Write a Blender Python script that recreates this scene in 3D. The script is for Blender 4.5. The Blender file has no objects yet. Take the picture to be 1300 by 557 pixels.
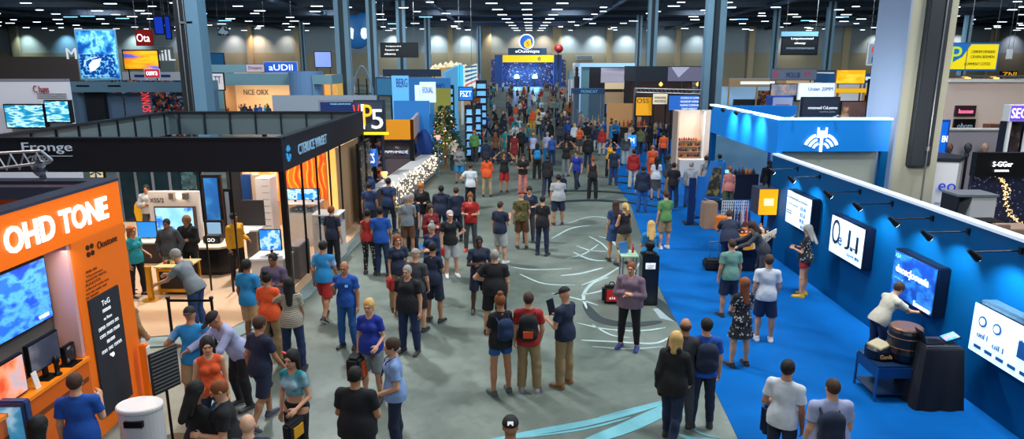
import bpy, bmesh, math, random
import numpy as np
from mathutils import Vector, Matrix, Euler
sc = bpy.context.scene
COL = sc.collection
R = math.radians
PI = math.pi
# ---------------------------------------------------------------- camera
CH, PITCH, F = 5.4, R(13.0), 856.0
cd = bpy.data.cameras.new('camera'); cd.sensor_width = 36; cd.lens = F/1300*36; cd.clip_end = 600
cam = bpy.data.objects.new('camera', cd); COL.objects.link(cam)
cam.location = (0, 0, CH); cam.rotation_euler = (PI/2-PITCH, 0, 0)
sc.camera = cam
def ray(px, py):
    u, v = (px-650)/F, (278.5-py)/F
    return Vector((u, math.cos(PITCH)+v*math.sin(PITCH), -math.sin(PITCH)+v*math.cos(PITCH)))
def aty(px, py, y):
    r = ray(px, py); t = y/r.y; return Vector((r.x*t, y, CH+r.z*t))
def atz(px, py, z=0.0):
    r = ray(px, py); t = (z-CH)/r.z; return Vector((r.x*t, r.y*t, z))
def gp(px, py): return atz(px, py, 0)
# ---------------------------------------------------------------- materials
MATS = {}
def lin(c):
    return tuple((x/12.92 if x <= .04045 else ((x+.055)/1.055)**2.4) for x in c)
def S(r, g, b): return lin((r/255, g/255, b/255))
def mat(name, col, rough=.6, metal=0., emit=0., ecol=None, noise=0., nscale=8., alpha=1., trans=0., bump=0.):
    if name in MATS: return MATS[name]
    m = bpy.data.materials.new(name); m.use_nodes = True
    nt = m.node_tree; b = nt.nodes['Principled BSDF']
    b.inputs['Base Color'].default_value = (*col, 1)
    b.inputs['Roughness'].default_value = rough; b.inputs['Metallic'].default_value = metal
    if emit:
        b.inputs['Emission Color'].default_value = (*(ecol or col), 1); b.inputs['Emission Strength'].default_value = emit
    if alpha < 1: b.inputs['Alpha'].default_value = alpha
    if trans: b.inputs['Transmission Weight'].default_value = trans
    n = nt.nodes.new('ShaderNodeTexNoise'); n.inputs['Scale'].default_value = nscale; n.inputs['Detail'].default_value = 3
    tc = nt.nodes.new('ShaderNodeTexCoord'); nt.links.new(tc.outputs['Object'], n.inputs['Vector'])
    if noise:
        mx = nt.nodes.new('ShaderNodeMix'); mx.data_type = 'RGBA'
        mx.inputs[6].default_value = (*[x*(1-noise) for x in col], 1); mx.inputs[7].default_value = (*[min(1, x*(1+noise)) for x in col], 1)
        nt.links.new(n.outputs['Fac'], mx.inputs[0]); nt.links.new(mx.outputs[2], b.inputs['Base Color'])
    if bump:
        bp = nt.nodes.new('ShaderNodeBump'); bp.inputs['Strength'].default_value = bump; bp.inputs['Distance'].default_value = .02
        nt.links.new(n.outputs['Fac'], bp.inputs['Height']); nt.links.new(bp.outputs['Normal'], b.inputs['Normal'])
    MATS[name] = m; return m
def pattern(name, cols, scale=4., emit=0., kind='noise', rough=.4, stretch=(1, 1, 1), const=False):
    """cols: list of (pos, rgb)"""
    if name in MATS: return MATS[name]
    m = bpy.data.materials.new(name); m.use_nodes = True; nt = m.node_tree; b = nt.nodes['Principled BSDF']
    tc = nt.nodes.new('ShaderNodeTexCoord'); mp = nt.nodes.new('ShaderNodeMapping'); mp.inputs['Scale'].default_value = stretch
    nt.links.new(tc.outputs['Object'], mp.inputs['Vector'])
    if kind == 'noise':
        t = nt.nodes.new('ShaderNodeTexNoise'); t.inputs['Scale'].default_value = scale; t.inputs['Detail'].default_value = 4; out = t.outputs['Fac']
    elif kind == 'voronoi':
        t = nt.nodes.new('ShaderNodeTexVoronoi'); t.inputs['Scale'].default_value = scale; out = t.outputs['Distance']
    elif kind == 'cells':
        t = nt.nodes.new('ShaderNodeTexVoronoi'); t.inputs['Scale'].default_value = scale; s = nt.nodes.new('ShaderNodeSeparateColor')
        nt.links.new(t.outputs['Color'], s.inputs[0]); out = s.outputs[0]
    elif kind == 'wave':
        t = nt.nodes.new('ShaderNodeTexWave'); t.inputs['Scale'].default_value = scale; t.inputs['Distortion'].default_value = 6; out = t.outputs['Fac']
    elif kind == 'lines':
        t = nt.nodes.new('ShaderNodeTexWave'); t.bands_direction = 'Z'; t.inputs['Scale'].default_value = scale; t.inputs['Distortion'].default_value = 0; out = t.outputs['Fac']
    nt.links.new(mp.outputs['Vector'], t.inputs['Vector'])
    cr = nt.nodes.new('ShaderNodeValToRGB'); cr.color_ramp.interpolation = 'CONSTANT' if const else 'LINEAR'
    el = cr.color_ramp.elements
    while len(el) < len(cols): el.new(.5)
    for e, (p, c) in zip(el, cols): e.position = p; e.color = (*c, 1)
    nt.links.new(out, cr.inputs[0]); nt.links.new(cr.outputs[0], b.inputs['Base Color']); b.inputs['Roughness'].default_value = rough
    if emit:
        nt.links.new(cr.outputs[0], b.inputs['Emission Color']); b.inputs['Emission Strength'].default_value = emit
    MATS[name] = m; return m
# ---------------------------------------------------------------- mesh builder
class MB:
    def __init__(s): s.v = []; s.f = []; s.mi = []
    def add(s, vs, fs, k=0):
        o = len(s.v); s.v += [tuple(v) for v in vs]; s.f += [tuple(i+o for i in f) for f in fs]; s.mi += [k]*len(fs); return s
    def box(s, x0, x1, y0, y1, z0, z1, k=0):
        x0, x1 = sorted((x0, x1)); y0, y1 = sorted((y0, y1)); z0, z1 = sorted((z0, z1))
        return s.add([(x0,y0,z0),(x1,y0,z0),(x1,y1,z0),(x0,y1,z0),(x0,y0,z1),(x1,y0,z1),(x1,y1,z1),(x0,y1,z1)],
                     [(3,2,1,0),(4,5,6,7),(0,1,5,4),(1,2,6,5),(2,3,7,6),(3,0,4,7)], k)
    def obox(s, c, a, b, h, k=0):
        """box from centre c and half-vectors a,b,h"""
        c, a, b, h = map(Vector, (c, a, b, h))
        vs = [c+sa*a+sb*b+sh*h for sh in (-1, 1) for sa, sb in ((-1,-1),(1,-1),(1,1),(-1,1))]
        return s.add(vs, [(3,2,1,0),(4,5,6,7),(0,1,5,4),(1,2,6,5),(2,3,7,6),(3,0,4,7)], k)
    def tube(s, a, b, r, r2=None, n=10, k=0):
        a, b = Vector(a), Vector(b); r2 = r if r2 is None else r2
        d = (b-a).normalized(); u = d.orthogonal().normalized(); w = d.cross(u)
        vs = [p+(u*math.cos(t)+w*math.sin(t))*q for p, q in ((a, r), (b, r2)) for t in [2*PI*i/n for i in range(n)]]
        fs = [(i, (i+1) % n, n+(i+1) % n, n+i) for i in range(n)]+[tuple(range(n-1, -1, -1)), tuple(range(n, 2*n))]
        return s.add(vs, fs, k)
    def path(s, pts, r, n=8, k=0):
        for a, b in zip(pts[:-1], pts[1:]): s.tube(a, b, r, n=n, k=k)
        return s
    def lathe(s, prof, c=(0, 0, 0), n=20, k=0, sx=1, sy=1):
        c = Vector(c); vs = []; m = len(prof)
        for r, z in prof: vs += [(c.x+r*sx*math.cos(2*PI*i/n), c.y+r*sy*math.sin(2*PI*i/n), c.z+z) for i in range(n)]
        fs = [(j*n+i, j*n+(i+1) % n, (j+1)*n+(i+1) % n, (j+1)*n+i) for j in range(m-1) for i in range(n)]
        fs += [tuple(range(n-1, -1, -1)), tuple(range((m-1)*n, m*n))]
        return s.add(vs, fs, k)
    def prism(s, pts, z0, z1, k=0):
        n = len(pts); vs = [(p[0], p[1], z0) for p in pts]+[(p[0], p[1], z1) for p in pts]
        return s.add(vs, [tuple(range(n-1, -1, -1)), tuple(range(n, 2*n))]+[(i, (i+1) % n, n+(i+1) % n, n+i) for i in range(n)], k)
    def slab(s, pts, nrm, th, k=0):
        n = len(pts); q = Vector(nrm)*th; pts = [Vector(p) for p in pts]; vs = pts+[p+q for p in pts]
        return s.add(vs, [tuple(range(n-1, -1, -1)), tuple(range(n, 2*n))]+[(i, (i+1) % n, n+(i+1) % n, n+i) for i in range(n)], k)
    def build(s, name, m, parent=None, bevel=0., smooth=False):
        me = bpy.data.meshes.new(name); me.from_pydata(s.v, [], s.f)
        ms = m if isinstance(m, (list, tuple)) else [m]
        for x in ms: me.materials.append(x)
        me.polygons.foreach_set('material_index', s.mi)
        bm = bmesh.new(); bm.from_mesh(me); bmesh.ops.recalc_face_normals(bm, faces=bm.faces)
        if bevel:
            bmesh.ops.bevel(bm, geom=[e for e in bm.edges if len(e.link_faces) == 2 and e.calc_face_angle(0) > .6], offset=bevel, segments=2, affect='EDGES', clamp_overlap=True)
        bm.to_mesh(me); bm.free()
        if smooth: me.polygons.foreach_set('use_smooth', [True]*len(me.polygons))
        o = bpy.data.objects.new(name, me); COL.objects.link(o)
        if parent: o.parent = parent; o.matrix_parent_inverse = parent.matrix_basis.inverted()
        return o
def tag(o, label=None, cat=None, group=None, kind=None):
    if label: o['label'] = label
    if cat: o['category'] = cat
    if group: o['group'] = group
    if kind: o['kind'] = kind
    return o
def thing(name, label, cat, loc=(0, 0, 0), group=None, rz=0.):
    o = bpy.data.objects.new(name, None); COL.objects.link(o); o.location = loc; o.rotation_euler = (0, 0, rz)
    o.empty_display_size = .1
    bpy.context.view_layer.update() if False else None
    return tag(o, label, cat, group)
def each(name, boxes, m, t, bevel=0.):
    for b in boxes: MB().box(*b).build(name, m, t, bevel)
def copy_tree(o, parent=None):
    c = o.copy(); COL.objects.link(c)
    if parent: c.parent = parent
    for ch in o.children: copy_tree(ch, c)
    return c
def text(parent, s, c, right, up, h, m, w=None, name='lettering', ext=.012, bold=.0, shear=0.):
    cu = bpy.data.curves.new(name, 'FONT'); cu.body = s; cu.size = 1; cu.align_x = 'LEFT'; cu.extrude = 0.02; cu.offset = bold; cu.shear = shear
    cu.resolution_u = 3
    t = bpy.data.objects.new('tmp', cu); COL.objects.link(t)
    dg = bpy.context.evaluated_depsgraph_get(); me = bpy.data.meshes.new_from_object(t.evaluated_get(dg))
    bpy.data.objects.remove(t); bpy.data.curves.remove(cu)
    n = len(me.vertices)
    if n == 0: return None
    co = np.empty(n*3, np.float32); me.vertices.foreach_get('co', co); co = co.reshape(-1, 3)
    lo, hi = co.min(0), co.max(0); sz = hi-lo
    right, up, c = Vector(right).normalized(), Vector(up).normalized(), Vector(c); nr = right.cross(up)
    sy = h/sz[1]; sx = (w/sz[0]) if w else sy
    a = (co[:, 0]-(lo[0]+hi[0])/2)*sx; b = (co[:, 1]-(lo[1]+hi[1])/2)*sy; d = (co[:, 2]-lo[2])/max(sz[2], 1e-6)*ext
    P = np.outer(a, right)+np.outer(b, up)+np.outer(d, nr)+np.array(c)[None, :]
    me.vertices.foreach_set('co', P.astype(np.float32).ravel()); me.materials.clear(); me.materials.append(m); me.name = name; me.update()
    o = bpy.data.objects.new(name, me); COL.objects.link(o)
    if parent: o.parent = parent; o.matrix_parent_inverse = parent.matrix_basis.inverted()
    return o
# ---------------------------------------------------------------- implicit surfaces
def cap(a, b, ra, rb=None, k=.02, fa=False, fb=False, sq=None, op='add'):
    return dict(t='c', a=np.array(a, float), b=np.array(b, float), ra=ra, rb=ra if rb is None else rb, k=k, fa=fa, fb=fb, sq=sq, op=op)
def ell(c, r, M=None, k=.02, op='add'):
    return dict(t='e', c=np.array(c, float), r=np.array(r, float), M=None if M is None else np.array(M, float), k=k, op=op)
def plane(p, n): return dict(t='p', p=np.array(p, float), n=np.array(n, float), op='cut')
def sdf_mesh(name, prims, res, wr=0.):
    los, his = [], []
    for p in prims:
        if p['op'] != 'add': continue
        if p['t'] == 'c': r = max(p['ra'], p['rb']); los.append(np.minimum(p['a'], p['b'])-r); his.append(np.maximum(p['a'], p['b'])+r)
        else: r = max(p['r']); los.append(p['c']-r); his.append(p['c']+r)
    lo = np.min(los, 0)-3*res; hi = np.max(his, 0)+3*res
    n = np.ceil((hi-lo)/res).astype(int)+1
    Fg = np.full(tuple(n), 10., np.float32)
    ax = [(lo[i]+np.arange(n[i])*res).astype(np.float32) for i in range(3)]
    for p in prims:
        if p['op'] == 'cut':
            d = (ax[0][:, None, None]-p['p'][0])*p['n'][0]+(ax[1][None, :, None]-p['p'][1])*p['n'][1]+(ax[2][None, None, :]-p['p'][2])*p['n'][2]
            np.maximum(Fg, d.astype(np.float32), out=Fg); continue
        pad = max(p['k'], 0)+2.5*res
        if p['t'] == 'c': r = max(p['ra'], p['rb']); l, h = np.minimum(p['a'], p['b'])-r-pad, np.maximum(p['a'], p['b'])+r+pad
        else: r = max(p['r']); l, h = p['c']-r-pad, p['c']+r+pad
        i0 = np.clip(((l-lo)/res).astype(int), 0, n-1); i1 = np.clip(((h-lo)/res).astype(int)+2, 1, n)
        sl = tuple(slice(i0[i], i1[i]) for i in range(3))
        X = ax[0][sl[0]][:, None, None]; Y = ax[1][sl[1]][None, :, None]; Z = ax[2][sl[2]][None, None, :]
        if p['t'] == 'c':
            a, b = p['a'], p['b']; ba = b-a; L2 = max(float(ba@ba), 1e-9)
            px, py, pz = X-a[0], Y-a[1], Z-a[2]
            tt = (px*ba[0]+py*ba[1]+pz*ba[2])/L2; h_ = np.clip(tt, 0, 1)
            dx, dy, dz = px-ba[0]*h_, py-ba[1]*h_, pz-ba[2]*h_
            if p['sq'] is not None:
                ux, uy, uz, s_ = p['sq']; q = (dx*ux+dy*uy+dz*uz)*(s_-1); dx, dy, dz = dx+q*ux, dy+q*uy, dz+q*uz
            d = np.sqrt(dx*dx+dy*dy+dz*dz)-(p['ra']+(p['rb']-p['ra'])*h_)
            L = math.sqrt(L2)
            if p['fb']: d = np.maximum(d, (tt-1)*L)
            if p['fa']: d = np.maximum(d, -tt*L)
        else:
            q = [X-p['c'][0], Y-p['c'][1], Z-p['c'][2]]
            if p['M'] is not None:
                M = p['M']; q = [q[0]*M[0, j]+q[1]*M[1, j]+q[2]*M[2, j] for j in range(3)]
            r = p['r']; k0 = np.sqrt((q[0]/r[0])**2+(q[1]/r[1])**2+(q[2]/r[2])**2); k1 = np.sqrt((q[0]/r[0]**2)**2+(q[1]/r[1]**2)**2+(q[2]/r[2]**2)**2)
            d = np.where(k1 > 1e-6, k0*(k0-1)/np.maximum(k1, 1e-6), -min(r))
        d = d.astype(np.float32); G = Fg[sl]
        if p['op'] == 'add':
            k = max(p['k'], 1e-4); hh = np.clip(.5+.5*(G-d)/k, 0, 1); Fg[sl] = np.where(G > 5, d, G*(1-hh)+d*hh-k*hh*(1-hh))
        else: Fg[sl] = np.maximum(G, -d)
    if wr:
        X = ax[0][:, None, None]; Y = ax[1][None, :, None]; Z = ax[2][None, None, :]
        Fg = Fg+(wr*(.6*np.sin(X*31+Z*13+np.sin(Z*11+X*7)*2.2)*np.sin(Z*19+Y*25+np.sin(X*9+Z*5)*2.5)+.4*np.sin(X*17-Z*37+np.sin(Y*21)*2))).astype(np.float32)
    # surface nets
    I = Fg < 0
    C = np.zeros(tuple(n-1), np.int8)
    for dx in (0, 1):
        for dy in (0, 1):
            for dz in (0, 1): C += I[dx:n[0]-1+dx, dy:n[1]-1+dy, dz:n[2]-1+dz]
    idx = np.argwhere((C > 0) & (C < 8)); m = len(idx)
    if m == 0: raise RuntimeError('empty '+name)
    vid = np.full(tuple(n-1), -1, np.int32); vid[idx[:, 0], idx[:, 1], idx[:, 2]] = np.arange(m)
    acc = np.zeros((m, 3)); cnt = np.zeros(m)
    cr = [(0,0,0),(1,0,0),(0,1,0),(1,1,0),(0,0,1),(1,0,1),(0,1,1),(1,1,1)]
    vals = [Fg[idx[:, 0]+c[0], idx[:, 1]+c[1], idx[:, 2]+c[2]] for c in cr]
    for i in range(8):
        for j in range(i+1, 8):
            if sum(abs(cr[i][k]-cr[j][k]) for k in range(3)) != 1: continue
            a, b = vals[i], vals[j]; x = (a < 0) != (b < 0)
            t = np.where(x, a/np.where(x, a-b, 1), 0)
            P = np.array(cr[i])[None, :]+t[:, None]*(np.array(cr[j])-np.array(cr[i]))[None, :]
            acc += P*x[:, None]; cnt += x
    V = (idx+acc/cnt[:, None])*res+lo
    Q = []
    for axn in range(3):
        u, v = [(1, 2), (2, 0), (0, 1)][axn]
        s0 = [slice(None)]*3; s1 = [slice(None)]*3; s0[axn] = slice(0, -1); s1[axn] = slice(1, None)
        A, B = I[tuple(s0)], I[tuple(s1)]; E = np.argwhere(A != B)
        E = E[(E[:, u] > 0) & (E[:, v] > 0) & (E[:, u] < n[u]-1) & (E[:, v] < n[v]-1)]
        fl = A[E[:, 0], E[:, 1], E[:, 2]]
        def g(du, dv):
            e = E.copy(); e[:, u] -= du; e[:, v] -= dv; return vid[e[:, 0], e[:, 1], e[:, 2]]
        q = np.stack([g(1, 1), g(0, 1), g(0, 0), g(1, 0)], 1); q[~fl] = q[~fl][:, ::-1]; Q.append(q)
    Q = np.concatenate(Q); Q = Q[(Q >= 0).all(1)]
    me = bpy.data.meshes.new(name); me.vertices.add(m); me.vertices.foreach_set('co', V.astype(np.float32).ravel())
    me.loops.add(len(Q)*4); me.loops.foreach_set('vertex_index', Q.ravel().astype(np.int32))
    me.polygons.add(len(Q)); me.polygons.foreach_set('loop_start', np.arange(len(Q), dtype=np.int32)*4)
    me.update(calc_edges=True); me.polygons.foreach_set('use_smooth', np.ones(len(Q), bool))
    me['ctr'] = 0
    return me, V, Q
# ---------------------------------------------------------------- people
def nv(v): v = np.array(v, float); return v/np.linalg.norm(v)
ST = ((.17, 0, -1), (.06, .18, -1))
POSES = {
 'stand':  dict(L=ST, Rr=ST, l=(.07, .02, -1), ls=(.04, -.04, -1), r=(.07, .02, -1), rs=(.04, -.04, -1)),
 'relax':  dict(L=((.14,-.05,-1),(.05,.3,-1)), Rr=((.2,.05,-1),(-.1,.5,-.9)), l=(.02,.12,-1), ls=(.03,-.14,-1), r=(.12,-.02,-1), rs=(.03,-.03,-1), hp=8),
 'phone':  dict(L=((.2,.12,-1),(-.42,.9,.18)), Rr=((.2,.12,-1),(-.42,.9,.2)), l=(.06,.02,-1), ls=(.03,-.05,-1), r=(.1,.03,-1), rs=(.03,-.03,-1), hp=24),
 'cross':  dict(L=((.25,.2,-1),(-.95,.42,.05)), Rr=((.25,.2,-1),(-.95,.5,.2)), l=(.09,.02,-1), ls=(.05,-.04,-1), r=(.09,.02,-1), rs=(.05,-.04,-1)),
 'raise1': dict(L=ST, Rr=((.15,.25,-1),(-.2,.7,.75)), l=(.04,.06,-1), ls=(.04,-.1,-1), r=(.1,.0,-1), rs=(.02,-.02,-1), hp=12),
 'walk':   dict(L=((.12,-.35,-1),(.05,.15,-1)), Rr=((.12,.3,-1),(-.05,.7,-1)), l=(.03,.42,-1), ls=(.0,.02,-1), r=(.03,-.22,-1), rs=(.0,-.62,-1), fr=35, lean=4),
 'stride': dict(L=((.12,.3,-1),(-.05,.7,-1)), Rr=((.12,-.35,-1),(.05,.1,-1)), l=(.03,-.2,-1), ls=(.0,-.6,-1), r=(.03,.4,-1), rs=(.0,.0,-1), fl=35, lean=4),
 'hip':    dict(L=((.75,-.15,-.8),(-.85,.35,-.35)), Rr=((.18,.0,-1),(.0,.3,-1)), l=(.12,.05,-1), ls=(.05,-.06,-1), r=(.04,.0,-1), rs=(.0,-.02,-1)),
 'photo':  dict(L=((.55,.75,-.35),(-.6,.25,.85)), Rr=((.55,.75,-.35),(-.6,.25,.85)), l=(.08,.02,-1), ls=(.04,-.04,-1), r=(.08,.02,-1), rs=(.04,-.04,-1)),
 'hands_up': dict(L=((.95,.15,.25),(-.75,.05,.75)), Rr=((.95,.15,.25),(-.75,.05,.75)), l=(.08,.02,-1), ls=(.02,-.04,-1), r=(.08,.02,-1), rs=(.02,-.04,-1)),
 'lean':   dict(L=((.15,.7,-.75),(-.1,.9,-.35)), Rr=((.2,.75,-.6),(-.15,.9,-.2)), l=(.05,.05,-1), ls=(.03,-.12,-1), r=(.1,.15,-1), rs=(.03,-.2,-1), lean=28, hp=22),
 'reach':  dict(L=((.5,.6,-.45),(.1,.95,.1)), Rr=((.15,.1,-1),(-.1,.6,-.6)), l=(.06,.1,-1), ls=(.03,-.1,-1), r=(.1,-.05,-1), rs=(.03,-.08,-1)),
 'carry':  dict(L=((.22,-.05,-1),(-.1,.85,-.25)), Rr=((.16,0,-1),(.03,.2,-1)), l=(.05,.1,-1), ls=(.03,-.08,-1), r=(.09,-.04,-1), rs=(.02,-.06,-1)),
 'pocket': dict(L=((.38,-.25,-1),(-.25,.5,-.9)), Rr=((.38,-.25,-1),(-.25,.5,-.9)), l=(.1,.03,-1), ls=(.05,-.04,-1), r=(.06,.02,-1), rs=(.02,-.05,-1)),
}
BUILD = {'m': dict(sh=.178, ch=1., hipw=.155, wa=1., arm=1., leg=1., bust=0), 'f': dict(sh=.152, ch=.86, hipw=.168, wa=.84, arm=.84, leg=.98, bust=1),
         'b': dict(sh=.192, ch=1.2, hipw=.185, wa=1.38, arm=1.2, leg=1.15, bust=0)}
SK = {}
def skeleton(pose, bd):
    key = (pose, bd)
    if key in SK: return SK[key]
    P = POSES[pose]; B = BUILD[bd]; J = {}
    lean = R(P.get('lean', 0)); Rt = np.array(Matrix.Rotation(lean, 3, 'X'))
    pel = np.array([0, 0, .95])
    T = lambda x, y, z: pel+Rt@(np.array([x, y, z])-pel)
    for sd, s in (('l', 1), ('r', -1)):
        hipj = np.array([s*.088*B['hipw']/.155, 0, .92]); kn = hipj+nv(np.array(P[sd])*[s, -1, 1])*.43; an = kn+nv(np.array(P[sd+'s'])*[s, -1, 1])*.42
        J['hip'+sd], J['kn'+sd], J['an'+sd] = hipj, kn, an
        A = P['L' if s > 0 else 'Rr']; shj = T(s*B['sh'], .0, 1.395)
        el = shj+(nv(np.array(A[0])*[s, -1, 1]) if not lean else nv(np.array(A[0])*[s, -1, 1]))*.285; fd = nv(np.array(A[1])*[s, -1, 1]); wr = el+fd*.25
        J['sh'+sd], J['el'+sd], J['wr'+sd], J['fd'+sd] = shj, el, wr, fd
    lowest = min(J['anl'][2]-(.08 if not P.get('fl') else .13), J['anr'][2]-(.08 if not P.get('fr') else .13))
    off = np.array([0, 0, -lowest])
    for k_ in list(J):
        if not k_.startswith('fd'): J[k_] = J[k_]+off
    J['T'] = lambda x, y, z: T(x, y, z)+off
    J['Rt'] = Rt; hp = R(P.get('hp', 4))+lean*.6
    J['head'] = T(0, -.015, 1.625)+off; J['Rh'] = np.array(Matrix.Rotation(hp, 3, 'X'))
    J['footpitch'] = {'l': R(P.get('fl', 0)), 'r': R(P.get('fr', 0))}
    SK[key] = J; return J
def hand_prims(J, sd, s, lod):
    w, d = J['wr'+sd], J['fd'+sd]
    n = nv(np.cross(d, [0, 0, 1.])) if abs(d[2]) < .8 else np.array([-s, 0, 0.])
    if abs(d[2]) >= .8: nrm = nv(np.array([-s, 0, 0.])-d*np.dot(d, [-s, 0, 0])); wd = nv(np.cross(d, nrm)); wd = wd if wd[1] < 0 else -wd
    else: nrm = nv(np.array([-s*.7, 0, -.6])-d*np.dot(d, [-s*.7, 0, -.6])); wd = nv(np.cross(d, nrm)); wd = wd if wd[2] > 0 else -wd
    M = np.stack([wd, d, nrm], 1)
    out = [ell(w+d*.05, (.041, .056, .02), M, k=.012)]
    if lod == 0:
        for i, (o, L) in enumerate([(.029, .068), (.010, .078), (-.010, .072), (-.028, .058)]):
            b = w+d*.088+wd*o; c1, c2 = .35+.06*i, .95+.1*i
            m_ = b+(d*math.cos(c1)+nrm*math.sin(c1))*L*.52; e = m_+(d*math.cos(c2)+nrm*math.sin(c2))*L*.48
            out += [cap(b, m_, .0098, .0092, k=.004), cap(m_, e, .0092, .0078, k=.003)]
        b = w+d*.028+wd*.03; m_ = b+nv(d*.75+wd*.7+nrm*.25)*.042; e = m_+nv(d*.95+wd*.15+nrm*.35)*.032
        out += [cap(b, m_, .0125, .0108, k=.008), cap(m_, e, .0108, .0085, k=.004)]
    else: out += [cap(w+d*.08, w+d*.14+nrm*.02, .026, .018, k=.02)]
    return out
def torso_prims(J, B, g, k=.05):
    T, Rt = J['T'], J['Rt']; c, wa, h = B['ch'], B['wa'], B['hipw']
    o = [ell(T(0, .01, .96), (h+g, .108*(.6+.4*wa)+g, .115+g), Rt, k=k), ell(T(0, .0-.02*(wa > 1.2), 1.12), (.138*wa+g, .098*wa+g, .15+g), Rt, k=k),
         ell(T(0, .0, 1.29), (.155*c+g, .108*c+g, .17+g), Rt, k=k), cap(T(-B['sh']*.72, .01, 1.402), T(B['sh']*.72, .01, 1.402), .046*c+g, k=k), cap(T(0, .02, 1.475), T(B['sh']*.75, .015, 1.415), .04+g*.5, .03+g*.5, k=.03), cap(T(0, .02, 1.475), T(-B['sh']*.75, .015, 1.415), .04+g*.5, .03+g*.5, k=.03)]
    for s in (1, -1): o.append(ell(T(s*.07, .06, .93), (.085+g, .075+g, .09+g), Rt, k=.04))
    if B['bust']:
        for s in (1, -1): o.append(ell(T(s*.062, -.085, 1.29), (.058+g, .045+g, .055+g), Rt, k=.03))
    else: o.append(cap(T(-.07, -.06, 1.33), T(.07, -.06, 1.33), .06*c+g, k=.05))
    return o
def leg_prims(J, B, sd, g, upto=1., lod=0, loose=0.):
    L = B['leg']; hp, kn, an = J['hip'+sd], J['kn'+sd], J['an'+sd]; o = []
    if upto >= 1.5:
        t = min(1, upto-1); e = kn+(an-kn)*t
        o += [cap(hp*.8+kn*.2 if g else hp, kn, .084*L+g, .056*L+g, k=.03), cap(kn, e, .056*L+g+loose, .056*L+g+(.038*L-.056*L)*t+loose*1.5, k=.03, fb=upto < 2.5)]
        o += [ell(kn*.68+an*.32+np.array([0, .018, 0]), (.052*L+g, .055*L+g, .12+g), k=.03), ell(kn, (.05*L+g*(1.4 if g else 0),)*3, k=.02)]
    else: e = hp+(kn-hp)*upto; o += [cap(hp*.85+kn*.15, e, .088*L+g, .062*L+g+loose, k=.03, fb=True)]
    return o
def head_prims(J):
    Rh, H = J['Rh'], J['head']; hh = lambda x, y, z: H+Rh@np.array([x, y, z])
    e = lambda c, r, k=.02, op='add': ell(hh(*c), r, Rh, k=k, op=op)
    o = [e((0, .012, .022), (.076, .096, .098)), e((0, -.022, -.05), (.057, .068, .062), .035), e((0, -.07, -.088), (.024, .02, .018), .02),
         cap(hh(0, -.082, .012), hh(0, -.108, -.022), .009, .0135, k=.012), e((0, -.09, .034), (.045, .012, .01), .012),
         e((.032, -.1, .012), (.017, .018, .012), .005, 'sub'), e((-.032, -.1, .012), (.017, .018, .012), .005, 'sub'),
         e((.031, -.075, .011), (.0145,)*3, .003), e((-.031, -.075, .011), (.0145,)*3, .003),
         e((0, -.089, -.056), (.025, .009, .0075), .004), e((.078, .008, -.002), (.009, .019, .03), .006), e((-.078, .008, -.002), (.009, .019, .03), .006)]
    return o, hh
RES = {0: .0078, 1: .014, 2: .026}
BODY = {}
def body_mesh(pose, bd, lod):
    key = ('body', pose, bd, lod)
    if key in BODY: return BODY[key]
    J = skeleton(pose, bd); B = BUILD[bd]; g = 0.
    pr = torso_prims(J, B, g)
    pr += [cap(J['T'](0, .015, 1.42), J['head']+np.array([0, .01, -.03]), .062, .05, k=.04)]
    for sd, s in (('l', 1), ('r', -1)):
        pr += leg_prims(J, B, sd, 0, 3); a = B['arm']
        pr += [cap(J['sh'+sd], J['el'+sd], .048*a, .038*a, k=.03), cap(J['el'+sd], J['wr'+sd], .04*a, .027*a, k=.015), ell(J['sh'+sd], (.052*a,)*3, k=.03)]
        pr += hand_prims(J, sd, s, lod)
        an = J['an'+sd]; pr += [cap(an+[0, .03, -.02], an+[0, -.09, -.045], .032, .024, k=.02)]
    if lod < 2: hp, hh = head_prims(J); pr += hp
    else: pr += [ell(J['head'], (.078, .095, .118), J['Rh'], k=.02)]; hh = None
    me, V, Q = sdf_mesh('body', pr, RES[lod])
    me.materials.append(None); me.materials.append(None); me.materials.append(None)
    if lod < 2:
        cen = V[Q].mean(1); mi = np.zeros(len(Q), np.int32); Rh, H = J['Rh'], J['head']; L = (cen-H)@Rh
        for s in (1, -1): mi[(np.hypot(L[:, 0]-s*.031, L[:, 2]-.011) < .0115) & (L[:, 1] < -.07)] = 1
        mi[(np.hypot(L[:, 0]/.025, (L[:, 2]+.056)/.0085) < 1.1) & (L[:, 1] < -.07)] = 2
        me.polygons.foreach_set('material_index', mi)
    me.materials[1] = mat('eye', S(30, 24, 22), .3); me.materials[2] = mat('lips', S(150, 80, 72), .5)
    BODY[key] = me; return me
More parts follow.
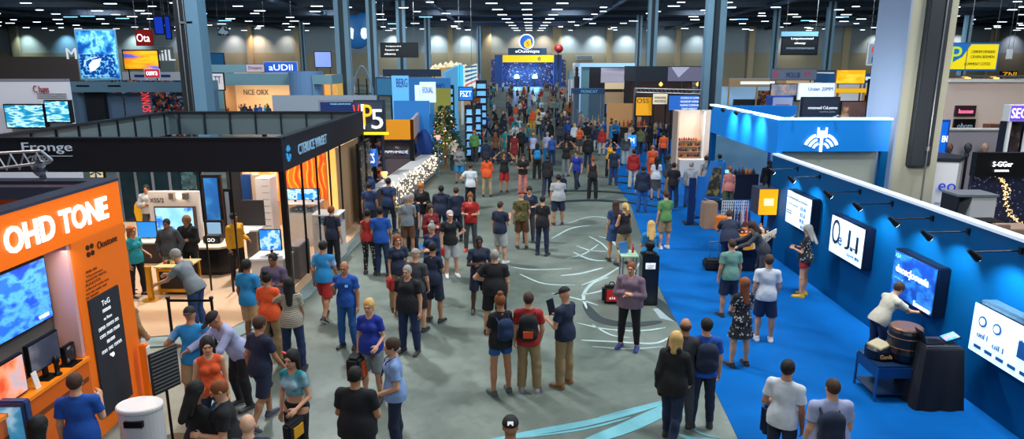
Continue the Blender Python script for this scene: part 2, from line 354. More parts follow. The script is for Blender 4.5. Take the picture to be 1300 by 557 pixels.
def top_mesh(kind, pose, bd, lod):
    key = (kind, pose, bd, lod)
    if key in BODY: return BODY[key]
    J = skeleton(pose, bd); B = BUILD[bd]; a = B['arm']; T, Rt = J['T'], J['Rt']
    g = {'tee': .016, 'polo': .016, 'tank': .012, 'long': .018, 'hoodie': .03, 'jacket': .03, 'dress': .014, 'vest': .024, 'crop': .012}[kind]
    g = max(g, RES[lod]*.8)
    pr = torso_prims(J, B, g)
    hem = {'tank': .93, 'crop': 1.13, 'dress': .6, 'jacket': .84, 'hoodie': .86}.get(kind, .87)
    if kind not in ('crop', 'dress'): pr.append(cap(T(0, .005, 1.0), T(0, .005, hem-.05), .16*max(B['wa'], .97*B['hipw']/.155)+g*.8+.02, k=.05, sq=(*Rt[:, 1], 1.2)))
    for sd, s in (('l', 1), ('r', -1)):
        sh, el, wr = J['sh'+sd], J['el'+sd], J['wr'+sd]
        if kind in ('tank', 'vest'): pr.append(ell(sh-np.array([s*.03, 0, 0]), (.05*a+g,)*3, k=.03)); continue
        if kind in ('long', 'hoodie', 'jacket'):
            pr += [cap(sh, el, .049*a+g*.8, .042*a+g, k=.03), cap(el, wr-J['fd'+sd]*.01, .044*a+g, .033*a+g, k=.02, fb=True)]
        else:
            t = .62 if kind != 'crop' else .45
            pr += [cap(sh, sh+(el-sh)*t, .049*a+g*.7, .047*a+g*1.3, k=.03, fb=True)]
        pr.append(ell(sh, (.048*a+g*.8,)*3, k=.03))
    if kind == 'dress':
        pr.append(cap(T(0, 0, 1.02), np.array([0, 0, .62]), .15, .25, k=.05, fb=True, sq=(0, 1, 0, 1.3)))
    else: pr.append(plane(T(0, 0, hem), -(Rt@np.array([0, 0, 1.]))))
    if kind == 'hoodie' or kind == 'jacket': pr.append(cap(T(-.05, .06, 1.5), T(.05, .06, 1.5), .05, k=.03))
    if kind == 'polo': pr.append(cap(T(0, .005, 1.44), T(0, 0, 1.5), .072, .066, k=.01, fb=True))
    pr.append(dict(t='c', a=T(0, -.03, 1.47), b=T(0, -.05, 1.75), ra=.055, rb=.075, k=.01, fa=False, fb=False, sq=None, op='sub'))
    me, V, Q = sdf_mesh(kind, pr, RES[lod]*1.05, wr=.0035 if lod < 2 else 0)
    me.materials.append(None); BODY[key] = me; return me
def bottom_mesh(kind, pose, bd, lod):
    key = (kind, pose, bd, lod)
    if key in BODY: return BODY[key]
    J = skeleton(pose, bd); B = BUILD[bd]; T, Rt = J['T'], J['Rt']; h = B['hipw']
    g = {'jeans': .013, 'chinos': .018, 'leggings': .007, 'shorts': .022, 'short_shorts': .014, 'skirt': .012}[kind]; g = max(g, RES[lod]*.8)
    q = max(.007, RES[lod]*.5); pr = [ell(T(0, .01, .96), (h+q, .108*(.6+.4*B['wa'])+q, .115+q), Rt, k=.04), ell(T(0, -.01, 1.06), (.13*B['wa']+q, .092*B['wa']+q, .1), Rt, k=.04)]
    for s in (1, -1): pr.append(ell(T(s*.07, .06, .93), (.085+q, .075+q, .09+q), Rt, k=.04))
    if kind == 'skirt': pr.append(cap(np.array([0, 0, .98]), np.array([0, 0, .55]), .15, .23, k=.04, fb=True, sq=(0, 1, 0, 1.3)))
    else:
        up = {'jeans': 1.95, 'chinos': 1.97, 'leggings': 1.9, 'shorts': .93, 'short_shorts': .42}[kind]
        lo_ = {'jeans': .003, 'chinos': .012, 'leggings': 0, 'shorts': .022, 'short_shorts': .02}[kind]
        for sd in 'lr': pr += leg_prims(J, B, sd, g, up, lod, lo_)
    pr.append(plane(T(0, 0, 1.03), Rt@np.array([0, 0, 1.])))
    me, V, Q = sdf_mesh(kind, pr, RES[lod]*1.05, wr=.003 if (lod < 2 and kind != 'leggings') else 0)
    me.materials.append(None); BODY[key] = me; return me
def hair_mesh(kind, lod):
    lod = min(lod, 2); key = (kind, lod)
    if key in BODY: return BODY[key]
    dome = [ell((0, .02, .032), (.088, .108, .106))]
    face = [ell((0, -.118, -.015), (.074, .068, .098), op='sub'), plane((0, 0, -.075), (0, -.35, -.94)), ell((.09, -.04, -.05), (.035, .045, .055), op='sub'), ell((-.09, -.04, -.05), (.035, .045, .055), op='sub')]
    if kind == 'short': pr = dome+face
    elif kind == 'crew': pr = [ell((0, .016, .028), (.081, .101, .1))]+face
    elif kind == 'fringe': pr = [ell((0, .022, .0), (.083, .1, .07)), ell((0, -.06, .06), (.1, .11, .1), op='sub')]+face[:2]
    elif kind in ('long', 'bob', 'curly'):
        dep = {'long': -.33, 'bob': -.14, 'curly': -.22}[kind]; w = {'long': .075, 'bob': .08, 'curly': .1}[kind]
        pr = dome+[cap((0, .05, .02), (0, .085, dep), w+.01, w*.75, k=.03, sq=(0, 1, 0, 1.35))]+[cap((s*.065, .02, .0), (s*.08, .04, dep*.8), .034, .022, k=.02) for s in (1, -1)]+[face[0], cap((0, -.03, -.09), (0, .0, dep), .052, .055, k=.01, op='sub')]
    elif kind in ('pony', 'bun'):
        pr = dome+face+([cap((0, .12, .07), (0, .17, -.05), .032, .038, k=.02), cap((0, .17, -.05), (0, .13, -.2), .038, .015, k=.02)] if kind == 'pony' else [ell((0, .08, .13), (.05, .05, .045), k=.01)])
    elif kind == 'cap': pr = [ell((0, .015, .05), (.09, .109, .092)), plane((0, 0, .045), (0, 0, -1)), ell((0, -.13, .052), (.062, .075, .012), k=.01)]
    elif kind == 'back_cap': pr = [ell((0, .015, .05), (.09, .109, .092)), plane((0, 0, .045), (0, 0, -1)), ell((0, .14, .052), (.062, .065, .012), k=.01)]
    elif kind == 'beanie': pr = [ell((0, .018, .06), (.092, .11, .1)), plane((0, 0, .03), (0, 0, -1)), cap((0, .018, .03), (0, .018, .055), .1, k=.01)]
    elif kind == 'beard': pr = [ell((0, -.035, -.07), (.062, .07, .06)), plane((0, 0, -.045), (0, .35, .94)), ell((0, -.1, -.052), (.022, .03, .008), op='sub')]
    elif kind == 'hat_hood': pr = [ell((0, .025, .01), (.1, .125, .13)), ell((0, -.12, -.02), (.07, .08, .1), op='sub')]
    me, V, Q = sdf_mesh(kind, pr, RES[lod]*.9, wr=.003 if (kind in ('short', 'long', 'bob', 'curly', 'pony', 'bun') and lod == 0) else 0)
    me.materials.append(None); BODY[key] = me; return me
def shoe_mesh(lod):
    key = ('shoe', lod)
    if key in BODY: return BODY[key]
    pr = [cap((0, .05, -.05), (0, -.165, -.052), .044, .043, k=.02), cap((0, .035, -.04), (0, .02, .03), .047, .044, k=.03, fb=True), cap((0, 0, -.015), (0, -.11, -.045), .04, .032, k=.03), plane((0, 0, -.08), (0, 0, -1))]
    me, V, Q = sdf_mesh('shoe', pr, RES[lod]*.8)
    me.materials.append(None); me.materials.append(mat('sole_rubber', S(200, 200, 198), .7))
    cen = V[Q].mean(1)[:, 2]; me.polygons.foreach_set('material_index', (cen < -.06).astype(np.int32))
    BODY[key] = me; return me
def cloth(c, pat=None):
    n = 'cloth_%d_%d_%d' % tuple(c)+('_'+pat if pat else '')
    if pat: 
        a = S(*c)
        if pat == 'camo': return pattern(n, [(0, S(60, 62, 30)), (.45, S(110, 100, 50)), (.55, S(40, 42, 26)), (.62, S(130, 110, 60))], 14, const=True, rough=.85)
        if pat == 'print': return pattern(n, [(0, S(20, 20, 24)), (.5, S(190, 185, 180)), (.6, S(40, 40, 46))], 40, kind='cells', const=True, rough=.85)
        if pat == 'stripe': return pattern(n, [(0, a), (.5, S(30, 30, 34))], 14, kind='lines', const=True, rough=.85)
        if pat == 'fade': return pattern(n, [(0, a), (.48, a), (.66, S(190, 210, 228))], 1.8, rough=.85)
    return mat(n, S(*c), .85, noise=.18, nscale=14, bump=.15)
SKIN = {0: (224, 172, 142), 1: (205, 150, 118), 2: (176, 122, 90), 3: (130, 86, 62), 4: (86, 56, 42)}
HAIR = {'k': (20, 17, 16), 'b': (66, 42, 28), 'r': (130, 70, 34), 'y': (205, 165, 100), 'g': (150, 145, 138), 'w': (205, 200, 195)}
def part_obj(name, me, m, root, slots=1):
    o = bpy.data.objects.new(name, me); COL.objects.link(o); o.parent = root
    if m is not None: o.material_slots[0].link = 'OBJECT'; o.material_slots[0].material = m
    return o
PEOPLE = []
TOPN = {'tee': 'shirt', 'polo': 'polo_shirt', 'tank': 'tank_top', 'long': 'long_sleeved_shirt', 'hoodie': 'hoodie', 'jacket': 'jacket', 'dress': 'dress', 'vest': 'vest', 'crop': 'crop_top'}
BOTN = {'jeans': 'trousers', 'chinos': 'trousers', 'leggings': 'leggings', 'shorts': 'shorts', 'short_shorts': 'shorts', 'skirt': 'skirt'}
def person(px, py, rz, pose, bd, top, tc, bot, bc, hair='short', hc='k', skin=1, s=1., shoe=(40, 40, 44), label=None, group=None, pack=None, lod=None, pos=None, tp=None, bp=None, extra=None):
    if pos is None:
        h = {'lean': 1.62}.get(pose, 1.745)*s
        pos = atz(px, py, h); pos = Vector((pos.x, pos.y, 0))
    if lod is None: lod = 0 if pos.y < 19 else (1 if pos.y < 36 else 2)
    if lod == 2 and pose in ('raise1', 'hip', 'carry', 'reach', 'pocket', 'relax', 'cross'): pose = 'stand' if pose != 'cross' else 'phone'
    if lod == 2: top = {'polo': 'tee', 'hoodie': 'jacket', 'crop': 'tee', 'vest': 'tank', 'long': 'jacket'}.get(top, top); bot = {'jeans': 'chinos', 'leggings': 'chinos', 'short_shorts': 'shorts'}.get(bot, bot); bd = 'm' if bd == 'b' else bd
    root = thing('person', label, 'person', pos, group, R(rz)); root.scale = (s, s, s)
    J = skeleton(pose, bd)
    part_obj('body', body_mesh(pose, bd, lod), mat('skin_%d' % skin, S(*SKIN[skin]), .55), root)
    part_obj(TOPN[top], top_mesh(top, pose, bd, lod), cloth(tc, tp), root)
    if bot: part_obj(BOTN[bot], bottom_mesh(bot, pose, bd, lod), cloth(bc, bp), root)
    Hm = Matrix.Translation(Vector(J['head'])) @ Matrix([list(r) for r in J['Rh']]).to_4x4()
    for hk in ([hair] if isinstance(hair, str) else hair):
        if hk == 'bald': continue
        hcol = HAIR[hc] if isinstance(hc, str) else hc
        nm = {'cap': 'cap', 'back_cap': 'cap', 'beanie': 'beanie', 'beard': 'beard', 'hat_hood': 'hood'}.get(hk, 'hair')
        if nm == 'beard': hcol = HAIR['k']
        hm = mat('hair_%d_%d_%d' % tuple(hcol), S(*hcol), .75, noise=.3, nscale=60)
        o = part_obj(nm, hair_mesh(hk, lod), hm, root); o.matrix_local = Hm
    if lod < 2 or True:
        for sd in 'lr':
            o = part_obj('shoe', shoe_mesh(min(lod, 2)), mat('shoe_%d_%d_%d' % tuple(shoe), S(*shoe), .6), root)
            o.matrix_local = Matrix.Translation(Vector(J['an'+sd])) @ Matrix.Rotation(R(8) if sd == 'l' else R(-8), 4, 'Z') @ Matrix.Rotation(J['footpitch'][sd], 4, 'X')
    M = Matrix.Translation(pos) @ Matrix.Rotation(R(rz), 4, 'Z') @ Matrix.Scale(s, 4)
    PEOPLE.append(dict(root=root, pos=pos, M=M, J=J, lod=lod, px=px, top=(top, tc, tp), bot=(bot, bc), hair=(hair, hc), pose=pose, bd=bd))
    return PEOPLE[-1]
# ================================================================= common materials
WHITE = mat('white_paint', S(225, 225, 225), .5); OFFW = mat('offwhite_laminate', S(205, 202, 200), .5)
GREYW = mat('grey_panel', S(110, 118, 128), .6); DARK = mat('dark_panel', S(22, 26, 36), .5); BLACK = mat('black_metal', S(14, 15, 18), .4, .3)
NAVY = mat('navy_panel', S(16, 24, 42), .5); TEAL = mat('teal_grey_panel', S(95, 130, 145), .6); BROWN = mat('brown_panel', S(112, 98, 96), .7)
BLUEW = mat('blue_wall_paint', S(0, 78, 132), .45, noise=.06, nscale=2); LBLUE = mat('light_blue_panel', S(70, 150, 200), .5)
ORANGE = mat('orange_laminate', S(240, 112, 10), .45, noise=.05, nscale=2); ORL = mat('orange_lightbox', S(240, 110, 8), .4, emit=.42)
YEL = mat('yellow_panel', S(235, 165, 20), .5); TAN = mat('tan_panel', S(190, 150, 110), .6); METAL = mat('brushed_metal', S(170, 172, 176), .3, .9)
CHROME = mat('chrome', S(210, 210, 215), .15, 1.); GOLD = mat('gold_frame', S(210, 150, 30), .3, .6); RED = mat('red_panel', S(200, 30, 30), .5)
TXW = mat('white_letters', S(235, 240, 245), .5, emit=.6); TXL = mat('lit_letters', (1, 1, 1), .5, emit=1.3); TXD = mat('dark_letters', S(60, 25, 8), .6); TXB = mat('blue_letters', S(20, 60, 160), .5)
TXC = mat('cyan_letters', S(120, 190, 225), .5, emit=.35); TXG = mat('grey_letters', S(150, 165, 185), .5, emit=.15)
GLASSM = mat('clear_glass', (1, 1, 1), .02, trans=1.); MATS['clear_glass'].node_tree.nodes['Principled BSDF'].inputs['IOR'].default_value = 1.05
GLASSB = mat('blue_glass', S(120, 160, 190), .05, alpha=.25); WOOD = mat('wood_panel', S(150, 100, 60), .5, noise=.2, nscale=6)
def glow(n, c, e): return mat(n, c, .5, emit=e, ecol=c)
def struct(name, mb, m, bevel=0):
    return tag(mb.build(name, m, bevel=bevel), kind='structure')
# ================================================================= floor
def floor_mat():
    m = bpy.data.materials.new('polished_concrete'); m.use_nodes = True; nt = m.node_tree; b = nt.nodes['Principled BSDF']; L = nt.links.new
    tc = nt.nodes.new('ShaderNodeTexCoord')
    def N(scale, det, dist=0):
        n = nt.nodes.new('ShaderNodeTexNoise'); n.inputs['Scale'].default_value = scale; n.inputs['Detail'].default_value = det; n.inputs['Distortion'].default_value = dist; L(tc.outputs['Object'], n.inputs['Vector']); return n
    a, c = N(.35, 5, .6), N(4, 8, 1.)
    r = nt.nodes.new('ShaderNodeValToRGB'); r.color_ramp.elements[0].color = (*S(88, 99, 91), 1); r.color_ramp.elements[0].position = .35; r.color_ramp.elements[1].color = (*S(130, 138, 129), 1); r.color_ramp.elements[1].position = .65
    L(a.outputs['Fac'], r.inputs[0])
    r2 = nt.nodes.new('ShaderNodeValToRGB'); r2.color_ramp.elements[0].color = (.84, .84, .84, 1); r2.color_ramp.elements[0].position = .36; r2.color_ramp.elements[1].color = (1, 1, 1, 1); r2.color_ramp.elements[1].position = .56
    L(c.outputs['Fac'], r2.inputs[0])
    mx = nt.nodes.new('ShaderNodeMix'); mx.data_type = 'RGBA'; mx.blend_type = 'MULTIPLY'; mx.inputs[0].default_value = 1; L(r.outputs[0], mx.inputs[6]); L(r2.outputs[0], mx.inputs[7]); L(mx.outputs[2], b.inputs['Base Color'])
    mr = nt.nodes.new('ShaderNodeMapRange'); mr.inputs[3].default_value = .3; mr.inputs[4].default_value = .6; L(c.outputs['Fac'], mr.inputs[0]); L(mr.outputs[0], b.inputs['Roughness'])
    return m
HX, HY0, HY1, HZ = 150, -14, 182, 13.9
struct('floor', MB().box(-HX, HX, HY0, HY1, -.3, 0), floor_mat())
struct('ceiling', MB().box(-HX, HX, HY0, HY1, HZ+.9, HZ+1.2), mat('dark_ceiling', S(58, 80, 112), .9, noise=.4, nscale=.4))
WALLG = mat('grey_acoustic_wall', S(140, 150, 156), .8, noise=.08, nscale=.2); WALLB = mat('beige_wall_paint', S(150, 140, 118), .8); PIL = mat('beige_pilaster_paint', S(178, 158, 128), .8)
struct('wall_back', MB().box(-HX, HX, HY1, HY1+.4, 8.2, HZ+.9).box(-HX, HX, HY1-.5, HY1+.4, 0, 8.2, 1), [WALLG, WALLB])
struct('wall_left', MB().box(-HX-.4, -HX, HY0, HY1, 0, HZ+.9), WALLG); struct('wall_right', MB().box(HX, HX+.4, HY0, HY1, 0, HZ+.9), WALLG)
struct('wall_front', MB().box(-HX, HX, HY0-.4, HY0, 0, HZ+.9), WALLG)
k = 0
for px, w in ((22, 9), (108, 5), (245, 8), (318, 7), (378, 6), (572, 6), (618, 11), (707, 11), (773, 7), (860, 6), (953, 7), (1073, 8), (1170, 8), (1260, 8)):
    c = aty(px, 60, HY1-.6); k += 1; ww = w/F*HY1/2
    struct('trim_%d' % k, MB().box(c.x-ww, c.x+ww, HY1-1.4, HY1-.45, 0, HZ+.9), PIL if px not in (22, 108, 618) else WALLB)
# roof steelwork: beams crossing under the ceiling, with ducts
for i, y in enumerate((92, 110, 128, 146, 164)):
    k += 1; mb = MB().box(-HX, HX, y-.2, y+.2, HZ+.1, HZ+.9)
    struct('trim_%d' % k, mb, mat('dark_steel', S(26, 36, 52), .7))
for i, x in enumerate((-88, -60, -34, -12, 16, 40, 66, 94)):
    k += 1; struct('trim_%d' % k, MB().tube((x, 60, HZ+.35), (x, HY1, HZ+.35), .38, n=12), mat('duct_steel', S(38, 56, 74), .5, .3))
# ---------------- ceiling lights (rows)
LAMP = glow('lamp_diffuser', (.78, .9, 1.), 5.); LAMPB = glow('blue_lamp_diffuser', (.15, .5, 1.), 5.)
def make_lamp():
    t = thing('ceiling_light', 'long white strip light hanging in rows under the dark ceiling', 'ceiling light', (0, 0, 0), 'strip lights under the dark ceiling')
    MB().box(-1.15, 1.15, -.22, .22, .06, .2).tube((-.8, 0, .2), (-.8, 0, 1.3), .03, n=6).tube((.8, 0, .2), (.8, 0, 1.3), .03, n=6).build('housing', BLACK, t)
    MB().box(-1.1, 1.1, -.18, .18, 0, .06).build('diffuser', LAMP, t); return t
proto = make_lamp(); rnd = random.Random(5)
spots = []
for y in range(97, 180, 11):
    f = (y-94)/84; 
    for p0, p1 in ((623, 657), (667, 671), (713, 684)):
        px = p0+(p1-p0)*(1-94/y)/(1-94/178); spots.append(((px-650)/F*y, y, .72))
for x in range(-112, 124, 9):
    if abs(x-3) < 9: continue
    for y in range(96, 180, 7):
        if rnd.random() < .72: spots.append((x+rnd.choice((-2.5, 0, 0, 2.5))+rnd.uniform(-.6, .6), y+rnd.uniform(-2, 2), rnd.choice((.45, .6, .75))))
spots = [s_ for s_ in spots if abs(s_[0]/s_[1]) < .8][:285]
for i, (x, y, s_) in enumerate(spots):
    o = proto if i == 0 else copy_tree(proto); o.location = (x, y, HZ-.45); o.scale = (s_, 1, 1)
for i, (px, y) in enumerate([(112, 120), (133, 118), (175, 124), (1052, 120), (1010, 130), (505, 140), (545, 120), (300, 130), (270, 112), (930, 126)]):
    if i == 0:
        tb = thing('ceiling_light', 'blue tinted strip light among the white ones under the ceiling', 'ceiling light', (0, 0, 0), 'blue strip lights under the ceiling')
        MB().box(-1.15, 1.15, -.22, .22, .06, .2).tube((0, 0, .2), (0, 0, 1.6), .03, n=6).build('housing', BLACK, tb); MB().box(-1.1, 1.1, -.18, .18, 0, .06).build('diffuser', LAMPB, tb); o = tb
    else: o = copy_tree(tb)
    o.location = ((px-650)/F*y, y, HZ-.75)
# ---------------- columns
COLM = mat('grey_blue_column_paint', S(122, 156, 178), .55, noise=.05, nscale=.5); COLC = mat('concrete_column_paint', S(158, 158, 142), .8, noise=.06, nscale=.8); COLD = mat('dark_cladding', S(36, 42, 50), .5)
def column(px, py, y, w, label, style=0, dirx=1):
    w *= .8; c = aty(px, py, y); t = thing('column', label, 'column', (c.x, y, 0))
    h = HZ+.9; x = c.x
    if style == 0:      # flanged steel column: two fins with a recess
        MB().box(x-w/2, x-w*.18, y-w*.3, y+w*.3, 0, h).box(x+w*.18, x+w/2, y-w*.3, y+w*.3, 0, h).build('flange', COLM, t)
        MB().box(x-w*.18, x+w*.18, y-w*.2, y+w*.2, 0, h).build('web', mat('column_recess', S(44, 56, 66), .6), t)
        MB().box(x-w*.65, x+w*.65, y-w*.6, y+w*.6, 0, .25).build('base', COLD, t)
    return t
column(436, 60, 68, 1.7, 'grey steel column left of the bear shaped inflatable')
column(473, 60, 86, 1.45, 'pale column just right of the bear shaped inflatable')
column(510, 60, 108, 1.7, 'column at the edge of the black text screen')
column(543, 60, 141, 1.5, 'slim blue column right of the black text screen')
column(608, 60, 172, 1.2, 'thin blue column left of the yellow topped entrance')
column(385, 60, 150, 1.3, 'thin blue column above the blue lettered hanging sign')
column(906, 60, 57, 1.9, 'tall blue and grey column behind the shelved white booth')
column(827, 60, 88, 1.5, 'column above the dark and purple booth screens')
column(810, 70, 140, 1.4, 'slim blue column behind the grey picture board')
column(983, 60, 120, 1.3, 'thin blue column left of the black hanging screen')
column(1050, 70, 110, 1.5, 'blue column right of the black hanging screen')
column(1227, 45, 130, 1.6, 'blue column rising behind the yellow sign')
# left foreground column: dark face with light blue fin
x0 = aty(219, 5, 36).x; x1 = aty(236, 5, 36).x; x2 = aty(252, 5, 36).x
t = thing('column', 'tall column with dark face and light blue edge behind the black canopy', 'column', ((x0+x2)/2, 36.7, 0))
MB().box(x0, x1-.02, 36, 36.7, 0, HZ+.9).build('dark_face', COLD, t); MB().box(x1, x2, 35.8, 36.8, 0, HZ+.9).build('fin', mat('light_blue_column_paint', S(110, 150, 178), .5), t)
MB().tube((x0+.3, 35.93, 0), (x0+.3, 35.93, HZ), .05, n=8).tube((x0+.55, 35.93, 0), (x0+.55, 35.93, HZ), .03, n=8).box(x0+.35, x0+1, 35.8, 35.98, 7.4, 7.5).build('conduit', METAL, t)
# right foreground column : wide concrete with clad dark shaft
D = 20.
def cx(px, py, y): return aty(px, py, y).x
t = thing('column', 'massive concrete column with dark service shaft behind the blue wall', 'column', (cx(1140, 120, D), D+.7, 0))
a1, b1 = cx(1141, 150, D), cx(1199, 150, D)
MB().box(a1-.06, a1-.002, D, D+1.75, 0, HZ+.9).build('lit_side_layer', mat('lit_side_tint', S(132, 148, 172), .6, noise=.05, nscale=.6), t)  # added layer; paleness that light gives this side is put into its colour
MB().box(a1, b1, D+.05, D+1.7, 0, HZ+.9).build('pier', COLC, t, bevel=.02)
MB().box(cx(1158, 150, D), cx(1184, 150, D), D-.2, D+.06, aty(1160, 210, D).z, HZ+.9).build('service_shaft', COLD, t, bevel=.02)
cxx = cx(1177, 150, D); MB().tube((cxx, D-.24, 1), (cxx, D-.24, HZ), .022, n=8).tube((cxx, D-.24, aty(1170, 190, D).z), (cxx, D-.24, aty(1170, 190, D).z+.12), .06, n=8).build('conduit', METAL, t)
# ================================================================= carpet, platforms, markings
CARP = mat('blue_carpet', S(0, 92, 166), .9, noise=.3, nscale=1.3, bump=.1)
for m_ in (CARP, BLUEW): m_.node_tree.nodes['Principled BSDF'].inputs['Specular IOR Level'].default_value = .12
def flat(name, pts, z, m, th=None, zb=0.):
    return struct(name, MB().prism([(p[0], p[1]) for p in pts], zb, z), m)
edge = [gp(px, py) for px, py in ((757, 152), (764, 185), (776, 215), (783, 235), (800, 258), (815, 300), (837, 365), (853, 398), (872, 430), (905, 490), (937, 557))]
flat('floor', [(p.x, p.y) for p in edge]+[(edge[-1].x+1.2, edge[-1].y-3), (7.495, edge[-1].y-3), (7.495, 19.3), (16, 19.3), (16, edge[0].y)], .012, CARP)
flat('floor', [(-13.5, 12.6), (-9.2, 12.3), (-5.9, 13.0), (-5.15, 15.4), (-4.95, 23.6), (-5.2, 26), (-13.5, 26)], .05, mat('tan_platform_carpet', S(196, 160, 128), .8, noise=.12, nscale=1.5))
# curved low steps
STEP = mat('step_edge', S(40, 60, 66), .5); STEPW = mat('step_tread', S(116, 132, 132), .6, noise=.08)
mk = 40
def ribbon(pts, w, z, m, h=.006):
    global mk
    mk += 1; vs = []; fs = []; n = len(pts)
    for i, p in enumerate(pts):
        a = Vector(pts[max(i-1, 0)]); b = Vector(pts[min(i+1, n-1)]); d = (b-a).to_2d(); d.normalize(); q = Vector((-d.y, d.x))*w*(.5 if not callable(w) else 1)
        ww = math.sin(PI*(i+.35)/(n-.3))**.5
        vs += [(p[0]-q.x*ww, p[1]-q.y*ww, z), (p[0]+q.x*ww, p[1]+q.y*ww, z), (p[0]-q.x*ww, p[1]-q.y*ww, z+h), (p[0]+q.x*ww, p[1]+q.y*ww, z+h)]
    for i in range(n-1):
        o = 4*i; fs += [(o+2, o+3, o+7, o+6), (o, o+4, o+5, o+1), (o, o+2, o+6, o+4), (o+1, o+5, o+7, o+3)]
    fs += [(0, 1, 3, 2), (4*n-4, 4*n-2, 4*n-1, 4*n-3)]
    return struct('trim_%d' % mk, MB().add(vs, fs), m)
def curve_px(pts, n=14):
    P = [gp(*p) for p in pts]; out = []
    for i in range(n+1):
        t = i/n*(len(P)-1); j = min(int(t), len(P)-2); f = t-j
        p0, p1, p2, p3 = P[max(j-1, 0)], P[j], P[j+1], P[min(j+2, len(P)-1)]
        out.append(.5*((2*p1)+(p2-p0)*f+(2*p0-5*p1+4*p2-p3)*f*f+(3*p1-p0-3*p2+p3)*f**3))
    return [(p.x, p.y) for p in out]
for pts in ([(700, 244), (745, 243), (795, 246), (840, 253)], [(705, 257), (752, 255), (800, 258), (838, 264)], [(784, 232), (815, 236), (845, 246), (852, 256)], [(776, 224), (812, 226), (850, 236)]):
    ribbon(curve_px(pts), .16, .012, STEP, .05)
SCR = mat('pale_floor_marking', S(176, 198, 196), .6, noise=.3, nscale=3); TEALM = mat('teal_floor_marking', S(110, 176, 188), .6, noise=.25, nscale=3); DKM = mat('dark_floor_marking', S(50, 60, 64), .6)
for pts, w in (([(645, 338), (670, 342), (700, 342), (725, 341)], .04), ([(700, 303), (725, 290), (750, 286)], .05), ([(728, 320), (745, 328), (762, 331), (780, 330)], .07), ([(732, 312), (750, 318), (770, 319)], .05),
               ([(738, 375), (770, 367), (800, 350), (812, 333)], .06), ([(738, 362), (765, 352), (788, 338)], .05), ([(745, 392), (741, 375), (752, 360), (772, 352)], .06), ([(733, 410), (770, 418), (812, 420), (845, 416)], .04),
               ([(738, 432), (780, 434), (830, 436), (850, 428)], .05), ([(752, 440), (800, 443), (842, 440)], .03), ([(722, 283), (750, 275), (775, 278), (790, 288)], .04), ([(660, 348), (690, 360), (730, 362)], .04),
               ([(760, 300), (776, 305), (786, 318)], .05), ([(700, 372), (735, 380), (760, 388)], .04), ([(748, 300), (765, 310), (775, 322)], .04), ([(720, 328), (742, 322), (760, 310)], .04),
               ([(712, 350), (738, 347), (765, 340)], .07), ([(752, 412), (775, 425), (800, 429)], .03)):
    ribbon(curve_px(pts), w*1.5, .002, SCR)
for pts, w in (([(610, 562), (680, 549), (760, 534), (850, 510)], .16), ([(740, 562), (790, 545), (840, 522), (862, 506)], .28), ([(660, 556), (740, 545), (800, 530)], .05), ([(760, 530), (800, 520), (850, 507)], .05), ([(868, 525), (885, 548), (915, 556)], .05), ([(862, 552), (880, 557), (905, 559)], .1)):
    ribbon(curve_px(pts), w, .002, TEALM)
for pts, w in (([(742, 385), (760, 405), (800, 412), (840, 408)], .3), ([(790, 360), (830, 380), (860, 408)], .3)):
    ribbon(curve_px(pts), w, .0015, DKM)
flat('floor', [tuple(gp(*p)[:2]) for p in ((829, 392), (842, 390), (858, 404), (856, 408), (838, 404))], .003, mat('pale_inlay', S(150, 165, 168), .5))
flat('floor', [(-5.15, 15.4), (-4.95, 23.6), (-4.65, 23.6), (-4.8, 15.2), (-5.6, 12.5), (-9.2, 11.9), (-9.2, 12.3), (-5.9, 13.0)], .03, mat('pale_kerb_carpet', S(120, 140, 142), .7, noise=.2, nscale=3))
# ================================================================= lights
def area(x, y, z, p, size, col=(1, 1, 1), rot=(0, 0, 0), sy=None):
    l = bpy.data.lights.new('lamp', 'AREA'); l.energy = p; l.size = size; l.color = col
    if sy: l.shape = 'RECTANGLE'; l.size_y = sy
    o = bpy.data.objects.new('unseen_area_light', l); COL.objects.link(o); o.location = (x, y, z); o.rotation_euler = rot; o['kind'] = 'structure'; return o
def spot(loc, tgt, p, ang, col=(1, 1, 1), r=.15, blend=.6, name='spot_lamp'):
    l = bpy.data.lights.new('lamp', 'SPOT'); l.energy = p; l.spot_size = R(ang); l.spot_blend = blend; l.color = col; l.shadow_soft_size = r
    o = bpy.data.objects.new(name, l); COL.objects.link(o); o.location = loc; o.rotation_euler = (Vector(tgt)-Vector(loc)).to_track_quat('-Z', 'Y').to_euler(); o['kind'] = 'structure'; return o
COOL = (.78, .93, 1.)
for y in (32, 52, 74, 98, 125, 155):
    for x in (-34, -12, 10, 34): area(x, y, HZ-.2, 1500 if y > 40 else 850, 5, COOL, (R(36), 0, 0))  # unseen overhead lights, tilted forward to brighten surfaces facing the camera
    for x in (-75, 75): 
        if y > 60: area(x, y, HZ-.2, 2600, 7, COOL, (R(36), 0, 0))
area(-7, 21, HZ-.2, 2300, 1.0, (.9, .97, 1.)); area(-1, 12, HZ-.2, 520, 2.5, (.9, .97, 1.)); area(6, 11, HZ-.2, 1300, 2, (.85, .94, 1.)); area(13, 27, HZ-.2, 1300, 3, COOL); area(15, 15, HZ-.2, 1100, 3, (1, .96, .92)); spot((8.8, 20.6, 3.6), (11.2, 21.2, 4.5), 420, 90, (.85, .93, 1.), .2, .9); spot((10.9, 17.2, 3.6), (12.2, 20, 3.8), 260, 95, (1, .95, .85), .2, .9)  # both spots have no fitting, added to brighten the concrete column
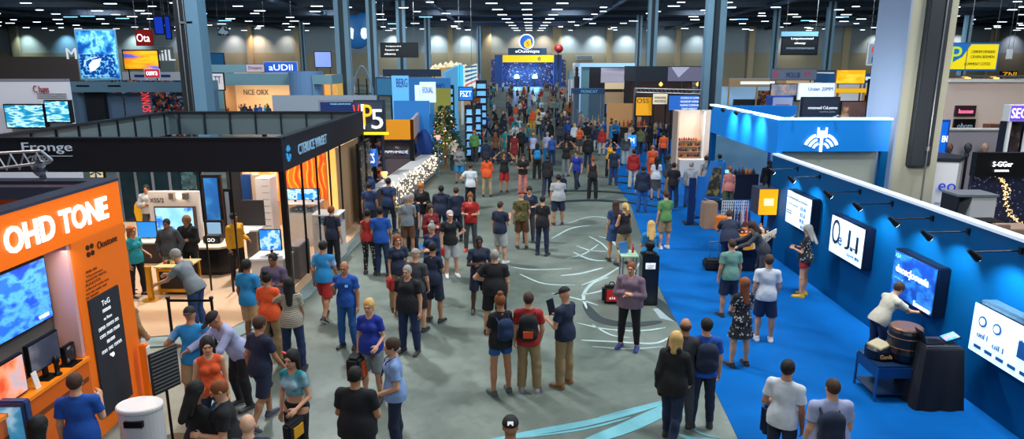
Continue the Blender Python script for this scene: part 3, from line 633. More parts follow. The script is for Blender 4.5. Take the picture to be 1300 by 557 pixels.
area(-14, 8, HZ-.2, 500, 3, (1, .85, .7)); area(2, -6, HZ-.2, 1100, 4, COOL, (R(48), 0, 0)); area(-22, 14, HZ-.2, 1300, 4, (.95, .97, 1), (R(45), 0, R(-10))); area(20, 4, HZ-.2, 900, 4, (1, .97, .94), (R(42), 0, 0)); spot((-9, 15.42, 2.93), (-8.6, 12.6, 0), 260, 110, (1, .68, .38), .25, .8); spot((-6.4, 15.42, 2.93), (-6.2, 13.2, 0), 90, 100, (1, .7, .42), .2, .8)  # tilted ones are added fill, spots warm the platform floor, none has a fitting
# wall washers on the far wall
for px, e, c in ((35, 1, (.75, 1, .9)), (85, .9, (.3, .7, 1)), (130, .8, (.8, 1, .95)), (172, .9, (.8, 1, .95)), (232, .5, (.9, .95, 1)), (298, .8, (1, .85, .75)), (328, 1.4, (1, .7, .45)), (365, .6, (1, .85, .7)), (500, 1, (.9, 1, 1)), (555, 1.1, (.9, 1, 1)), (592, 1.1, (.9, 1, 1)), (626, .6, (1, .9, .7)), (660, .9, (1, .75, .45)), (690, .9, (1, .75, .5)), (720, 1, (.9, 1, 1)), (757, 1.1, (.9, 1, 1)), (795, 1.1, (.9, 1, 1)), (842, .6, (.9, 1, 1)), (885, .7, (.9, 1, 1)), (1000, .6, (1, 1, .9)), (1110, .7, (1, 1, .9)), (1215, .7, (1, .95, .9)), (1285, .5, (.9, .9, 1))):
    x = aty(px, 50, HY1).x; spot((x, HY1-3., HZ-.3), (x, HY1, 8), 3400*e, 95, c, .2, 1.)
w = bpy.data.worlds.new('hall_air'); sc.world = w; w.use_nodes = True; w.node_tree.nodes['Background'].inputs[0].default_value = (.02, .03, .05, 1)
sc.view_settings.view_transform = 'Standard'; sc.view_settings.look = 'None'; sc.view_settings.exposure = 0; sc.view_settings.gamma = 1
sc.cycles.use_denoising = True; sc.cycles.max_bounces = 6; sc.cycles.diffuse_bounces = 3; sc.cycles.glossy_bounces = 3; sc.cycles.transmission_bounces = 6; sc.cycles.transparent_max_bounces = 8
sc.cycles.use_light_tree = True; sc.cycles.sample_clamp_indirect = 4
# ================================================================= generic builders
XR = (1, 0, 0); ZU = (0, 0, 1)
def box_at(px0, py0, px1, py1, D):
    m = (py0+py1)/2; x0, x1 = aty(px0, m, D).x, aty(px1, m, D).x; return x0, x1, aty((px0+px1)/2, py1, D).z, aty((px0+px1)/2, py0, D).z
def board(name, label, cat, px0, py0, px1, py1, D, m, txts=(), support='legs', th=.12, frame=None, top=None, group=None, graphic='face'):
    """flat sign / screen facing the camera side of the hall; support: legs (to floor), hang (to ceiling), wall(solid to floor)"""
    x0, x1, z0, z1 = box_at(px0, py0, px1, py1, D); w, h = x1-x0, z1-z0
    t = thing(name, label, cat, ((x0+x1)/2, D, 0 if support != 'hang' else z1), group)
    fm = frame or BLACK; b = min(.06*h, .12)
    MB().box(x0, x1, D+.01, D+th, z0, z1).build('frame', fm, t)
    MB().box(x0+b, x1-b, D-.02, D+.01, z0+b, z1-b).build(graphic, m, t)
    if support == 'legs':
        for q in (.12, .88):
            xx = x0+w*q; MB().box(xx-.04, xx+.04, D+.02, D+.1, 0, z0).build('post', fm, t)
    elif support == 'hang':
        for q in (.1, .9):
            xx = x0+w*q; MB().tube((xx, D+.06, z1), (xx, D+.06, HZ+.9), .012, n=6).build('cable', METAL, t)
    elif support == 'wall': MB().box(x0, x1, D+th, D+th+.3, 0, z1).build('backing_wall', fm, t)
    gr = t.children[1]
    for s_, u, v, hh, ww, tm in txts:   # u,v centre fraction, heights as fraction of board
        text(gr, s_, (x0+w*u, D-.03, z0+h*v), XR, ZU, h*hh, tm, w=w*ww if ww else None, ext=.02)
    return t
def wallbox(name, label, cat, px0, py0, px1, D, depth, m, z0=0., py1=None, extra=None, group=None):
    x0, x1, zz, z1 = box_at(px0, py0, px1, py1 or py0+1, D)
    if py1: z0 = zz
    o = MB().box(x0, x1, D, D+depth, z0, z1).build(name, m, bevel=.015); tag(o, label, cat, group); return o
def booth(label, px0, pt, px1, pb, D, depth, hm, wm, txts=(), cat='booth', shelves=0, lit=None, goods=None, counter=True, back=None, group=None, n_posts=2):
    """open-fronted stand: fascia on posts, back wall, side walls, optional shelves and counter"""
    x0, x1, zb, zt = box_at(px0, pt, px1, pb, D); w = x1-x0
    t = thing('exhibition_booth', label, cat, ((x0+x1)/2, D+depth/2, 0), group)
    MB().box(x0, x1, D, D+.15, zb, zt).box(x0, x0+.12, D+.15, D+depth, zb, zt).box(x1-.12, x1, D+.15, D+depth, zb, zt).build('fascia', hm, t, bevel=.01)
    MB().box(x0+.12, x1-.12, D+depth-.12, D+depth, 0, zt-.02).build('back_wall', back or wm, t)
    MB().box(x0+.01, x0+.11, D+depth*.45, D+depth-.12, 0, zb).build('side_wall', wm, t); MB().box(x1-.11, x1-.01, D+depth*.45, D+depth-.12, 0, zb).build('side_wall', wm, t)
    for x in (x0+.02, x1-.14): MB().box(x, x+.12, D+.01, D+.13, 0, zb).build('post', hm, t)
    if lit: MB().box(x0+.3, x1-.3, D+depth*.5, D+depth*.5+.15, zb-.02, zb+.05).build('light_strip', lit, t)
    for k in range(shelves):
        z = .6+k*.5
        if z > zb-.3: break
        MB().box(x0+.2, x1-.2, D+depth-.55, D+depth-.13, z-.02, z+.02).build('shelf', wm, t)
    if counter: MB().box(x0+w*.2, x0+w*.75, D+.6, D+1.2, 0, 1.02).box(x0+w*.18, x0+w*.77, D+.55, D+1.25, 1.02, 1.07).build('counter', hm, t)
    for s_, u, hh, ww, tm in txts: text(t.children[0], s_, (x0+w*u, D-.012, (zb+zt)/2), XR, ZU, (zt-zb)*hh, tm, w=w*ww if ww else None, ext=.02)
    return t, x0, x1, zb, zt
SCRB = pattern('blue_screen', [(0, S(4, 40, 110)), (.4, S(20, 110, 190)), (.55, S(120, 200, 235)), (.7, S(10, 70, 150))], 3.5, emit=1.0)
SCRC = pattern('cyan_streak_screen', [(0, S(5, 60, 100)), (.45, S(20, 130, 170)), (.55, S(180, 235, 245)), (.65, S(10, 90, 130))], 2.2, emit=1.0, stretch=(1, 1, 4))
WARMG = pattern('warm_goods', [(0, S(30, 26, 34)), (.3, S(190, 90, 30)), (.5, S(30, 40, 60)), (.7, S(225, 170, 80)), (.85, S(150, 40, 30))], 9, kind='cells', const=True)
DIMG = pattern('dark_goods', [(0, S(20, 26, 42)), (.3, S(45, 75, 110)), (.5, S(200, 60, 40)), (.65, S(220, 120, 50)), (.75, S(30, 34, 50)), (.85, S(170, 190, 205))], 7, kind='cells', const=True)
LITW = glow('white_light_strip', (1, .95, .88), 3.); LITC = glow('cool_light_strip', (.5, .8, 1), 3.)
# ================================================================= entrance arch
D = 160.
t = thing('entrance_arch', 'blue entrance gate with yellow beam and round emblem at the far end', 'entrance gate', (aty(670, 90, D).x, D, 0))
x0, x1, z0, z1 = box_at(630, 70, 712, 79, D)
MB().box(x0, x1, D, D+2, z0, z1).build('beam', mat('yellow_lit_beam', S(240, 205, 10), .5, emit=.55), t)
BL2 = mat('arch_blue', S(10, 62, 130), .5, emit=.1)
for a, b in ((628, 638), (703, 713)): MB().box(aty(a, 90, D).x, aty(b, 90, D).x, D-.2, D+2.2, 0, z1+.1).build('pillar', BL2, t)
a0, a1, c0, c1 = box_at(645, 61, 694, 70, D+.3); MB().box(a0, a1, D+.3, D+1.2, c0, c1).build('name_board', mat('arch_board', S(16, 60, 92), .5, emit=.05), t)
text(t, 'eOuniniqns', ((a0+a1)/2, D+.25, (c0+c1)/2), XR, ZU, (c1-c0)*.55, TXL, w=(a1-a0)*.62, ext=.1)
e0 = aty(668.5, 53, D); mb = MB(); r = 1.75
def disc(mb, c, r, y0, y1, n=28, a0=0, a1=2*PI, k=0):
    pts = [(c[0]+r*math.cos(a0+(a1-a0)*i/n), c[2]+r*math.sin(a0+(a1-a0)*i/n)) for i in range(n+(0 if a1-a0 > 6.2 else 1))]
    m = len(pts); mb.add([(p[0], y0, p[1]) for p in pts]+[(p[0], y1, p[1]) for p in pts], [tuple(range(m)), tuple(range(2*m-1, m-1, -1))]+[(i, m+i, m+(i+1) % m, (i+1) % m) for i in range(m)], k)
disc(mb, e0, r, D+.3, D+.8); disc(mb, e0, r*.88, D+.25, D+.3, k=1); disc(mb, (e0.x+.25, 0, e0.z-.55), r*.5, D+.2, D+.25, k=2); disc(mb, (e0.x+.5, 0, e0.z+.15), r*.3, D+.15, D+.2, k=2)
emb = mb.build('emblem', [TXL, glow('emblem_blue', S(20, 90, 180), .7), glow('emblem_yellow', S(235, 175, 30), .9)], t)
MB().box(e0.x-.1, e0.x+.1, D+.45, D+.6, c1, e0.z-r+.05).build('stem', BL2, t)
text(t, 'S', (e0.x+.3, D+.13, e0.z-.45), XR, ZU, 1.0, mat('emblem_dark', S(30, 50, 70), .5), ext=.03)
text(t, 'e', ((x0+x1)/2+2.5, D-.05, (z0+z1)/2), XR, ZU, .8, mat('emblem_dark', S(30, 50, 70), .5), ext=.03)
for px in (656, 679):
    c = aty(px, 97, D+4); q = thing('stage_light', 'bright blue floodlight glowing behind the gate, %s one' % ('left' if px == 656 else 'right'), 'floodlight', (c.x, D+4, 0))
    MB().lathe([(.05, 0), (.6, .05), (.55, .6), (.3, .9)], (c.x, D+4, c.z-.45), 14).build('lens', glow('blue_flood', (.1, .35, 1.), 28), q); MB().tube((c.x, D+4, 0), (c.x, D+4, c.z-.4), .12).build('stand', BLACK, q)
    l = bpy.data.lights.new('flood', 'POINT'); l.energy = 2500; l.color = (.1, .35, 1); l.shadow_soft_size = .8; o = bpy.data.objects.new('flood_lamp', l); COL.objects.link(o); o.location = (c.x, D+2.5, c.z+.2); o['kind'] = 'structure'
t = thing('backdrop_wall', 'dark speckled stage backdrop seen through the far gate', 'stage backdrop', (aty(670, 90, D+8).x, D+8, 0))
x0, x1, z0, z1 = box_at(634, 78, 708, 100, D+8); MB().box(x0-2, x1+2, D+8, D+8.4, 0, z1+.5).build('panel', pattern('speckled_backdrop', [(0, S(14, 20, 46)), (.5, S(24, 34, 74)), (.72, S(110, 80, 80)), (.8, S(30, 60, 140)), (.93, S(190, 170, 150))], 4, kind='cells', const=True), t)
MB().box(x0-2, x1+2, D+8.4, D+8.9, 0, .4).build('base', BLACK, t)
c = aty(709, 62, D-2); t = thing('balloon', 'large dark red ball balloon on a pole beside the far gate', 'balloon', (c.x, D-2, 0))
MB().lathe([(.1, -1), (.7, -.75), (1.0, -.3), (1.05, 0), (1.0, .3), (.7, .75), (.1, 1)], (c.x, D-2, c.z), 20).build('ball', mat('red_vinyl', S(150, 24, 30), .4), t, smooth=True); MB().tube((c.x, D-2, 0), (c.x, D-2, c.z-.98), .12).build('pole', BLACK, t)
# ================================================================= far left
board('poster', 'tall blue water poster with white leaf emblem, far left', 'poster', 98, 37, 150, 101, 60, pattern('water_poster', [(0, S(8, 40, 120)), (.42, S(20, 80, 170)), (.5, S(60, 160, 215)), (.56, S(150, 225, 240)), (.62, S(30, 120, 190))], .9, emit=.55), (), 'legs', frame=mat('pale_blue_frame', S(120, 170, 200), .5))
t = [o for o in COL.objects if o.get('label', '').startswith('tall blue water poster')][0]
q0, q1, r0, r1 = box_at(102, 69, 147, 98, 59.97); MB().box(q0, q1, 59.94, 59.975, r0, r1).build('lower_field', pattern('deep_water', [(0, S(8, 44, 120)), (.6, S(14, 70, 160)), (.68, S(120, 200, 235))], 5, kind='voronoi', emit=.45), t)
c = aty(120, 83, 59.9); mb = MB(); mb.slab([(c.x-.45, 59.9, c.z-.5), (c.x-.5, 59.9, c.z+.05), (c.x-.1, 59.9, c.z+.45), (c.x+.65, 59.9, c.z+.6), (c.x+.35, 59.9, c.z-.1), (c.x-.1, 59.9, c.z-.45)], (0, 1, 0), .05); mb.path([(c.x-.95, 59.93, c.z-.1), (c.x-.75, 59.93, c.z+.35), (c.x-.3, 59.93, c.z+.6), (c.x+.3, 59.93, c.z+.7)], .035, n=6); mb.build('leaf', TXW, t)
wallbox('balcony_wall', 'long dark brown upper wall behind the white booth, far left', 'wall panel', -30, 72, 97, 72, 1.2, BROWN)
board('sign', 'red hanging sign with white letters near far left wall', 'sign', 172, 38, 194, 58, 90, mat('red_sign', S(190, 28, 30), .5, emit=.15), [('Ota', .45, .5, .5, .75, TXL)], 'hang', frame=RED)
board('screen', 'monitor showing orange and blue bands beside the water poster', 'screen', 156, 63, 202, 89, 62, pattern('orange_band_screen', [(0, S(40, 90, 200)), (.38, S(90, 100, 210)), (.45, S(250, 130, 30)), (.6, S(250, 180, 20)), (.8, S(230, 60, 40))], .9, emit=.8, stretch=(.4, 1, 2.)), (), 'legs')
board('sign', 'small red sign under the orange banded monitor', 'sign', 183, 87, 203, 99, 61, mat('red_sign2', S(200, 40, 60), .5, emit=.3), [('cenra', .5, .5, .4, .7, TXL)], 'legs', frame=WHITE)
board('banner', 'deep blue hanging banner, left of the pair by the wall', 'banner', 195, 20, 208, 44, 82, glow('deep_blue_banner', S(10, 50, 170), .5), (), 'hang')
board('banner', 'deep blue hanging banner, right of the pair by the wall', 'banner', 209, 20, 217, 50, 84, glow('deep_blue_banner', S(10, 50, 170), .5), (), 'hang')
t = thing('wall_lettering', 'white cut out letters on the far left wall beside the poster', 'lettering', aty(92, 70, 71.9)); text(t, 'M', aty(91, 68, 71.85), XR, ZU, 1.1, TXW, ext=.1)
for s_, px in (('nilL', 209),):
    t = thing('wall_lettering', 'pale cut out letters mounted right of the orange banded monitor', 'lettering', aty(px, 70, 100)); text(t, s_, aty(px, 70, 100), XR, ZU, 1.5, TXW, ext=.1)
    o = MB().box(aty(202, 70, 100).x, aty(219, 70, 100).x, 100.15, 100.4, 0, aty(210, 60, 100).z).build('sign_wall', mat('wall_panel_far', S(120, 128, 124), .8)); tag(o, 'plain grey wall panel carrying pale letters, far left', 'wall panel')
# shop behind fronge
t, x0, x1, zb, zt = booth('blue grey fronted shop with red goods behind the white booth', 84, 104, 236, 117, 45, 5, mat('dusty_blue_fascia', S(105, 140, 165), .5), mat('dusty_blue_wall', S(92, 118, 148), .6), counter=False, back=DIMG)
for i, (a, b, c, d) in enumerate(((92, 118, 108, 140), (132, 118, 156, 142), (158, 118, 192, 138))):
    q0, q1, r0, r1 = box_at(a, b, c, d, 46); MB().box(q0, q1, 46, 46.1, r0-1, r1).build('wall_panel', mat('dusty_blue_wall', S(92, 118, 148), .6), t)
q0, q1, r0, r1 = box_at(108, 116, 132, 142, 45.6); MB().box(q0, q1, 45.6, 46.2, 0, r1).build('dark_cabinet', DARK, t)
c = aty(185, 126, 45.9); text(t, 'SONNOB', c, ZU, (-1, 0, 0), .55, glow('red_letters', S(230, 60, 60), 1.2), w=1.7, ext=.03)
for i in range(2):
    a, b = ((97, 113), (137, 153))[i]; q0, q1, r0, r1 = box_at(a, 108, b, 110, 44.98); MB().box(q0, q1, 44.96, 45.0, r0, r1).build('vent', BLACK, t)
GOODC = [S(190, 50, 40), S(210, 110, 40), S(40, 60, 110), S(200, 200, 205), S(30, 30, 38), S(220, 170, 60), S(90, 40, 40)]
def goods(label, cat, group, x0, x1, y, z, n, kind, rs, h=.28, name='boxed_goods'):
    r_ = random.Random(rs)
    for i in range(n):
        x = x0+(x1-x0)*(i+.5)/n; hh = h*r_.uniform(.7, 1.15); c = r_.choice(GOODC); m = mat('goods_%d_%d_%d' % tuple(int(q*99) for q in c), c, .6)
        wd = min((x1-x0)/n*.4, hh*.45); mb = MB()
        if kind == 'box': mb.box(x-wd, x+wd, y-.12, y+.12, z, z+hh).box(x-wd*.6, x+wd*.6, y-.13, y-.12, z+hh*.3, z+hh*.7, 1); o = mb.build(name, [m, WHITE])
        else: mb.lathe([(wd*.9, 0), (wd, .05*hh), (wd, .6*hh), (wd*.35, .75*hh), (wd*.33, hh)], (x, y, z), 10); o = mb.build(name, m, smooth=True)
        tag(o, label, cat, group)
o = MB().box(aty(155, 130, 42).x, aty(236, 130, 42).x, 42, 42.9, 0, 1.0).build('display_table', DARK); tag(o, 'long dark table of red goods in the blue grey shop', 'table')
goods('small boxed merchandise on the dark table before the blue grey shop', 'box', 'boxes on the blue grey shop table', aty(157, 130, 42).x, aty(234, 130, 42).x, 42.4, 1.0, 26, 'box', 3, .55)
# white booth with two screens
D = 27.; x0, x1, z0, z1 = box_at(-40, 104, 88, 165, D)
t = thing('exhibition_booth', 'white walled booth with two cyan screens, upper left', 'booth', ((x0+x1)/2, D, 0))
MB().box(x0, x1, D, D+.25, 0, z1).build('wall', mat('pale_lilac_wall', S(212, 212, 226), .6), t); MB().box(x0, x1, D, D+.25, z1, z1+.12).build('roof_edge', mat('grey_coping', S(120, 125, 140), .6), t)
c = aty(52, 113, D-.03); text(t, 'C hans', c, XR, ZU, .28, mat('red_letters_d', S(150, 50, 60), .5), w=.6, ext=.02)
for i in range(3): MB().box(c.x-.2, c.x+.95, D-.03, D, c.z-.2-i*.08, c.z-.17-i*.08).build('rule', GREYW, t)
for i, (a, b, c_, d) in enumerate(((6, 132, 57, 163), (57, 127, 89, 156))):
    q0, q1, r0, r1 = box_at(a, b, c_, d, D-.25); s_ = thing('wall_screen', ('wide cyan streaked screen on the white booth, left of two', 'smaller cyan streaked screen on the white booth, right of two')[i], 'screen', ((q0+q1)/2, D-.1, r0))
    MB().box(q0, q1, D-.25, D-.03, r0, r1).build('housing', BLACK, s_); MB().box(q0+.05, q1-.05, D-.27, D-.25, r0+.05, r1-.05).build('display', SCRC, s_); MB().box((q0+q1)/2-.1, (q0+q1)/2+.1, D-.03, D, r0+.2, r1-.2).build('bracket', BLACK, s_)
# mid left shops
t, x0, x1, zb, zt = booth('long pale blue shop with warm lit crowd inside, left middle distance', 268, 93, 372, 108, 62, 5, mat('pale_teal_fascia', S(120, 158, 172), .5), TAN, lit=LITW, counter=False, back=mat('warm_lit_wall', S(225, 180, 130), .6, emit=.35), txts=[])
q0, q1, r0, r1 = box_at(305, 113, 345, 121, 66.8); text(t, 'NCE ORX', ((q0+q1)/2, 66.82, (r0+r1)/2), XR, ZU, .5, mat('dark_brown_letters', S(60, 40, 40), .6), w=2.4, ext=.03)
area((x0+x1)/2, 64, zb-.1, 260, 5, (1, .75, .5), sy=2)
c = aty(382, 92, 60); o = MB().lathe([(1.5, 0), (1.5, c.z)], (c.x, 61.4, 0), 28).lathe([(1.52, c.z), (1.4, c.z+.1)], (c.x, 61.4, 0), 28).build('round_booth_tower', mat('periwinkle_panel', S(110, 145, 190), .5), smooth=False); tag(o, 'rounded periwinkle blue booth corner left of the tall column', 'booth')
t, x0, x1, zb, zt = booth('warm yellow lit stand right of the rounded blue booth corner', 396, 95, 421, 107, 60, 4, mat('pale_teal_fascia', S(120, 158, 172), .5), mat('warm_yellow_wall', S(235, 180, 90), .6, emit=.4), lit=LITW, counter=True, back=mat('warm_yellow_wall', S(235, 180, 90), .6, emit=.4))
wallbox('low_wall', 'sloping pale grey partition behind the black canopy', 'partition', 345, 121, 478, 38, .3, mat('pale_grey_partition', S(150, 160, 175), .6))
board('sign', 'blue hanging sign with large white reversed letters', 'sign', 335, 78, 378, 93, 75, glow('royal_sign', S(20, 90, 205), .6), [('aUDIl', .5, .5, .5, .7, TXL)], 'hang', frame=WHITE)
board('sign', 'pinkish white sign left of the blue lettered hanging sign', 'sign', 312, 81, 336, 92, 74, mat('pink_white_sign', S(215, 195, 215), .5, emit=.3), [('Dvaann', .5, .55, .35, .7, TXD)], 'legs')
board('sign', 'white and pink stacked sign beside the left tall column', 'sign', 268, 92, 285, 115, 58, mat('white_lit_sign', S(225, 215, 215), .5, emit=.35), [('TT', .5, .6, .4, .5, TXB)], 'legs')
board('wall_panel', 'blue rectangular panel above the pale shop, left', 'wall panel', 261, 67, 285, 86, 110, mat('mid_blue_panel', S(28, 105, 160), .5), (), 'legs')
board('wall_panel', 'lilac blank screen left of the tall grey column', 'screen', 399, 65, 421, 86, 105, glow('lilac_screen', S(130, 150, 215), .55), (), 'legs')
wallbox('low_wall', 'long pale teal wall above the warm shop', 'partition', 262, 82, 330, 84, .4, mat('pale_teal_fascia', S(120, 158, 172), .5))
board('banner', 'triangular white patterned pennant board hanging left', 'banner', 276, 33, 290, 45, 95, pattern('checker_pennant', [(0, S(40, 60, 80)), (.5, S(190, 210, 220))], 3, kind='cells', const=True), (), 'hang')
# inflatable bear-like emblem
c = aty(453, 42, 108); t = thing('hanging_inflatable', 'big blue rounded animal shaped inflatable between two columns', 'inflatable', (c.x, 108, c.z))
me, V, Q = sdf_mesh('body', [ell((0, 0, 0), (2.1, .8, 2.4), k=.5), ell((-.6, 0, 1.9), (.7, .5, .9), k=.5), ell((1.1, 0, 2.1), (1.1, .5, 1.0), k=.5), ell((-1.2, 0, 1.2), (.9, .5, 1.1), k=.4)], .12)
me.materials.append(mat('blue_vinyl', S(25, 100, 165), .4)); o = bpy.data.objects.new('body', me); COL.objects.link(o); o.parent = t
MB().obox((-.7, -.85, 0), (.35, 0, -.2), (0, .1, 0), (.1, 0, .75)).build('white_marking', TXW, t).matrix_parent_inverse.identity()
t.children[-1].matrix_parent_inverse.identity()
MB().lathe([(.05, -.9), (.5, -.6), (.65, 0), (.5, .7), (.05, .95)], (1.2, -.5, -.1), 14, sy=.6).build('white_patch', TXW, t, smooth=True); t.children[-1].matrix_parent_inverse.identity()
for x in (-.6, 1.0): MB().tube((x, 0, 2.6), (x, 0, HZ+.9-c.z), .04, n=6).build('cable', METAL, t); t.children[-1].matrix_parent_inverse.identity()
board('screen', 'black hanging screen with white text lines left of centre', 'screen', 483, 54, 531, 73, 98, mat('black_screen', S(16, 20, 28), .4), [('Inntpacrent', .35, .75, .13, .4, TXL), ('Sacasemr en', .3, .52, .12, .35, TXL), ('adeanna', .25, .25, .14, .3, TXL)], 'hang')
c = aty(448, 120, 50)
t = thing('arched_frame', 'slim dark arched truss frame left of the blue box stands', 'frame', (aty(458, 110, 52).x, 52, 0))
a = aty(448, 100, 52).x; b = aty(472, 100, 52).x; zt = aty(460, 84, 52).z; pts = [(a+(b-a)*i/12, 52, zt-1.6+1.6*math.sin(PI*i/12)) for i in range(13)]
MB().path(pts, .07, n=6).tube((a, 52, 0), (a, 52, zt-1.6), .09).tube((b, 52, 0), (b, 52, zt-1.6), .09).build('arch', mat('pale_blue_steel', S(120, 150, 180), .4), t)
MB().tube((a, 52, 3.2), (b, 52, 3.2), .05).tube((a+.4, 52, 0), (a+.4, 52, zt-.9), .05).tube((b-.4, 52, 0), (b-.4, 52, zt-.9), .05).build('lattice', BLACK, t)
# KIPS signs
board('sign', 'navy booth sign with pale lines behind the canopy', 'sign', 405, 127, 457, 168, 27, mat('navy_screen', S(24, 44, 92), .4, emit=.12), [('MANRE LONHRAINGC', .55, .88, .05, .5, TXC), ('HEL', .6, .45, .14, .2, TXC)], 'legs', frame=GREYW)
t = board('sign', 'navy sign with oversized red, yellow and white characters', 'sign', 449, 127, 489, 168, 26.5, mat('navy_screen2', S(40, 52, 72), .5), (), 'legs', frame=mat('navy_frame', S(28, 40, 60), .5))
for s_, px, py, h, m, w in (('V', 453, 147, .85, glow('red_letter', S(225, 50, 50), .6), .25), ('I', 461, 148, .95, TXW, .12), ('P', 467, 146, .8, glow('yellow_letter', S(240, 170, 20), .7), .35), ('5', 479, 151, .75, TXW, .45)):
    text(t, s_, aty(px, py, 26.4), XR, ZU, h, m, w=w, ext=.06)
x0, x1, z0, z1 = box_at(452, 168, 493, 171, 26.3); MB().box(x0, x1, 26.3, 26.4, z0, z1).build('light_strip', glow('yellow_led', S(250, 210, 30), 1.2), t)
# racks below
for i, (a, b) in enumerate(((451, 462), (463, 474), (475, 486))):
    x0, x1, z0, z1 = box_at(a, 171, b, 230, 27.2); t = thing('display_rack', 'dark gadget rack under the oversized character sign, %s of three' % ('left', 'middle', 'right')[i], 'rack', ((x0+x1)/2, 27.2, 0))
    MB().box(x0, x0+.05, 27.2, 27.7, 0, z1).box(x1-.05, x1, 27.2, 27.7, 0, z1).box(x0, x1, 27.65, 27.7, 0, z1).build('frame', BLACK, t)
    for k_ in range(5): MB().box(x0+.05, x1-.05, 27.22, 27.65, .3+k_*.48, .34+k_*.48).build('shelf', METAL, t)
    MB().box(x0+.07, x1-.07, 27.3, 27.6, .34, z1-.2).build('stock', DIMG, t)
c0 = aty(443, 200, 24.6); c1 = aty(478, 200, 24.6); t = thing('sign_drum', 'blue cylindrical lightbox sign hanging at the canopy end', 'sign', (c0.x, 24.6, aty(450, 193, 24.6).z))
r = (aty(450, 193, 24.6).z-aty(450, 215, 24.6).z)/2
MB().tube((c0.x, 24.6, c0.z), (c1.x, 24.6, c0.z), r, n=28).build('drum', glow('blue_drum', S(10, 95, 190), .55), t); MB().tube(((c0.x+c1.x)/2, 24.6, c0.z+r-.02), ((c0.x+c1.x)/2, 24.6, 3.7), .025, n=6).build('hanger', BLACK, t)
text(t, 'wiedan', (c0.x+.42, 24.6-r-.01, c0.z), XR, ZU, r*.55, TXL, w=.5, ext=.02); text(t, 'CS', (c1.x-.12, 24.6-r-.01, c0.z+.02), XR, ZU, r*1.1, TXL, w=.22, ext=.02)
# orange band booth
D = 31.; x0, x1, z0, z1 = box_at(470, 152, 525, 177, D); xf, yf = aty(562, 128, 58).x, 50.
t = thing('exhibition_booth', 'mustard fronted booth with pink side wall running down the aisle', 'booth', ((x0+x1)/2, D, 0))
MB().box(x0, x1, D, D+.15, z0, z1).build('fascia', mat('mustard_fascia', S(228, 145, 15), .5, emit=.08), t)
sl = Vector((xf-x1, yf-D, 0)); MB().slab([(x1, D, z0), (xf, yf, z0), (xf, yf, z1), (x1, D, z1)], (-.15, 0, 0), 1).build('side_fascia', mat('pinkish_fascia', S(196, 180, 190), .6), t)
for i in range(2):
    f0, f1 = .35+i*.3, .55+i*.3; p0 = Vector((x1, D, 0))+sl*f0; p1 = Vector((x1, D, 0))+sl*f1
    MB().slab([(p0.x+.02, p0.y, z0+.1), (p1.x+.02, p1.y, z0+.1), (p1.x+.02, p1.y, z1-.1), (p0.x+.02, p0.y, z1-.1)], (.03, 0, 0), 1).build('lit_poster', glow('cream_poster', S(240, 225, 190), .8), t)
MB().box(x0, x1, D+3, D+3.15, 0, z0).build('back_wall', mat('mauve_wall', S(92, 78, 84), .7), t); MB().box(x1-.2, x1, D, D+.2, 0, z0).box(x0, x0+.2, D, D+.2, 0, z0).build('post', BLACK, t)
a0, a1, b0, b1 = box_at(482, 178, 524, 196, D+.3); MB().box(a0, a1, D+.3, D+.4, b0, b1).build('dark_poster', pattern('stage_poster', [(0, S(24, 20, 26)), (.55, S(60, 50, 60)), (.7, S(190, 180, 190))], 2.5), t)
text(t, 'PIPPHMRDE', ((a0+a1)/2, D+.28, b0+.12), XR, ZU, .12, TXW, w=(a1-a0)*.7, ext=.02)
MB().box(a0, a1, D+.5, D+1.2, 0, 1.1).build('counter', mat('mauve_wall', S(92, 78, 84), .7), t)
# blue booths behind
t = thing('exhibition_booth', 'glowing light blue booth with tall white corner panels', 'booth', (aty(530, 120, 40).x, 42, 0))
SKY = glow('sky_panel', S(95, 175, 225), .45); SKYD = glow('sky_panel_deep', S(35, 110, 180), .4); WH = glow('white_lit_panel', S(205, 228, 245), .6)
for nm, a, b, c_, d, D, m in (('wall_panel', 498, 96, 519, 150, 37, SKY), ('wall_panel', 519, 99, 572, 140, 46, SKYD), ('corner_panel', 527, 108, 533, 150, 36, WH), ('corner_panel', 533, 104, 553, 130, 36.3, WH), ('glass_front', 500, 128, 545, 151, 35.6, SKYD), ('wall_panel', 551, 112, 572, 130, 44, mat('olive_panel', S(150, 150, 60), .6, emit=.15))):
    x0, x1, z0, z1 = box_at(a, b, c_, d, D); MB().box(x0, x1, D, D+.2, 0 if nm != 'corner_panel' or a == 527 else z0, z1).build(nm, m, t)
x0, x1, z0, z1 = box_at(502, 98, 518, 112, 36.9); text(t, 'BERG', ((x0+x1)/2, 36.95, (z0+z1)/2), XR, ZU, .45, TXB, w=.6, ext=.02)
x0, x1, z0, z1 = box_at(534, 110, 552, 125, 36.2); text(t, 'EOUAL', ((x0+x1)/2, 36.25, z0+.45), XR, ZU, .3, TXB, w=.55, ext=.02)
text(t, 'OMO.', aty(557, 110, 45.9), XR, ZU, .45, TXB, w=.9, ext=.02)
for i in range(3):
    c = aty((503, 516, 538)[i], 150, 33.9); q = tag(MB().lathe([(.3, 0), (.34, .1), (.4, .5), (.3, .8), (.45, 1.3), (.3, 1.9), (.1, 2.2)], (c.x, 33.9, 0), 12).build('potted_shrub', mat(('maroon_leaves', 'blue_leaves', 'blue_leaves')[i], (S(90, 40, 80), S(20, 60, 130), S(20, 60, 130))[i], .8, bump=.6, nscale=20), smooth=True), ('maroon', 'left dark blue', 'right dark blue')[i]+' tinted shrub in front of the light blue booth', 'shrub')
board('wall_panel', 'solid teal blue box panel above the navy signs', 'wall panel', 477, 98, 499, 122, 42, mat('teal_box', S(48, 125, 170), .5), (), 'legs', frame=NAVY)
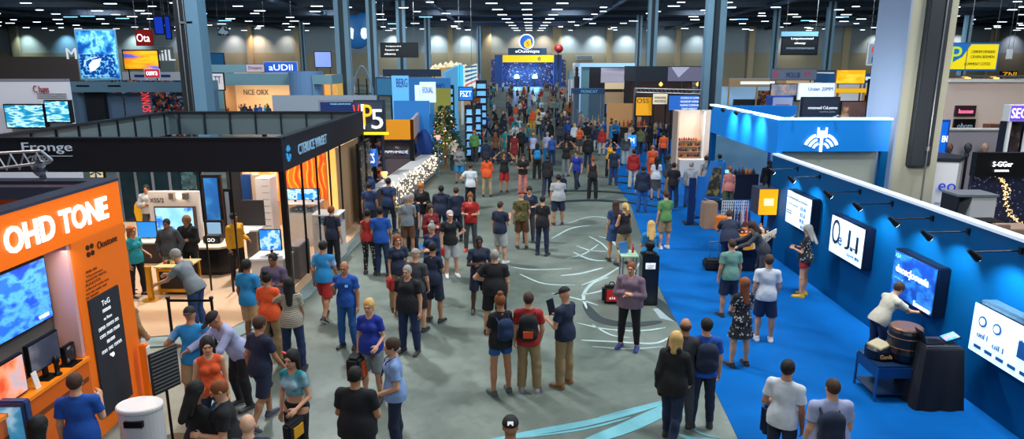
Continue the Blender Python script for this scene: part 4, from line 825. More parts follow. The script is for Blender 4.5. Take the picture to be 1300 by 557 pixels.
board('wall_panel', 'wide dark blue header far beyond the light blue booth', 'booth', 486, 88, 560, 97, 70, mat('dark_blue_header', S(12, 40, 74), .5), (), 'legs')
t = thing('flower_display', 'mound of warm white flowers on the far dark header booth', 'flowers', (aty(572, 85, 80).x, 80, 0))
mb = MB(); r_ = random.Random(2)
for i in range(90):
    px, q = r_.uniform(549, 596), r_.random(); c = aty(px, 88-7*q*(1-((px-572)/26)**2), 80+r_.uniform(-.8, .8)); s_ = r_.uniform(.18, .4); mb.lathe([(.02, -s_), (s_, 0), (.02, s_)], c, 7)
o = mb.build('blossom_mass', mat('warm_white_blossom', S(235, 215, 180), .7, emit=.3), t); o['kind'] = 'stuff'; x0, x1, z0, z1 = box_at(549, 84, 597, 88, 80); MB().box(x0, x1, 79.3, 81, 0, z0+.2).build('planter', TAN, t)
# tall cyan boards along aisle
t = thing('billboard_wall', 'tall cyan and white billboard wall lining the left of the aisle', 'billboard', (-5.2, 60, 0))
for (pa, pb, da, db, ya, yb, m) in ((566, 581, 50, 56, 92, 84, SKY), (581, 588, 56, 62, 84, 82, glow('cyan_lit', S(60, 190, 235), .8)), (588, 606, 62, 88, 88, 81, glow('cream_board', S(230, 235, 215), .7))):
    A = aty(pa, ya, da); B = aty(pb, yb, db); zb = 2.6 if pa > 570 else 0
    MB().slab([(A.x, da, zb), (B.x, db, zb), (B.x, db, B.z), (A.x, da, A.z)], (-.25, 0, 0), 1).build('panel', m, t)
    if zb: MB().box(A.x-.25, A.x, da, da+.3, 0, 2.6).build('post', WHITE, t)
A, B = aty(590, 90, 64), aty(605, 90, 86)
for i in range(5): 
    z = 5.0-i*.42; MB().slab([(A.x+.03, A.y, z), (B.x+.03, B.y, z), (B.x+.03, B.y, z+.2), (A.x+.03, A.y, z+.2)], (.03, 0, 0), 1).build('text_row', glow('teal_text', S(30, 110, 140), .3) if i < 4 else ORL, t)
board('sign', 'blue lit hanging sign with white letters over the left aisle edge', 'sign', 582, 110, 601, 128, 45, glow('azure_sign', S(10, 110, 210), .8), [('FSZT', .5, .5, .4, .75, TXL)], 'hang')
board('sign', 'small orange red board under the azure lettered sign', 'sign', 597, 124, 610, 130, 46, mat('orange_red_board', S(190, 90, 50), .5), (), 'legs')
for i, (a, b, c_, d, D) in enumerate(((590, 134, 601, 172, 38), (602, 134, 612, 168, 39.5), (604, 102, 618, 132, 58), (570, 108, 576, 130, 50))):
    x0, x1, z0, z1 = box_at(a, b, c_, d, D); lab = ('blue glowing product rack, left of the front two at aisle edge', 'blue glowing product rack, right of the front two at aisle edge', 'blue glowing rack further back near the aisle billboards', 'narrow glowing rack beside the cyan billboard wall')[i]
    t = thing('product_rack', lab, 'rack', ((x0+x1)/2, D, 0)); MB().box(x0, x0+.06, D, D+.5, 0, z1).box(x1-.06, x1, D, D+.5, 0, z1).box(x0, x1, D+.45, D+.5, 0, z1).build('frame', NAVY, t)
    nsh = 6
    for k_ in range(nsh):
        z = .35+k_*(z1-.4)/nsh; MB().box(x0+.06, x1-.06, D+.02, D+.44, z-.02, z+.02).build('shelf', WHITE, t); MB().box(x0+.1, x1-.1, D+.1, D+.4, z+.02, z+(z1-.4)/nsh*.6).build('stock', glow('lit_stock', S(110, 180, 235), .7), t)
# garland counter + tree
A, B = Vector((-4.45, 24.3, 0)), Vector((-3.82, 33.2, 0)); dv = (B-A); nrm = Vector((1, 0, 0))
t = thing('garlanded_counter', 'long low display counter edged with white light garlands left of aisle', 'counter', (-4.2, 29, 0))
MB().slab([A, B, B+Vector((0, 0, .95)), A+Vector((0, 0, .95))], (-.6, 0, 0), 1).build('body', mat('grey_brown_counter', S(88, 82, 84), .6), t)
MB().slab([A+Vector((.05, 0, .95)), B+Vector((.05, 0, .95)), B+Vector((.05, 0, 1.02)), A+Vector((.05, 0, 1.02))], (-.75, 0, 0), 1).build('top', OFFW, t)
mb = MB()
for i in range(260):
    f = r_.random(); p = A+dv*f+Vector((.08+r_.uniform(-.05, .06), 0, 1.05-.75*r_.random()**1.5+.1*math.sin(f*60))); s_ = r_.uniform(.02, .045); mb.lathe([(.004, -s_), (s_, 0), (.004, s_)], p, 6)
o = mb.build('light_garland', glow('warm_pearl', S(255, 235, 205), 1.3), t); o['kind'] = 'stuff'
mb = MB()
for i in range(28): p = A+dv*(i+.5)/28; mb.box(p.x+.0, p.x+.03, p.y-.02, p.y+.02, .1, .95)
mb.build('pale_bars', OFFW, t)
t = thing('decorated_tree', 'dark green decorated tree hung with small lights beside the counter', 'tree', (aty(566, 180, 35).x, 35, 0)); c = aty(566, 215, 35)
mb = MB()
for i in range(900):
    z = .4+2.9*r_.random(); rr = (1.05*(3.5-z)/3.1+.15)*math.sqrt(r_.random()); a = r_.uniform(0, 2*PI); p = Vector((c.x+rr*math.cos(a), 35+rr*math.sin(a), z)); q = Vector((math.cos(a), math.sin(a), r_.uniform(-.5, .3)))*.2; s_ = q.orthogonal().normalized()*.035
    mb.add([p-s_, p+q*.5+s_*1.2, p+q, p+q*.5-s_*1.2, p+Vector((0, 0, .03))], [(0, 1, 2, 3), (0, 4, 1), (1, 4, 2), (2, 4, 3), (3, 4, 0)])
mb.build('foliage', mat('dark_green_leaves', S(18, 62, 46), .8, noise=.4, nscale=3), t)
MB().tube((c.x, 35, 0), (c.x, 35, 3.2), .07, .02).build('trunk', WOOD, t)
mb = MB()
for i in range(70):
    z = .4+2.7*r_.random(); rr = 1.05*(3.5-z)/3.1+.12; a = r_.uniform(PI, 2*PI); mb.lathe([(.004, -.035), (.035, 0), (.004, .035)], (c.x+rr*math.cos(a), 35+rr*math.sin(a), z), 6, k=i % 3)
o = mb.build('tree_lights', [glow('warm_bulb', S(255, 200, 140), 2), glow('pink_bulb', S(240, 120, 120), 1.2), glow('blue_bulb', S(110, 150, 240), 1.5)], t); o['kind'] = 'stuff'
for px, cc, nm in ((488, (240, 190, 110), 'yellow'), (556, (235, 150, 150), 'pink')):
    c = aty(px, 222 if px < 500 else 175, 25 if px < 500 else 33); q = thing('table_lamp', '%s shaded lamp standing by the garlanded counter' % nm, 'lamp', (c.x, c.y, 0))
    MB().lathe([(.06, -.1), (.14, .08), (.12, .12)], c, 12).build('shade', glow(nm+'_shade', S(*cc), 1.4), q); MB().tube((c.x, c.y, 0), (c.x, c.y, c.z-.08), .025).lathe([(.16, 0), (.16, .03)], (c.x, c.y, 0), 12).build('stand', METAL, q)
# ================================================================= far / mid right
t, x0, x1, zb, zt = booth('booth with white roof strip and large grey picture board right of the gate', 736, 80, 806, 85, 58, 5, glow('white_blue_header', S(150, 190, 225), .5), mat('dark_interior', S(40, 34, 42), .7), counter=False)
for nm, a, b, c_, d, D, m in (('jamb', 738, 85, 748, 118, 58.2, mat('teal_jamb', S(96, 132, 142), .6)), ('picture', 763, 86, 805, 105, 57.8, pattern('grey_landscape', [(0, S(120, 110, 130)), (.5, S(170, 160, 175)), (.7, S(90, 80, 100))], .5, emit=.25, stretch=(.3, 1, 2))), ('lower_picture', 768, 105, 803, 113, 57.8, glow('sand_picture', S(205, 180, 140), .4)), ('wood_band', 768, 117, 803, 132, 57.5, TAN), ('blue_poster', 770, 133, 789, 160, 57.3, glow('pale_blue_poster', S(130, 175, 215), .45)), ('niche', 789, 133, 803, 150, 57.6, mat('warm_niche', S(120, 86, 70), .6))):
    q0, q1, r0, r1 = box_at(a, b, c_, d, D); MB().box(q0, q1, D, D+.2, r0 if nm != 'jamb' else 0, r1).build(nm, m, t)
board('sign', 'white five line notice board above the crowd near the gate', 'sign', 727, 80, 739, 97, 62, mat('white_notice', S(215, 220, 225), .5, emit=.25), [('nnnm', .5, .8, .1, .7, TXB), ('mnnm', .5, .5, .1, .7, TXB), ('nmmn', .5, .2, .1, .7, TXB)], 'legs', frame=WHITE)
t = thing('wall_lettering', 'dark lettering on the beige back wall right of the gate', 'lettering', aty(742, 73, 181)); 
c = aty(742, 73, 181.4); MB().box(c.x-2.3, c.x+2.3, 181.3, 181.5, c.z-.65, c.z+.65).build('plate', mat('pale_plate', S(150, 160, 160), .6), t); text(t, 'OUTSXODE', (c.x, 181.25, c.z), XR, ZU, .8, mat('navy_letters', S(20, 40, 70), .5), w=4, ext=.05)
t = thing('display_case', 'tall glass fronted case with blue header at the aisle', 'display case', (aty(748, 140, 50).x, 50, 0))
x0, x1, z0, z1 = box_at(728, 113, 768, 119, 50); MB().box(x0, x1, 50, 52, z0, z1).build('header', mat('blue_case_header', S(22, 70, 120), .5), t); text(t, 'MONCAT', ((x0+x1)/2, 49.95, (z0+z1)/2), XR, ZU, .2, TXC, w=1.2, ext=.02)
each('post', [(x, x+.08, y, y+.1, 0, z0) for x in (x0, x1-.08) for y in (50, 51.9)], GREYW, t)
MB().box(x0+.08, x1-.08, 50.02, 50.05, .8, z0).build('glass', GLASSB, t); MB().box(x0, x1, 50, 52, 0, .8).build('plinth', DARK, t)
goods('figurine standing inside the blue headed glass case', 'figurine', 'figurines in the glass case', x0+.2, x1-.2, 51, .8, 9, 'bottle', 9, .8, name='figurine')
t, x0, x1, zb, zt = booth('dark fronted booth with pale mountain picture right of centre', 807, 84, 890, 104, 49, 5, mat('slate_fascia', S(22, 34, 50), .5), mat('brown_interior', S(52, 34, 34), .7), counter=True, lit=None)
q0, q1, r0, r1 = box_at(848, 85, 890, 103, 48.9); MB().box(q0, q1, 48.85, 48.98, r0, r1).build('mountain_picture', mat('lilac_picture', S(128, 122, 148), .5, emit=.2), t)
MB().slab([(q0+.2, 48.84, r1), (q0+.75, 48.84, r0+.25), (q0+1.5, 48.84, r1)], (0, -.03, 0), 1).build('peak', glow('pale_peak', S(190, 190, 215), .35), t)
for px in (839, 886): c = aty(px, 107, 49.5); MB().lathe([(.05, -.12), (.14, 0), (.05, .12)], c, 10).tube((c.x, c.y, c.z+.1), (c.x, c.y, zb), .02).build('pendant_lamp', glow('amber_lamp', S(255, 170, 60), 6), t)
area((x0+x1)/2, 51, zb-.1, 110, 3, (1, .7, .45))
t = thing('lighting_truss', 'long pale truss bar spanning in front of the dark booth', 'truss', (aty(850, 114, 43).x, 43, 0))
a, b = aty(806, 112, 43), aty(890, 114, 43); mb = MB().tube(a, b, .05).tube(a-Vector((0, 0, .25)), b-Vector((0, 0, .25)), .05)
for i in range(16): p, q = a.lerp(b, i/16), a.lerp(b, (i+1)/16); mb.tube(p, q-Vector((0, 0, .25)), .02, n=5)
mb.build('bar', METAL, t)
for p in (a, b): MB().tube((p.x, 43, 0), (p.x, 43, p.z), .07).build('post', METAL, t)
board('banner', 'yellow banner with dark numerals under the truss', 'banner', 806, 122, 829, 148, 42, glow('amber_banner', S(235, 160, 10), .45), [('OSS', .42, .78, .22, .65, TXD)], 'legs')
board('sign', 'cream sign with faint lines left of the blue slatted sign', 'sign', 828, 118, 848, 133, 41.5, glow('cream_sign', S(225, 212, 180), .45), [('nmoms', .5, .6, .2, .7, TXD), ('mmnms', .5, .3, .2, .7, TXD)], 'legs')
board('sign', 'blue sign with rows of white text under the truss', 'sign', 848, 120, 888, 141, 41, glow('cobalt_sign', S(30, 95, 180), .45), [('COUNCE OF GAMIN', .68, .8, .12, .58, TXW), ('MADERSHP SOMNR', .68, .58, .12, .58, TXW), ('RASDNE COMMPAN', .68, .36, .12, .58, TXW), ('TEAM WRESET', .68, .14, .12, .5, TXW)], 'legs')
# shelved white stand
D = 33.; x0, x1, z0, z1 = box_at(860, 141, 908, 226, D)
t = thing('shelving_stand', 'tall white stand with warm lit shelves of bottles', 'stand', ((x0+x1)/2, D, 0))
MB().box(x0, x1, D+.8, D+.9, 0, z1).build('back_wall', mat('warm_white_wall', S(232, 212, 195), .6, emit=.12), t); MB().box(x0-.08, x0, D-.2, D+.9, 0, z1).build('side_wall', mat('peach_wall', S(220, 190, 165), .6), t); MB().box(x0+1.25, x0+1.33, D+.1, D+.8, 0, z1).build('divider', WHITE, t)
for k_ in range(6):
    z = .35+k_*.27; MB().box(x0+.1, x0+1.2, D+.25, D+.8, z-.015, z+.015).build('shelf', mat('shelf_wood', S(170, 120, 80), .6), t)
    for q in range(1): goods('small brown and grey jar on the warm white shelving', 'jar', 'jars on the warm lit shelves', x0+.12, x0+1.18, D+.4, z+.015, 9, 'bottle', 20+k_, .15, name='jar')
MB().box(x0+.05, x1, D-.5, D+.2, 0, .85).build('counter', mat('white_counter', S(215, 205, 200), .5), t)
goods('tall thin bottle on the white stand counter', 'bottle', 'bottles on the white counter', x0+1.4, x1-.1, D-.1, .85, 7, 'bottle', 31, .42, name='bottle')
area(x0+.8, D-.6, z1, 35, 1.2, (1, .8, .6))
# dark bar with bottles
D = 47.; x0, x1, z0, z1 = box_at(776, 160, 822, 183, D); t = thing('bar_counter', 'dark bar counter with warm lit bottles right of the aisle', 'bar counter', ((x0+x1)/2, D, 0))
MB().box(x0, x1, D, D+.8, 0, 1.1).build('body', mat('dark_brown_bar', S(38, 26, 28), .5), t); MB().box(x0-.05, x1+.05, D-.08, D+.85, 1.1, 1.16).build('top', WOOD, t); MB().box(x0, x1, D+2.5, D+2.6, 0, 2.6).build('back_wall', mat('glow_bar', S(190, 140, 90), .5, emit=.25), t)
goods('bottle standing on the dark bar counter', 'bottle', 'bottles on the bar counter', x0+.1, x1-.1, D+.4, 1.16, 16, 'bottle', 41, .42, name='bottle')
c = aty(799, 190, 37); t = thing('podium', 'pale grey podium with small blue lit sign on top', 'podium', (c.x, 37, 0)); MB().box(c.x-.38, c.x+.32, 37, 37.5, 0, .98).build('body', mat('pale_grey_podium', S(140, 160, 165), .5), t, bevel=.02)
c2 = aty(801, 179, 36.9); MB().box(c2.x-.3, c2.x+.3, 36.95, 37.03, .98, c2.z+.32).build('sign_plate', glow('blue_small_sign', S(20, 120, 230), 1.0), t); text(t, 'FM', (c2.x, 36.93, c2.z+.02), XR, ZU, .3, TXL, w=.36, ext=.02)
# ================================================================= far filler stands
rr = random.Random(17)
PALS = [('pale teal', (120, 155, 168)), ('white', (205, 205, 215)), ('dark navy', (24, 40, 66)), ('warm tan', (175, 140, 105)), ('mid blue', (30, 100, 165)), ('slate grey', (80, 92, 108)), ('mustard', (205, 150, 40)), ('brick red', (150, 60, 50)), ('lilac', (150, 150, 190)), ('cyan', (60, 160, 200))]
FILL = [(-62, 100, 9, 'seen above the blue grey shop'), (-48, 92, 8, 'behind the left tall column'), (-36, 87.5, 8, 'behind the warm lit shop'), (-27, 100, 7, 'left of the bear shaped inflatable'), (-26, 78, 6, 'under the bear shaped inflatable'), (-15.5, 111.5, 7, 'under the black text screen'), (-13, 128, 6, 'left of the far gate'), (-10, 148, 6, 'closest to the left gate pillar'), (-22, 134, 8, 'behind the flower mound'), (-40, 126, 9, 'far left against the wall'),
        (15, 128, 6, 'right of the far gate'), (20, 100, 7, 'behind the picture board booth'), (27, 120, 8, 'behind the purple mountain picture'), (30, 84, 7, 'left of the shelved column'), (38, 74, 8, 'just right of the blue grey column'), (44, 100, 9, 'left of the black hanging screen'), (54, 88, 8, 'beneath the black hanging screen'), (64, 110, 10, 'right of the black hanging screen'), (80, 100, 9, 'behind the massive concrete column'), (62, 72, 6, 'left of the massive concrete column'), (9.5, 90, 4, 'at the right aisle edge in the distance'), (-9, 96, 4, 'at the left aisle edge in the distance')]
for i, (x, y, w_, where) in enumerate(FILL):
    cn, cc = PALS[i % len(PALS)]; t = thing('exhibition_booth', '%s distant booth %s' % (cn, where), 'booth', (x, y+1.5, 0)); hgt = rr.uniform(3.2, 4.6)
    m = mat('far_'+cn.replace(' ', '_'), S(*cc), .6, emit=.06); lit = mat('far_lit_wall_%d' % (i % 3), S(*((235, 190, 140), (150, 190, 225), (200, 200, 210))[i % 3]), .6, emit=.3)
    MB().box(x-w_/2, x+w_/2, y, y+.15, hgt-1, hgt).box(x-w_/2, x-w_/2+.15, y+.15, y+3.5, hgt-1, hgt).box(x+w_/2-.15, x+w_/2, y+.15, y+3.5, hgt-1, hgt).build('fascia', m, t)
    MB().box(x-w_/2+.15, x+w_/2-.15, y+3.3, y+3.5, 0, hgt-.05).build('back_wall', lit, t)
    each('post', [(q-.08, q+.08, y, y+.15, 0, hgt-1) for q in (x-w_/2+.08, x, x+w_/2-.08)], m, t)
    MB().box(x-w_*.35, x+w_*.1, y+.5, y+1.2, 0, 1.1).build('counter', DARK if i % 2 else OFFW, t); MB().box(x+w_*.15, x+w_*.4, y+2.2, y+2.6, 0, 2.1).build('display_rack', (DIMG, WARMG)[i % 2], t)
    MB().box(x-w_*.3, x+w_*.3, y-.04, y, hgt-.7, hgt-.35).build('name_strip', TXW if cn not in ('white', 'cyan') else TXB, t)
# ================================================================= upper right stands
board('screen', 'black hanging screen with pale blue top edge and text, right', 'screen', 992, 41, 1039, 70, 78, mat('black_screen', S(16, 20, 28), .4), [('Lxquocscnsal', .55, .72, .12, .6, TXL), ('alseay', .5, .52, .12, .3, TXL), ('nmmonmmwcosson', .52, .3, .08, .75, TXG)], 'hang')
x0, x1, z0, z1 = box_at(992, 40, 1039, 46, 77.8); MB().box(x0, x1, 77.8, 77.9, z0, z1).build('top_strip', mat('pale_blue_topper', S(120, 170, 205), .5, emit=.2), [o for o in COL.objects if o.get('label', '').startswith('black hanging screen with pale blue')][0])
board('sign', 'big yellow and blue billboard with round looped letter', 'billboard', 1202, 54, 1268, 90, 44, glow('yellow_billboard', S(245, 220, 20), .62), [('CSMPAM DENSASH', .68, .68, .1, .45, mat('olive_text', S(120, 120, 30), .5)), ('CRVRN BERMEN', .68, .5, .1, .45, mat('olive_text', S(120, 120, 30), .5)), ('COMMENT COTEX', .6, .25, .1, .5, mat('olive_text', S(120, 120, 30), .5))], 'hang', frame=glow('blue_billboard_edge', S(20, 100, 180), .3), th=.3)
x0, x1, z0, z1 = box_at(1202, 54, 1268, 90, 43.95); h = z1-z0; w_ = x1-x0; t = [o for o in COL.objects if o.get('label', '').startswith('big yellow and blue')][0]
MB().slab([(x0+.05, 43.97, z1-.05), (x0+.05, 43.97, z0+h*.25), (x0+w_*.12, 43.97, z0+h*.3), (x0+w_*.3, 43.97, z0+h*.5), (x0+w_*.45, 43.97, z1-.05)], (0, -.02, 0), 1).build('blue_field', glow('billboard_blue', S(25, 110, 190), .5), t)
text(t, 'P', (x0+w_*.17, 43.92, z0+h*.55), XR, ZU, h*.62, glow('lime_letter', S(190, 215, 60), .7), w=w_*.2, ext=.03)
board('sign', 'yellow lit monitor sign above a yellow strip, right', 'sign', 1061, 88, 1099, 107, 45, pattern('amber_screen', [(0, S(160, 100, 30)), (.45, S(250, 180, 20)), (.6, S(255, 215, 60))], 1.2, emit=.75, stretch=(1, 1, 3)), (), 'legs', frame=mat('copper_frame', S(150, 110, 90), .5))
board('sign', 'flat yellow strip sign below the yellow monitor', 'sign', 1060, 112, 1103, 118, 44, glow('amber_strip', S(240, 180, 10), .6), (), 'legs', frame=YEL)
board('sign', 'long grey sign with red round emblem, right of the grey column', 'sign', 979, 87, 1037, 102, 50, mat('grey_blue_sign', S(122, 134, 158), .5, emit=.12), [('@', .09, .5, .55, .12, glow('crimson', S(190, 30, 70), .5)), ('MOLUB', .48, .45, .45, .3, TXB), ('ER', .8, .55, .4, .12, glow('crimson', S(190, 30, 70), .5))], 'legs', frame=GREYW)
board('sign', 'white lit sign with small blue lettering in front of booths, right', 'sign', 1013, 105, 1060, 127, 36, glow('white_lit_board', S(205, 222, 238), .75), [('Ucean', .42, .65, .2, .3, TXB), ('2SMM', .78, .65, .2, .3, TXB)], 'legs', frame=WHITE)
board('sign', 'dark navy sign with reversed lettering above the blue arch stand', 'sign', 1017, 123, 1066, 150, 26.5, mat('dark_navy_sign', S(32, 48, 72), .5, emit=.06), [('mnemuel CsLomnu', .55, .5, .14, .75, TXW), ('eoms Jata', .68, .3, .1, .4, TXG)], 'legs', frame=NAVY)
board('sign', 'pale lilac panel with two faint lines left of dark navy sign', 'sign', 979, 122, 1007, 149, 26.6, mat('pale_lilac_board', S(176, 182, 212), .5, emit=.15), [('-----', .5, .6, .03, .6, TXB), ('------', .5, .4, .03, .6, TXB)], 'legs', frame=mat('royal_edge', S(20, 80, 170), .5), th=.6)
board('sign', 'brown glass topped sign panel right of the dark navy sign', 'sign', 1067, 128, 1100, 150, 27, pattern('brown_window', [(0, S(60, 46, 50)), (.55, S(110, 84, 78)), (.72, S(240, 190, 140))], 1.4, emit=.2), (), 'legs')
board('poster', 'white poster with red flower shape beside the concrete column', 'poster', 1101, 54, 1122, 83, 60, mat('grey_red_poster', S(140, 150, 165), .5, emit=.1), [('o', .4, .72, .3, .35, glow('scarlet', S(215, 20, 30), .6)), ('mn', .6, .25, .25, .6, TXB)], 'hang', frame=WHITE)
board('screen', 'stacked blue and white screens left of the concrete column', 'screen', 1101, 100, 1118, 140, 40, pattern('stack_screen', [(0, S(30, 60, 140)), (.5, S(190, 200, 215)), (.7, S(60, 120, 90))], 1., emit=.4, stretch=(.3, 1, 3)), (), 'legs')
x0, x1, z0, z1 = box_at(985, 104, 1012, 122, 40)
board('display_rack', 'rack of dark curved items left of the white lit sign', 'rack', 978, 106, 1012, 122, 40, pattern('rack_goods', [(0, S(40, 40, 60)), (.5, S(150, 150, 165)), (.75, S(230, 170, 130))], 3, emit=.15), (), 'legs')
# right: white booths behind the column
D = 30.; x0, x1, z0, z1 = box_at(1199, 104, 1400, 165, D)
t = thing('exhibition_booth', 'large cream white booth wall with two small dark signs, right', 'booth', ((x0+x1)/2, D, 0)); CREAM = mat('cream_white_wall', S(215, 195, 185), .6, emit=.06)
MB().box(x0, x1, D, D+.2, 0, z1).box(x0, x0+.2, D+.2, D+4, 0, z1).build('wall', CREAM, t); MB().box(x0, x1, D-.15, D+.25, z1, z1+.1).build('coping', WHITE, t)
for a, b, c_, d, s_, m in ((1213, 134, 1239, 148, 'loooue', glow('pink_letters', S(240, 110, 150), 1.4)), (1211, 151, 1238, 168, 'obom', TXG)):
    q0, q1, r0, r1 = box_at(a, b, c_, d, D-.1); MB().box(q0, q1, D-.1, D, r0, r1).build('sign_plate', mat('dark_wine', S(52, 28, 40), .5) if b < 140 else BLACK, t); text(t, s_, ((q0+q1)/2, D-.12, (r0+r1)/2), XR, ZU, (r1-r0)*.4, m, w=(q1-q0)*.7, ext=.02)
q0, q1, r0, r1 = box_at(1257, 158, 1283, 168, D-.5); MB().box(q0, q1, D-.5, D-.01, 0, r1).build('brown_cabinet', mat('cabinet_brown', S(105, 66, 50), .6), t)
D = 36.; x0, x1, z0, z1 = box_at(1218, 100, 1330, 128, D); wc = (x0+x1)/2
t = thing('curved_canopy', 'curved cream canopy wall with white and blue box, far right', 'booth', (wc, D+1, 0)); mb = MB()
pts = [(x0+(x1-x0)*i/14, D+1.6*(1-math.sin(PI*i/14))) for i in range(15)]
for p, q in zip(pts[:-1], pts[1:]): mb.slab([(p[0], p[1], z0), (q[0], q[1], z0), (q[0], q[1], z1), (p[0], p[1], z1)], (0, .12, 0), 1)
mb.build('fascia', CREAM, t); MB().box(x0, x0+.2, D+1.6, D+1.8, 0, z0).box(x1-.2, x1, D+1.6, D+1.8, 0, z0).build('post', CREAM, t)
board('sign', 'white and blue box sign on the right, beside a small orange block', 'sign', 1235, 108, 1259, 130, 33, pattern('white_blue_fade', [(0, S(60, 150, 230)), (.4, S(220, 220, 235))], .4, emit=.4, stretch=(.1, 1, 1)), (), 'legs', frame=WHITE)
board('sign', 'small orange red block sign at the cream booth corner', 'sign', 1227, 116, 1234, 129, 32.5, mat('vermilion', S(215, 80, 40), .5, emit=.2), (), 'legs', frame=RED)
board('banner', 'yellow lettered sign strip under a pale lamp, far right', 'banner', 1270, 90, 1292, 99, 48, mat('dark_olive', S(30, 34, 30), .5), [('ZNI', .5, .5, .7, .8, glow('yellow_letter', S(240, 170, 20), .7))], 'legs')
board('notice', 'small white notice hanging on the grey wall, far right', 'notice', 1279, 62, 1286, 75, 52, mat('white_notice', S(215, 220, 225), .5, emit=.25), (), 'hang', frame=WHITE)
t = thing('lighting_truss', 'long grey ceiling truss with warm lamps on the far right', 'truss', (aty(1250, 100, 38).x, 38, aty(1250, 98, 38).z)); x0, x1, z0, z1 = box_at(1200, 97, 1340, 104, 38)
mb = MB().tube((x0, 38, z0), (x1, 38, z0), .06).tube((x0, 38, z1), (x1, 38, z1), .06)
for i in range(22): mb.tube((x0+(x1-x0)*i/22, 38, z0), (x0+(x1-x0)*(i+1)/22, 38, z1 if i % 2 else z0+.01), .02, n=5)
mb.build('bar', METAL, t)
for i, px in enumerate((1228, 1264)): c = aty(px, 101, 37.9); MB().lathe([(.03, -.1), (.16, -.02), (.12, .1)], (c.x, 37.85, c.z), 10).build('warm_lamp', glow('amber_lamp', S(255, 170, 60), 6), t)
for x in (x0+1, x1-1): MB().tube((x, 38, z1), (x, 38, HZ+.88), .02).build('cable', METAL, t)
D = 26.; x0, x1, z0, z1 = box_at(1196, 165, 1282, 200, D)
t = thing('partition', 'lilac grey partition wall behind the white kiosk', 'partition', ((x0+x1)/2, D, 0)); MB().box(x0, x1, D, D+.2, 0, z1).build('wall', mat('lilac_grey_wall', S(150, 146, 158), .6), t); MB().box(x0, x1, D-.1, D+.25, z1, z1+.06).build('coping', OFFW, t)
for i, px in enumerate((1205, 1229, 1250)):
    c = aty(px, 187, D-.35); t = thing('bust_display', ('leftmost', 'middle', 'rightmost')[i]+' of three mannequin heads before the lilac partition', 'mannequin head', (c.x, D-.35, 0))
    MB().tube((c.x, D-.35, 0), (c.x, D-.35, c.z-.3), .05).box(c.x-.2, c.x+.2, D-.5, D-.2, 0, .05).build('stand', BLACK, t)
    o = part_obj('head', sdf_mesh('head', [ell((0, 0, 0), (.13, .14, .17), k=.03), ell((0, -.04, -.12), (.08, .09, .09), k=.04), cap((0, .02, -.12), (0, .02, -.32), .07, .09, k=.03), ell((0, -.15, -.02), (.025, .03, .04), k=.02)], .02)[0], None, t); o.data.materials.append(mat('head_tone_%d' % i, S(*((90, 60, 50), (40, 40, 48), (150, 120, 105))[i]), .6)); o.location = (0, 0, c.z)
D = 21.5; t = board('sign', 'purple lit sign cut by the right frame edge above black cabinets', 'sign', 1282, 133, 1312, 154, D, glow('violet_sign', S(92, 60, 205), .7), [('SEGA', .52, .5, .6, .95, TXL)], 'legs', frame=WHITE, th=.3)
for i, (a, b) in enumerate(((1277, 1293), (1295, 1318))):
    x0, x1, z0, z1 = box_at(a, 155, b, 230, D+.5); t = thing('display_cabinet', ('black product cabinet at right edge, under the violet sign, left one', 'black product cabinet cut by the right frame edge')[i], 'cabinet', ((x0+x1)/2, D+.5, 0))
    MB().box(x0, x1, D+.5, D+1, 0, z1).build('body', DARK, t, bevel=.02); MB().box(x0+.05, x1-.05, D+.46, D+.5, .4, z1-.1).build('glass_door', pattern('cabinet_goods', [(0, S(20, 18, 24)), (.55, S(66, 54, 56)), (.75, S(160, 130, 110))], 5), t)
board('banner', 'bright blue standing banner partly behind the concrete column', 'banner', 1186, 152, 1204, 200, 25, glow('azure_banner', S(5, 100, 215), .55), [('EN', .7, .5, .16, .35, TXL)], 'legs', frame=mat('azure_frame', S(5, 80, 180), .5))
# white faceted kiosk
D = 22.2; x0, x1, z0, z1 = box_at(1176, 200, 1227, 262, D)
t = thing('kiosk', 'white faceted kiosk with blue letters and dark top', 'kiosk', ((x0+x1)/2, D, 0)); xm = x0+(x1-x0)*.62
P = [(x0, D), (xm, D-.25), (x1, D+.35), (x1, D+1.4), (x0, D+1.4)]
MB().prism(P, 0, z1-.12).build('body', WHITE, t); MB().prism([(p[0]+(.04 if p[0] > xm else -.0), p[1]-.03) for p in P], z1-.12, z1).build('dark_top', DARK, t)
text(t, 'eo', (xm-.28, D-.24, z1-.95), (xm-x0, -.25, 0), ZU, .26, glow('royal_letters', S(20, 60, 190), .3), w=.5, ext=.03); text(t, 'mon', (xm-.5, D-.2, z1-1.5), (xm-x0, -.25, 0), ZU, .07, TXB, w=.15, ext=.02)
# dark dotted booth
D = 17.; x0, x1, z0, z1 = box_at(1239, 194, 1340, 224, D)
t = thing('exhibition_booth', 'black header booth with dotted gold swirl mural, right edge', 'booth', ((x0+x1)/2, D, 0))
MB().box(x0, x1, D, D+.2, z0, z1).build('header', BLACK, t); m = pattern('dotted_mural', [(0, S(190, 190, 215)), (.13, S(150, 150, 180)), (.2, S(30, 34, 60)), (.7, S(22, 24, 44))], 11, kind='voronoi', emit=.25)
MB().box(x0+.02, x1, D+.1, D+.2, 0, z0).build('mural', m, t); text(t, 'S-GGer', ((x0+x1)/2-.35, D-.02, (z0+z1)/2+.02), XR, ZU, .13, TXL, w=.5, ext=.02); text(t, 'mmnn', ((x0+x1)/2-.35, D-.02, (z0+z1)/2-.15), XR, ZU, .05, TXL, w=.35, ext=.02)
mb = MB(); r_ = random.Random(8)
for i in range(150):
    f = r_.random(); px = 1266+26*f+5*math.sin(f*7)+r_.gauss(0, 2.2); py = 222+62*f; c = aty(px, py, D+.09); s_ = r_.uniform(.008, .02); mb.lathe([(.002, -s_), (s_, 0), (.002, s_)], c, 5)
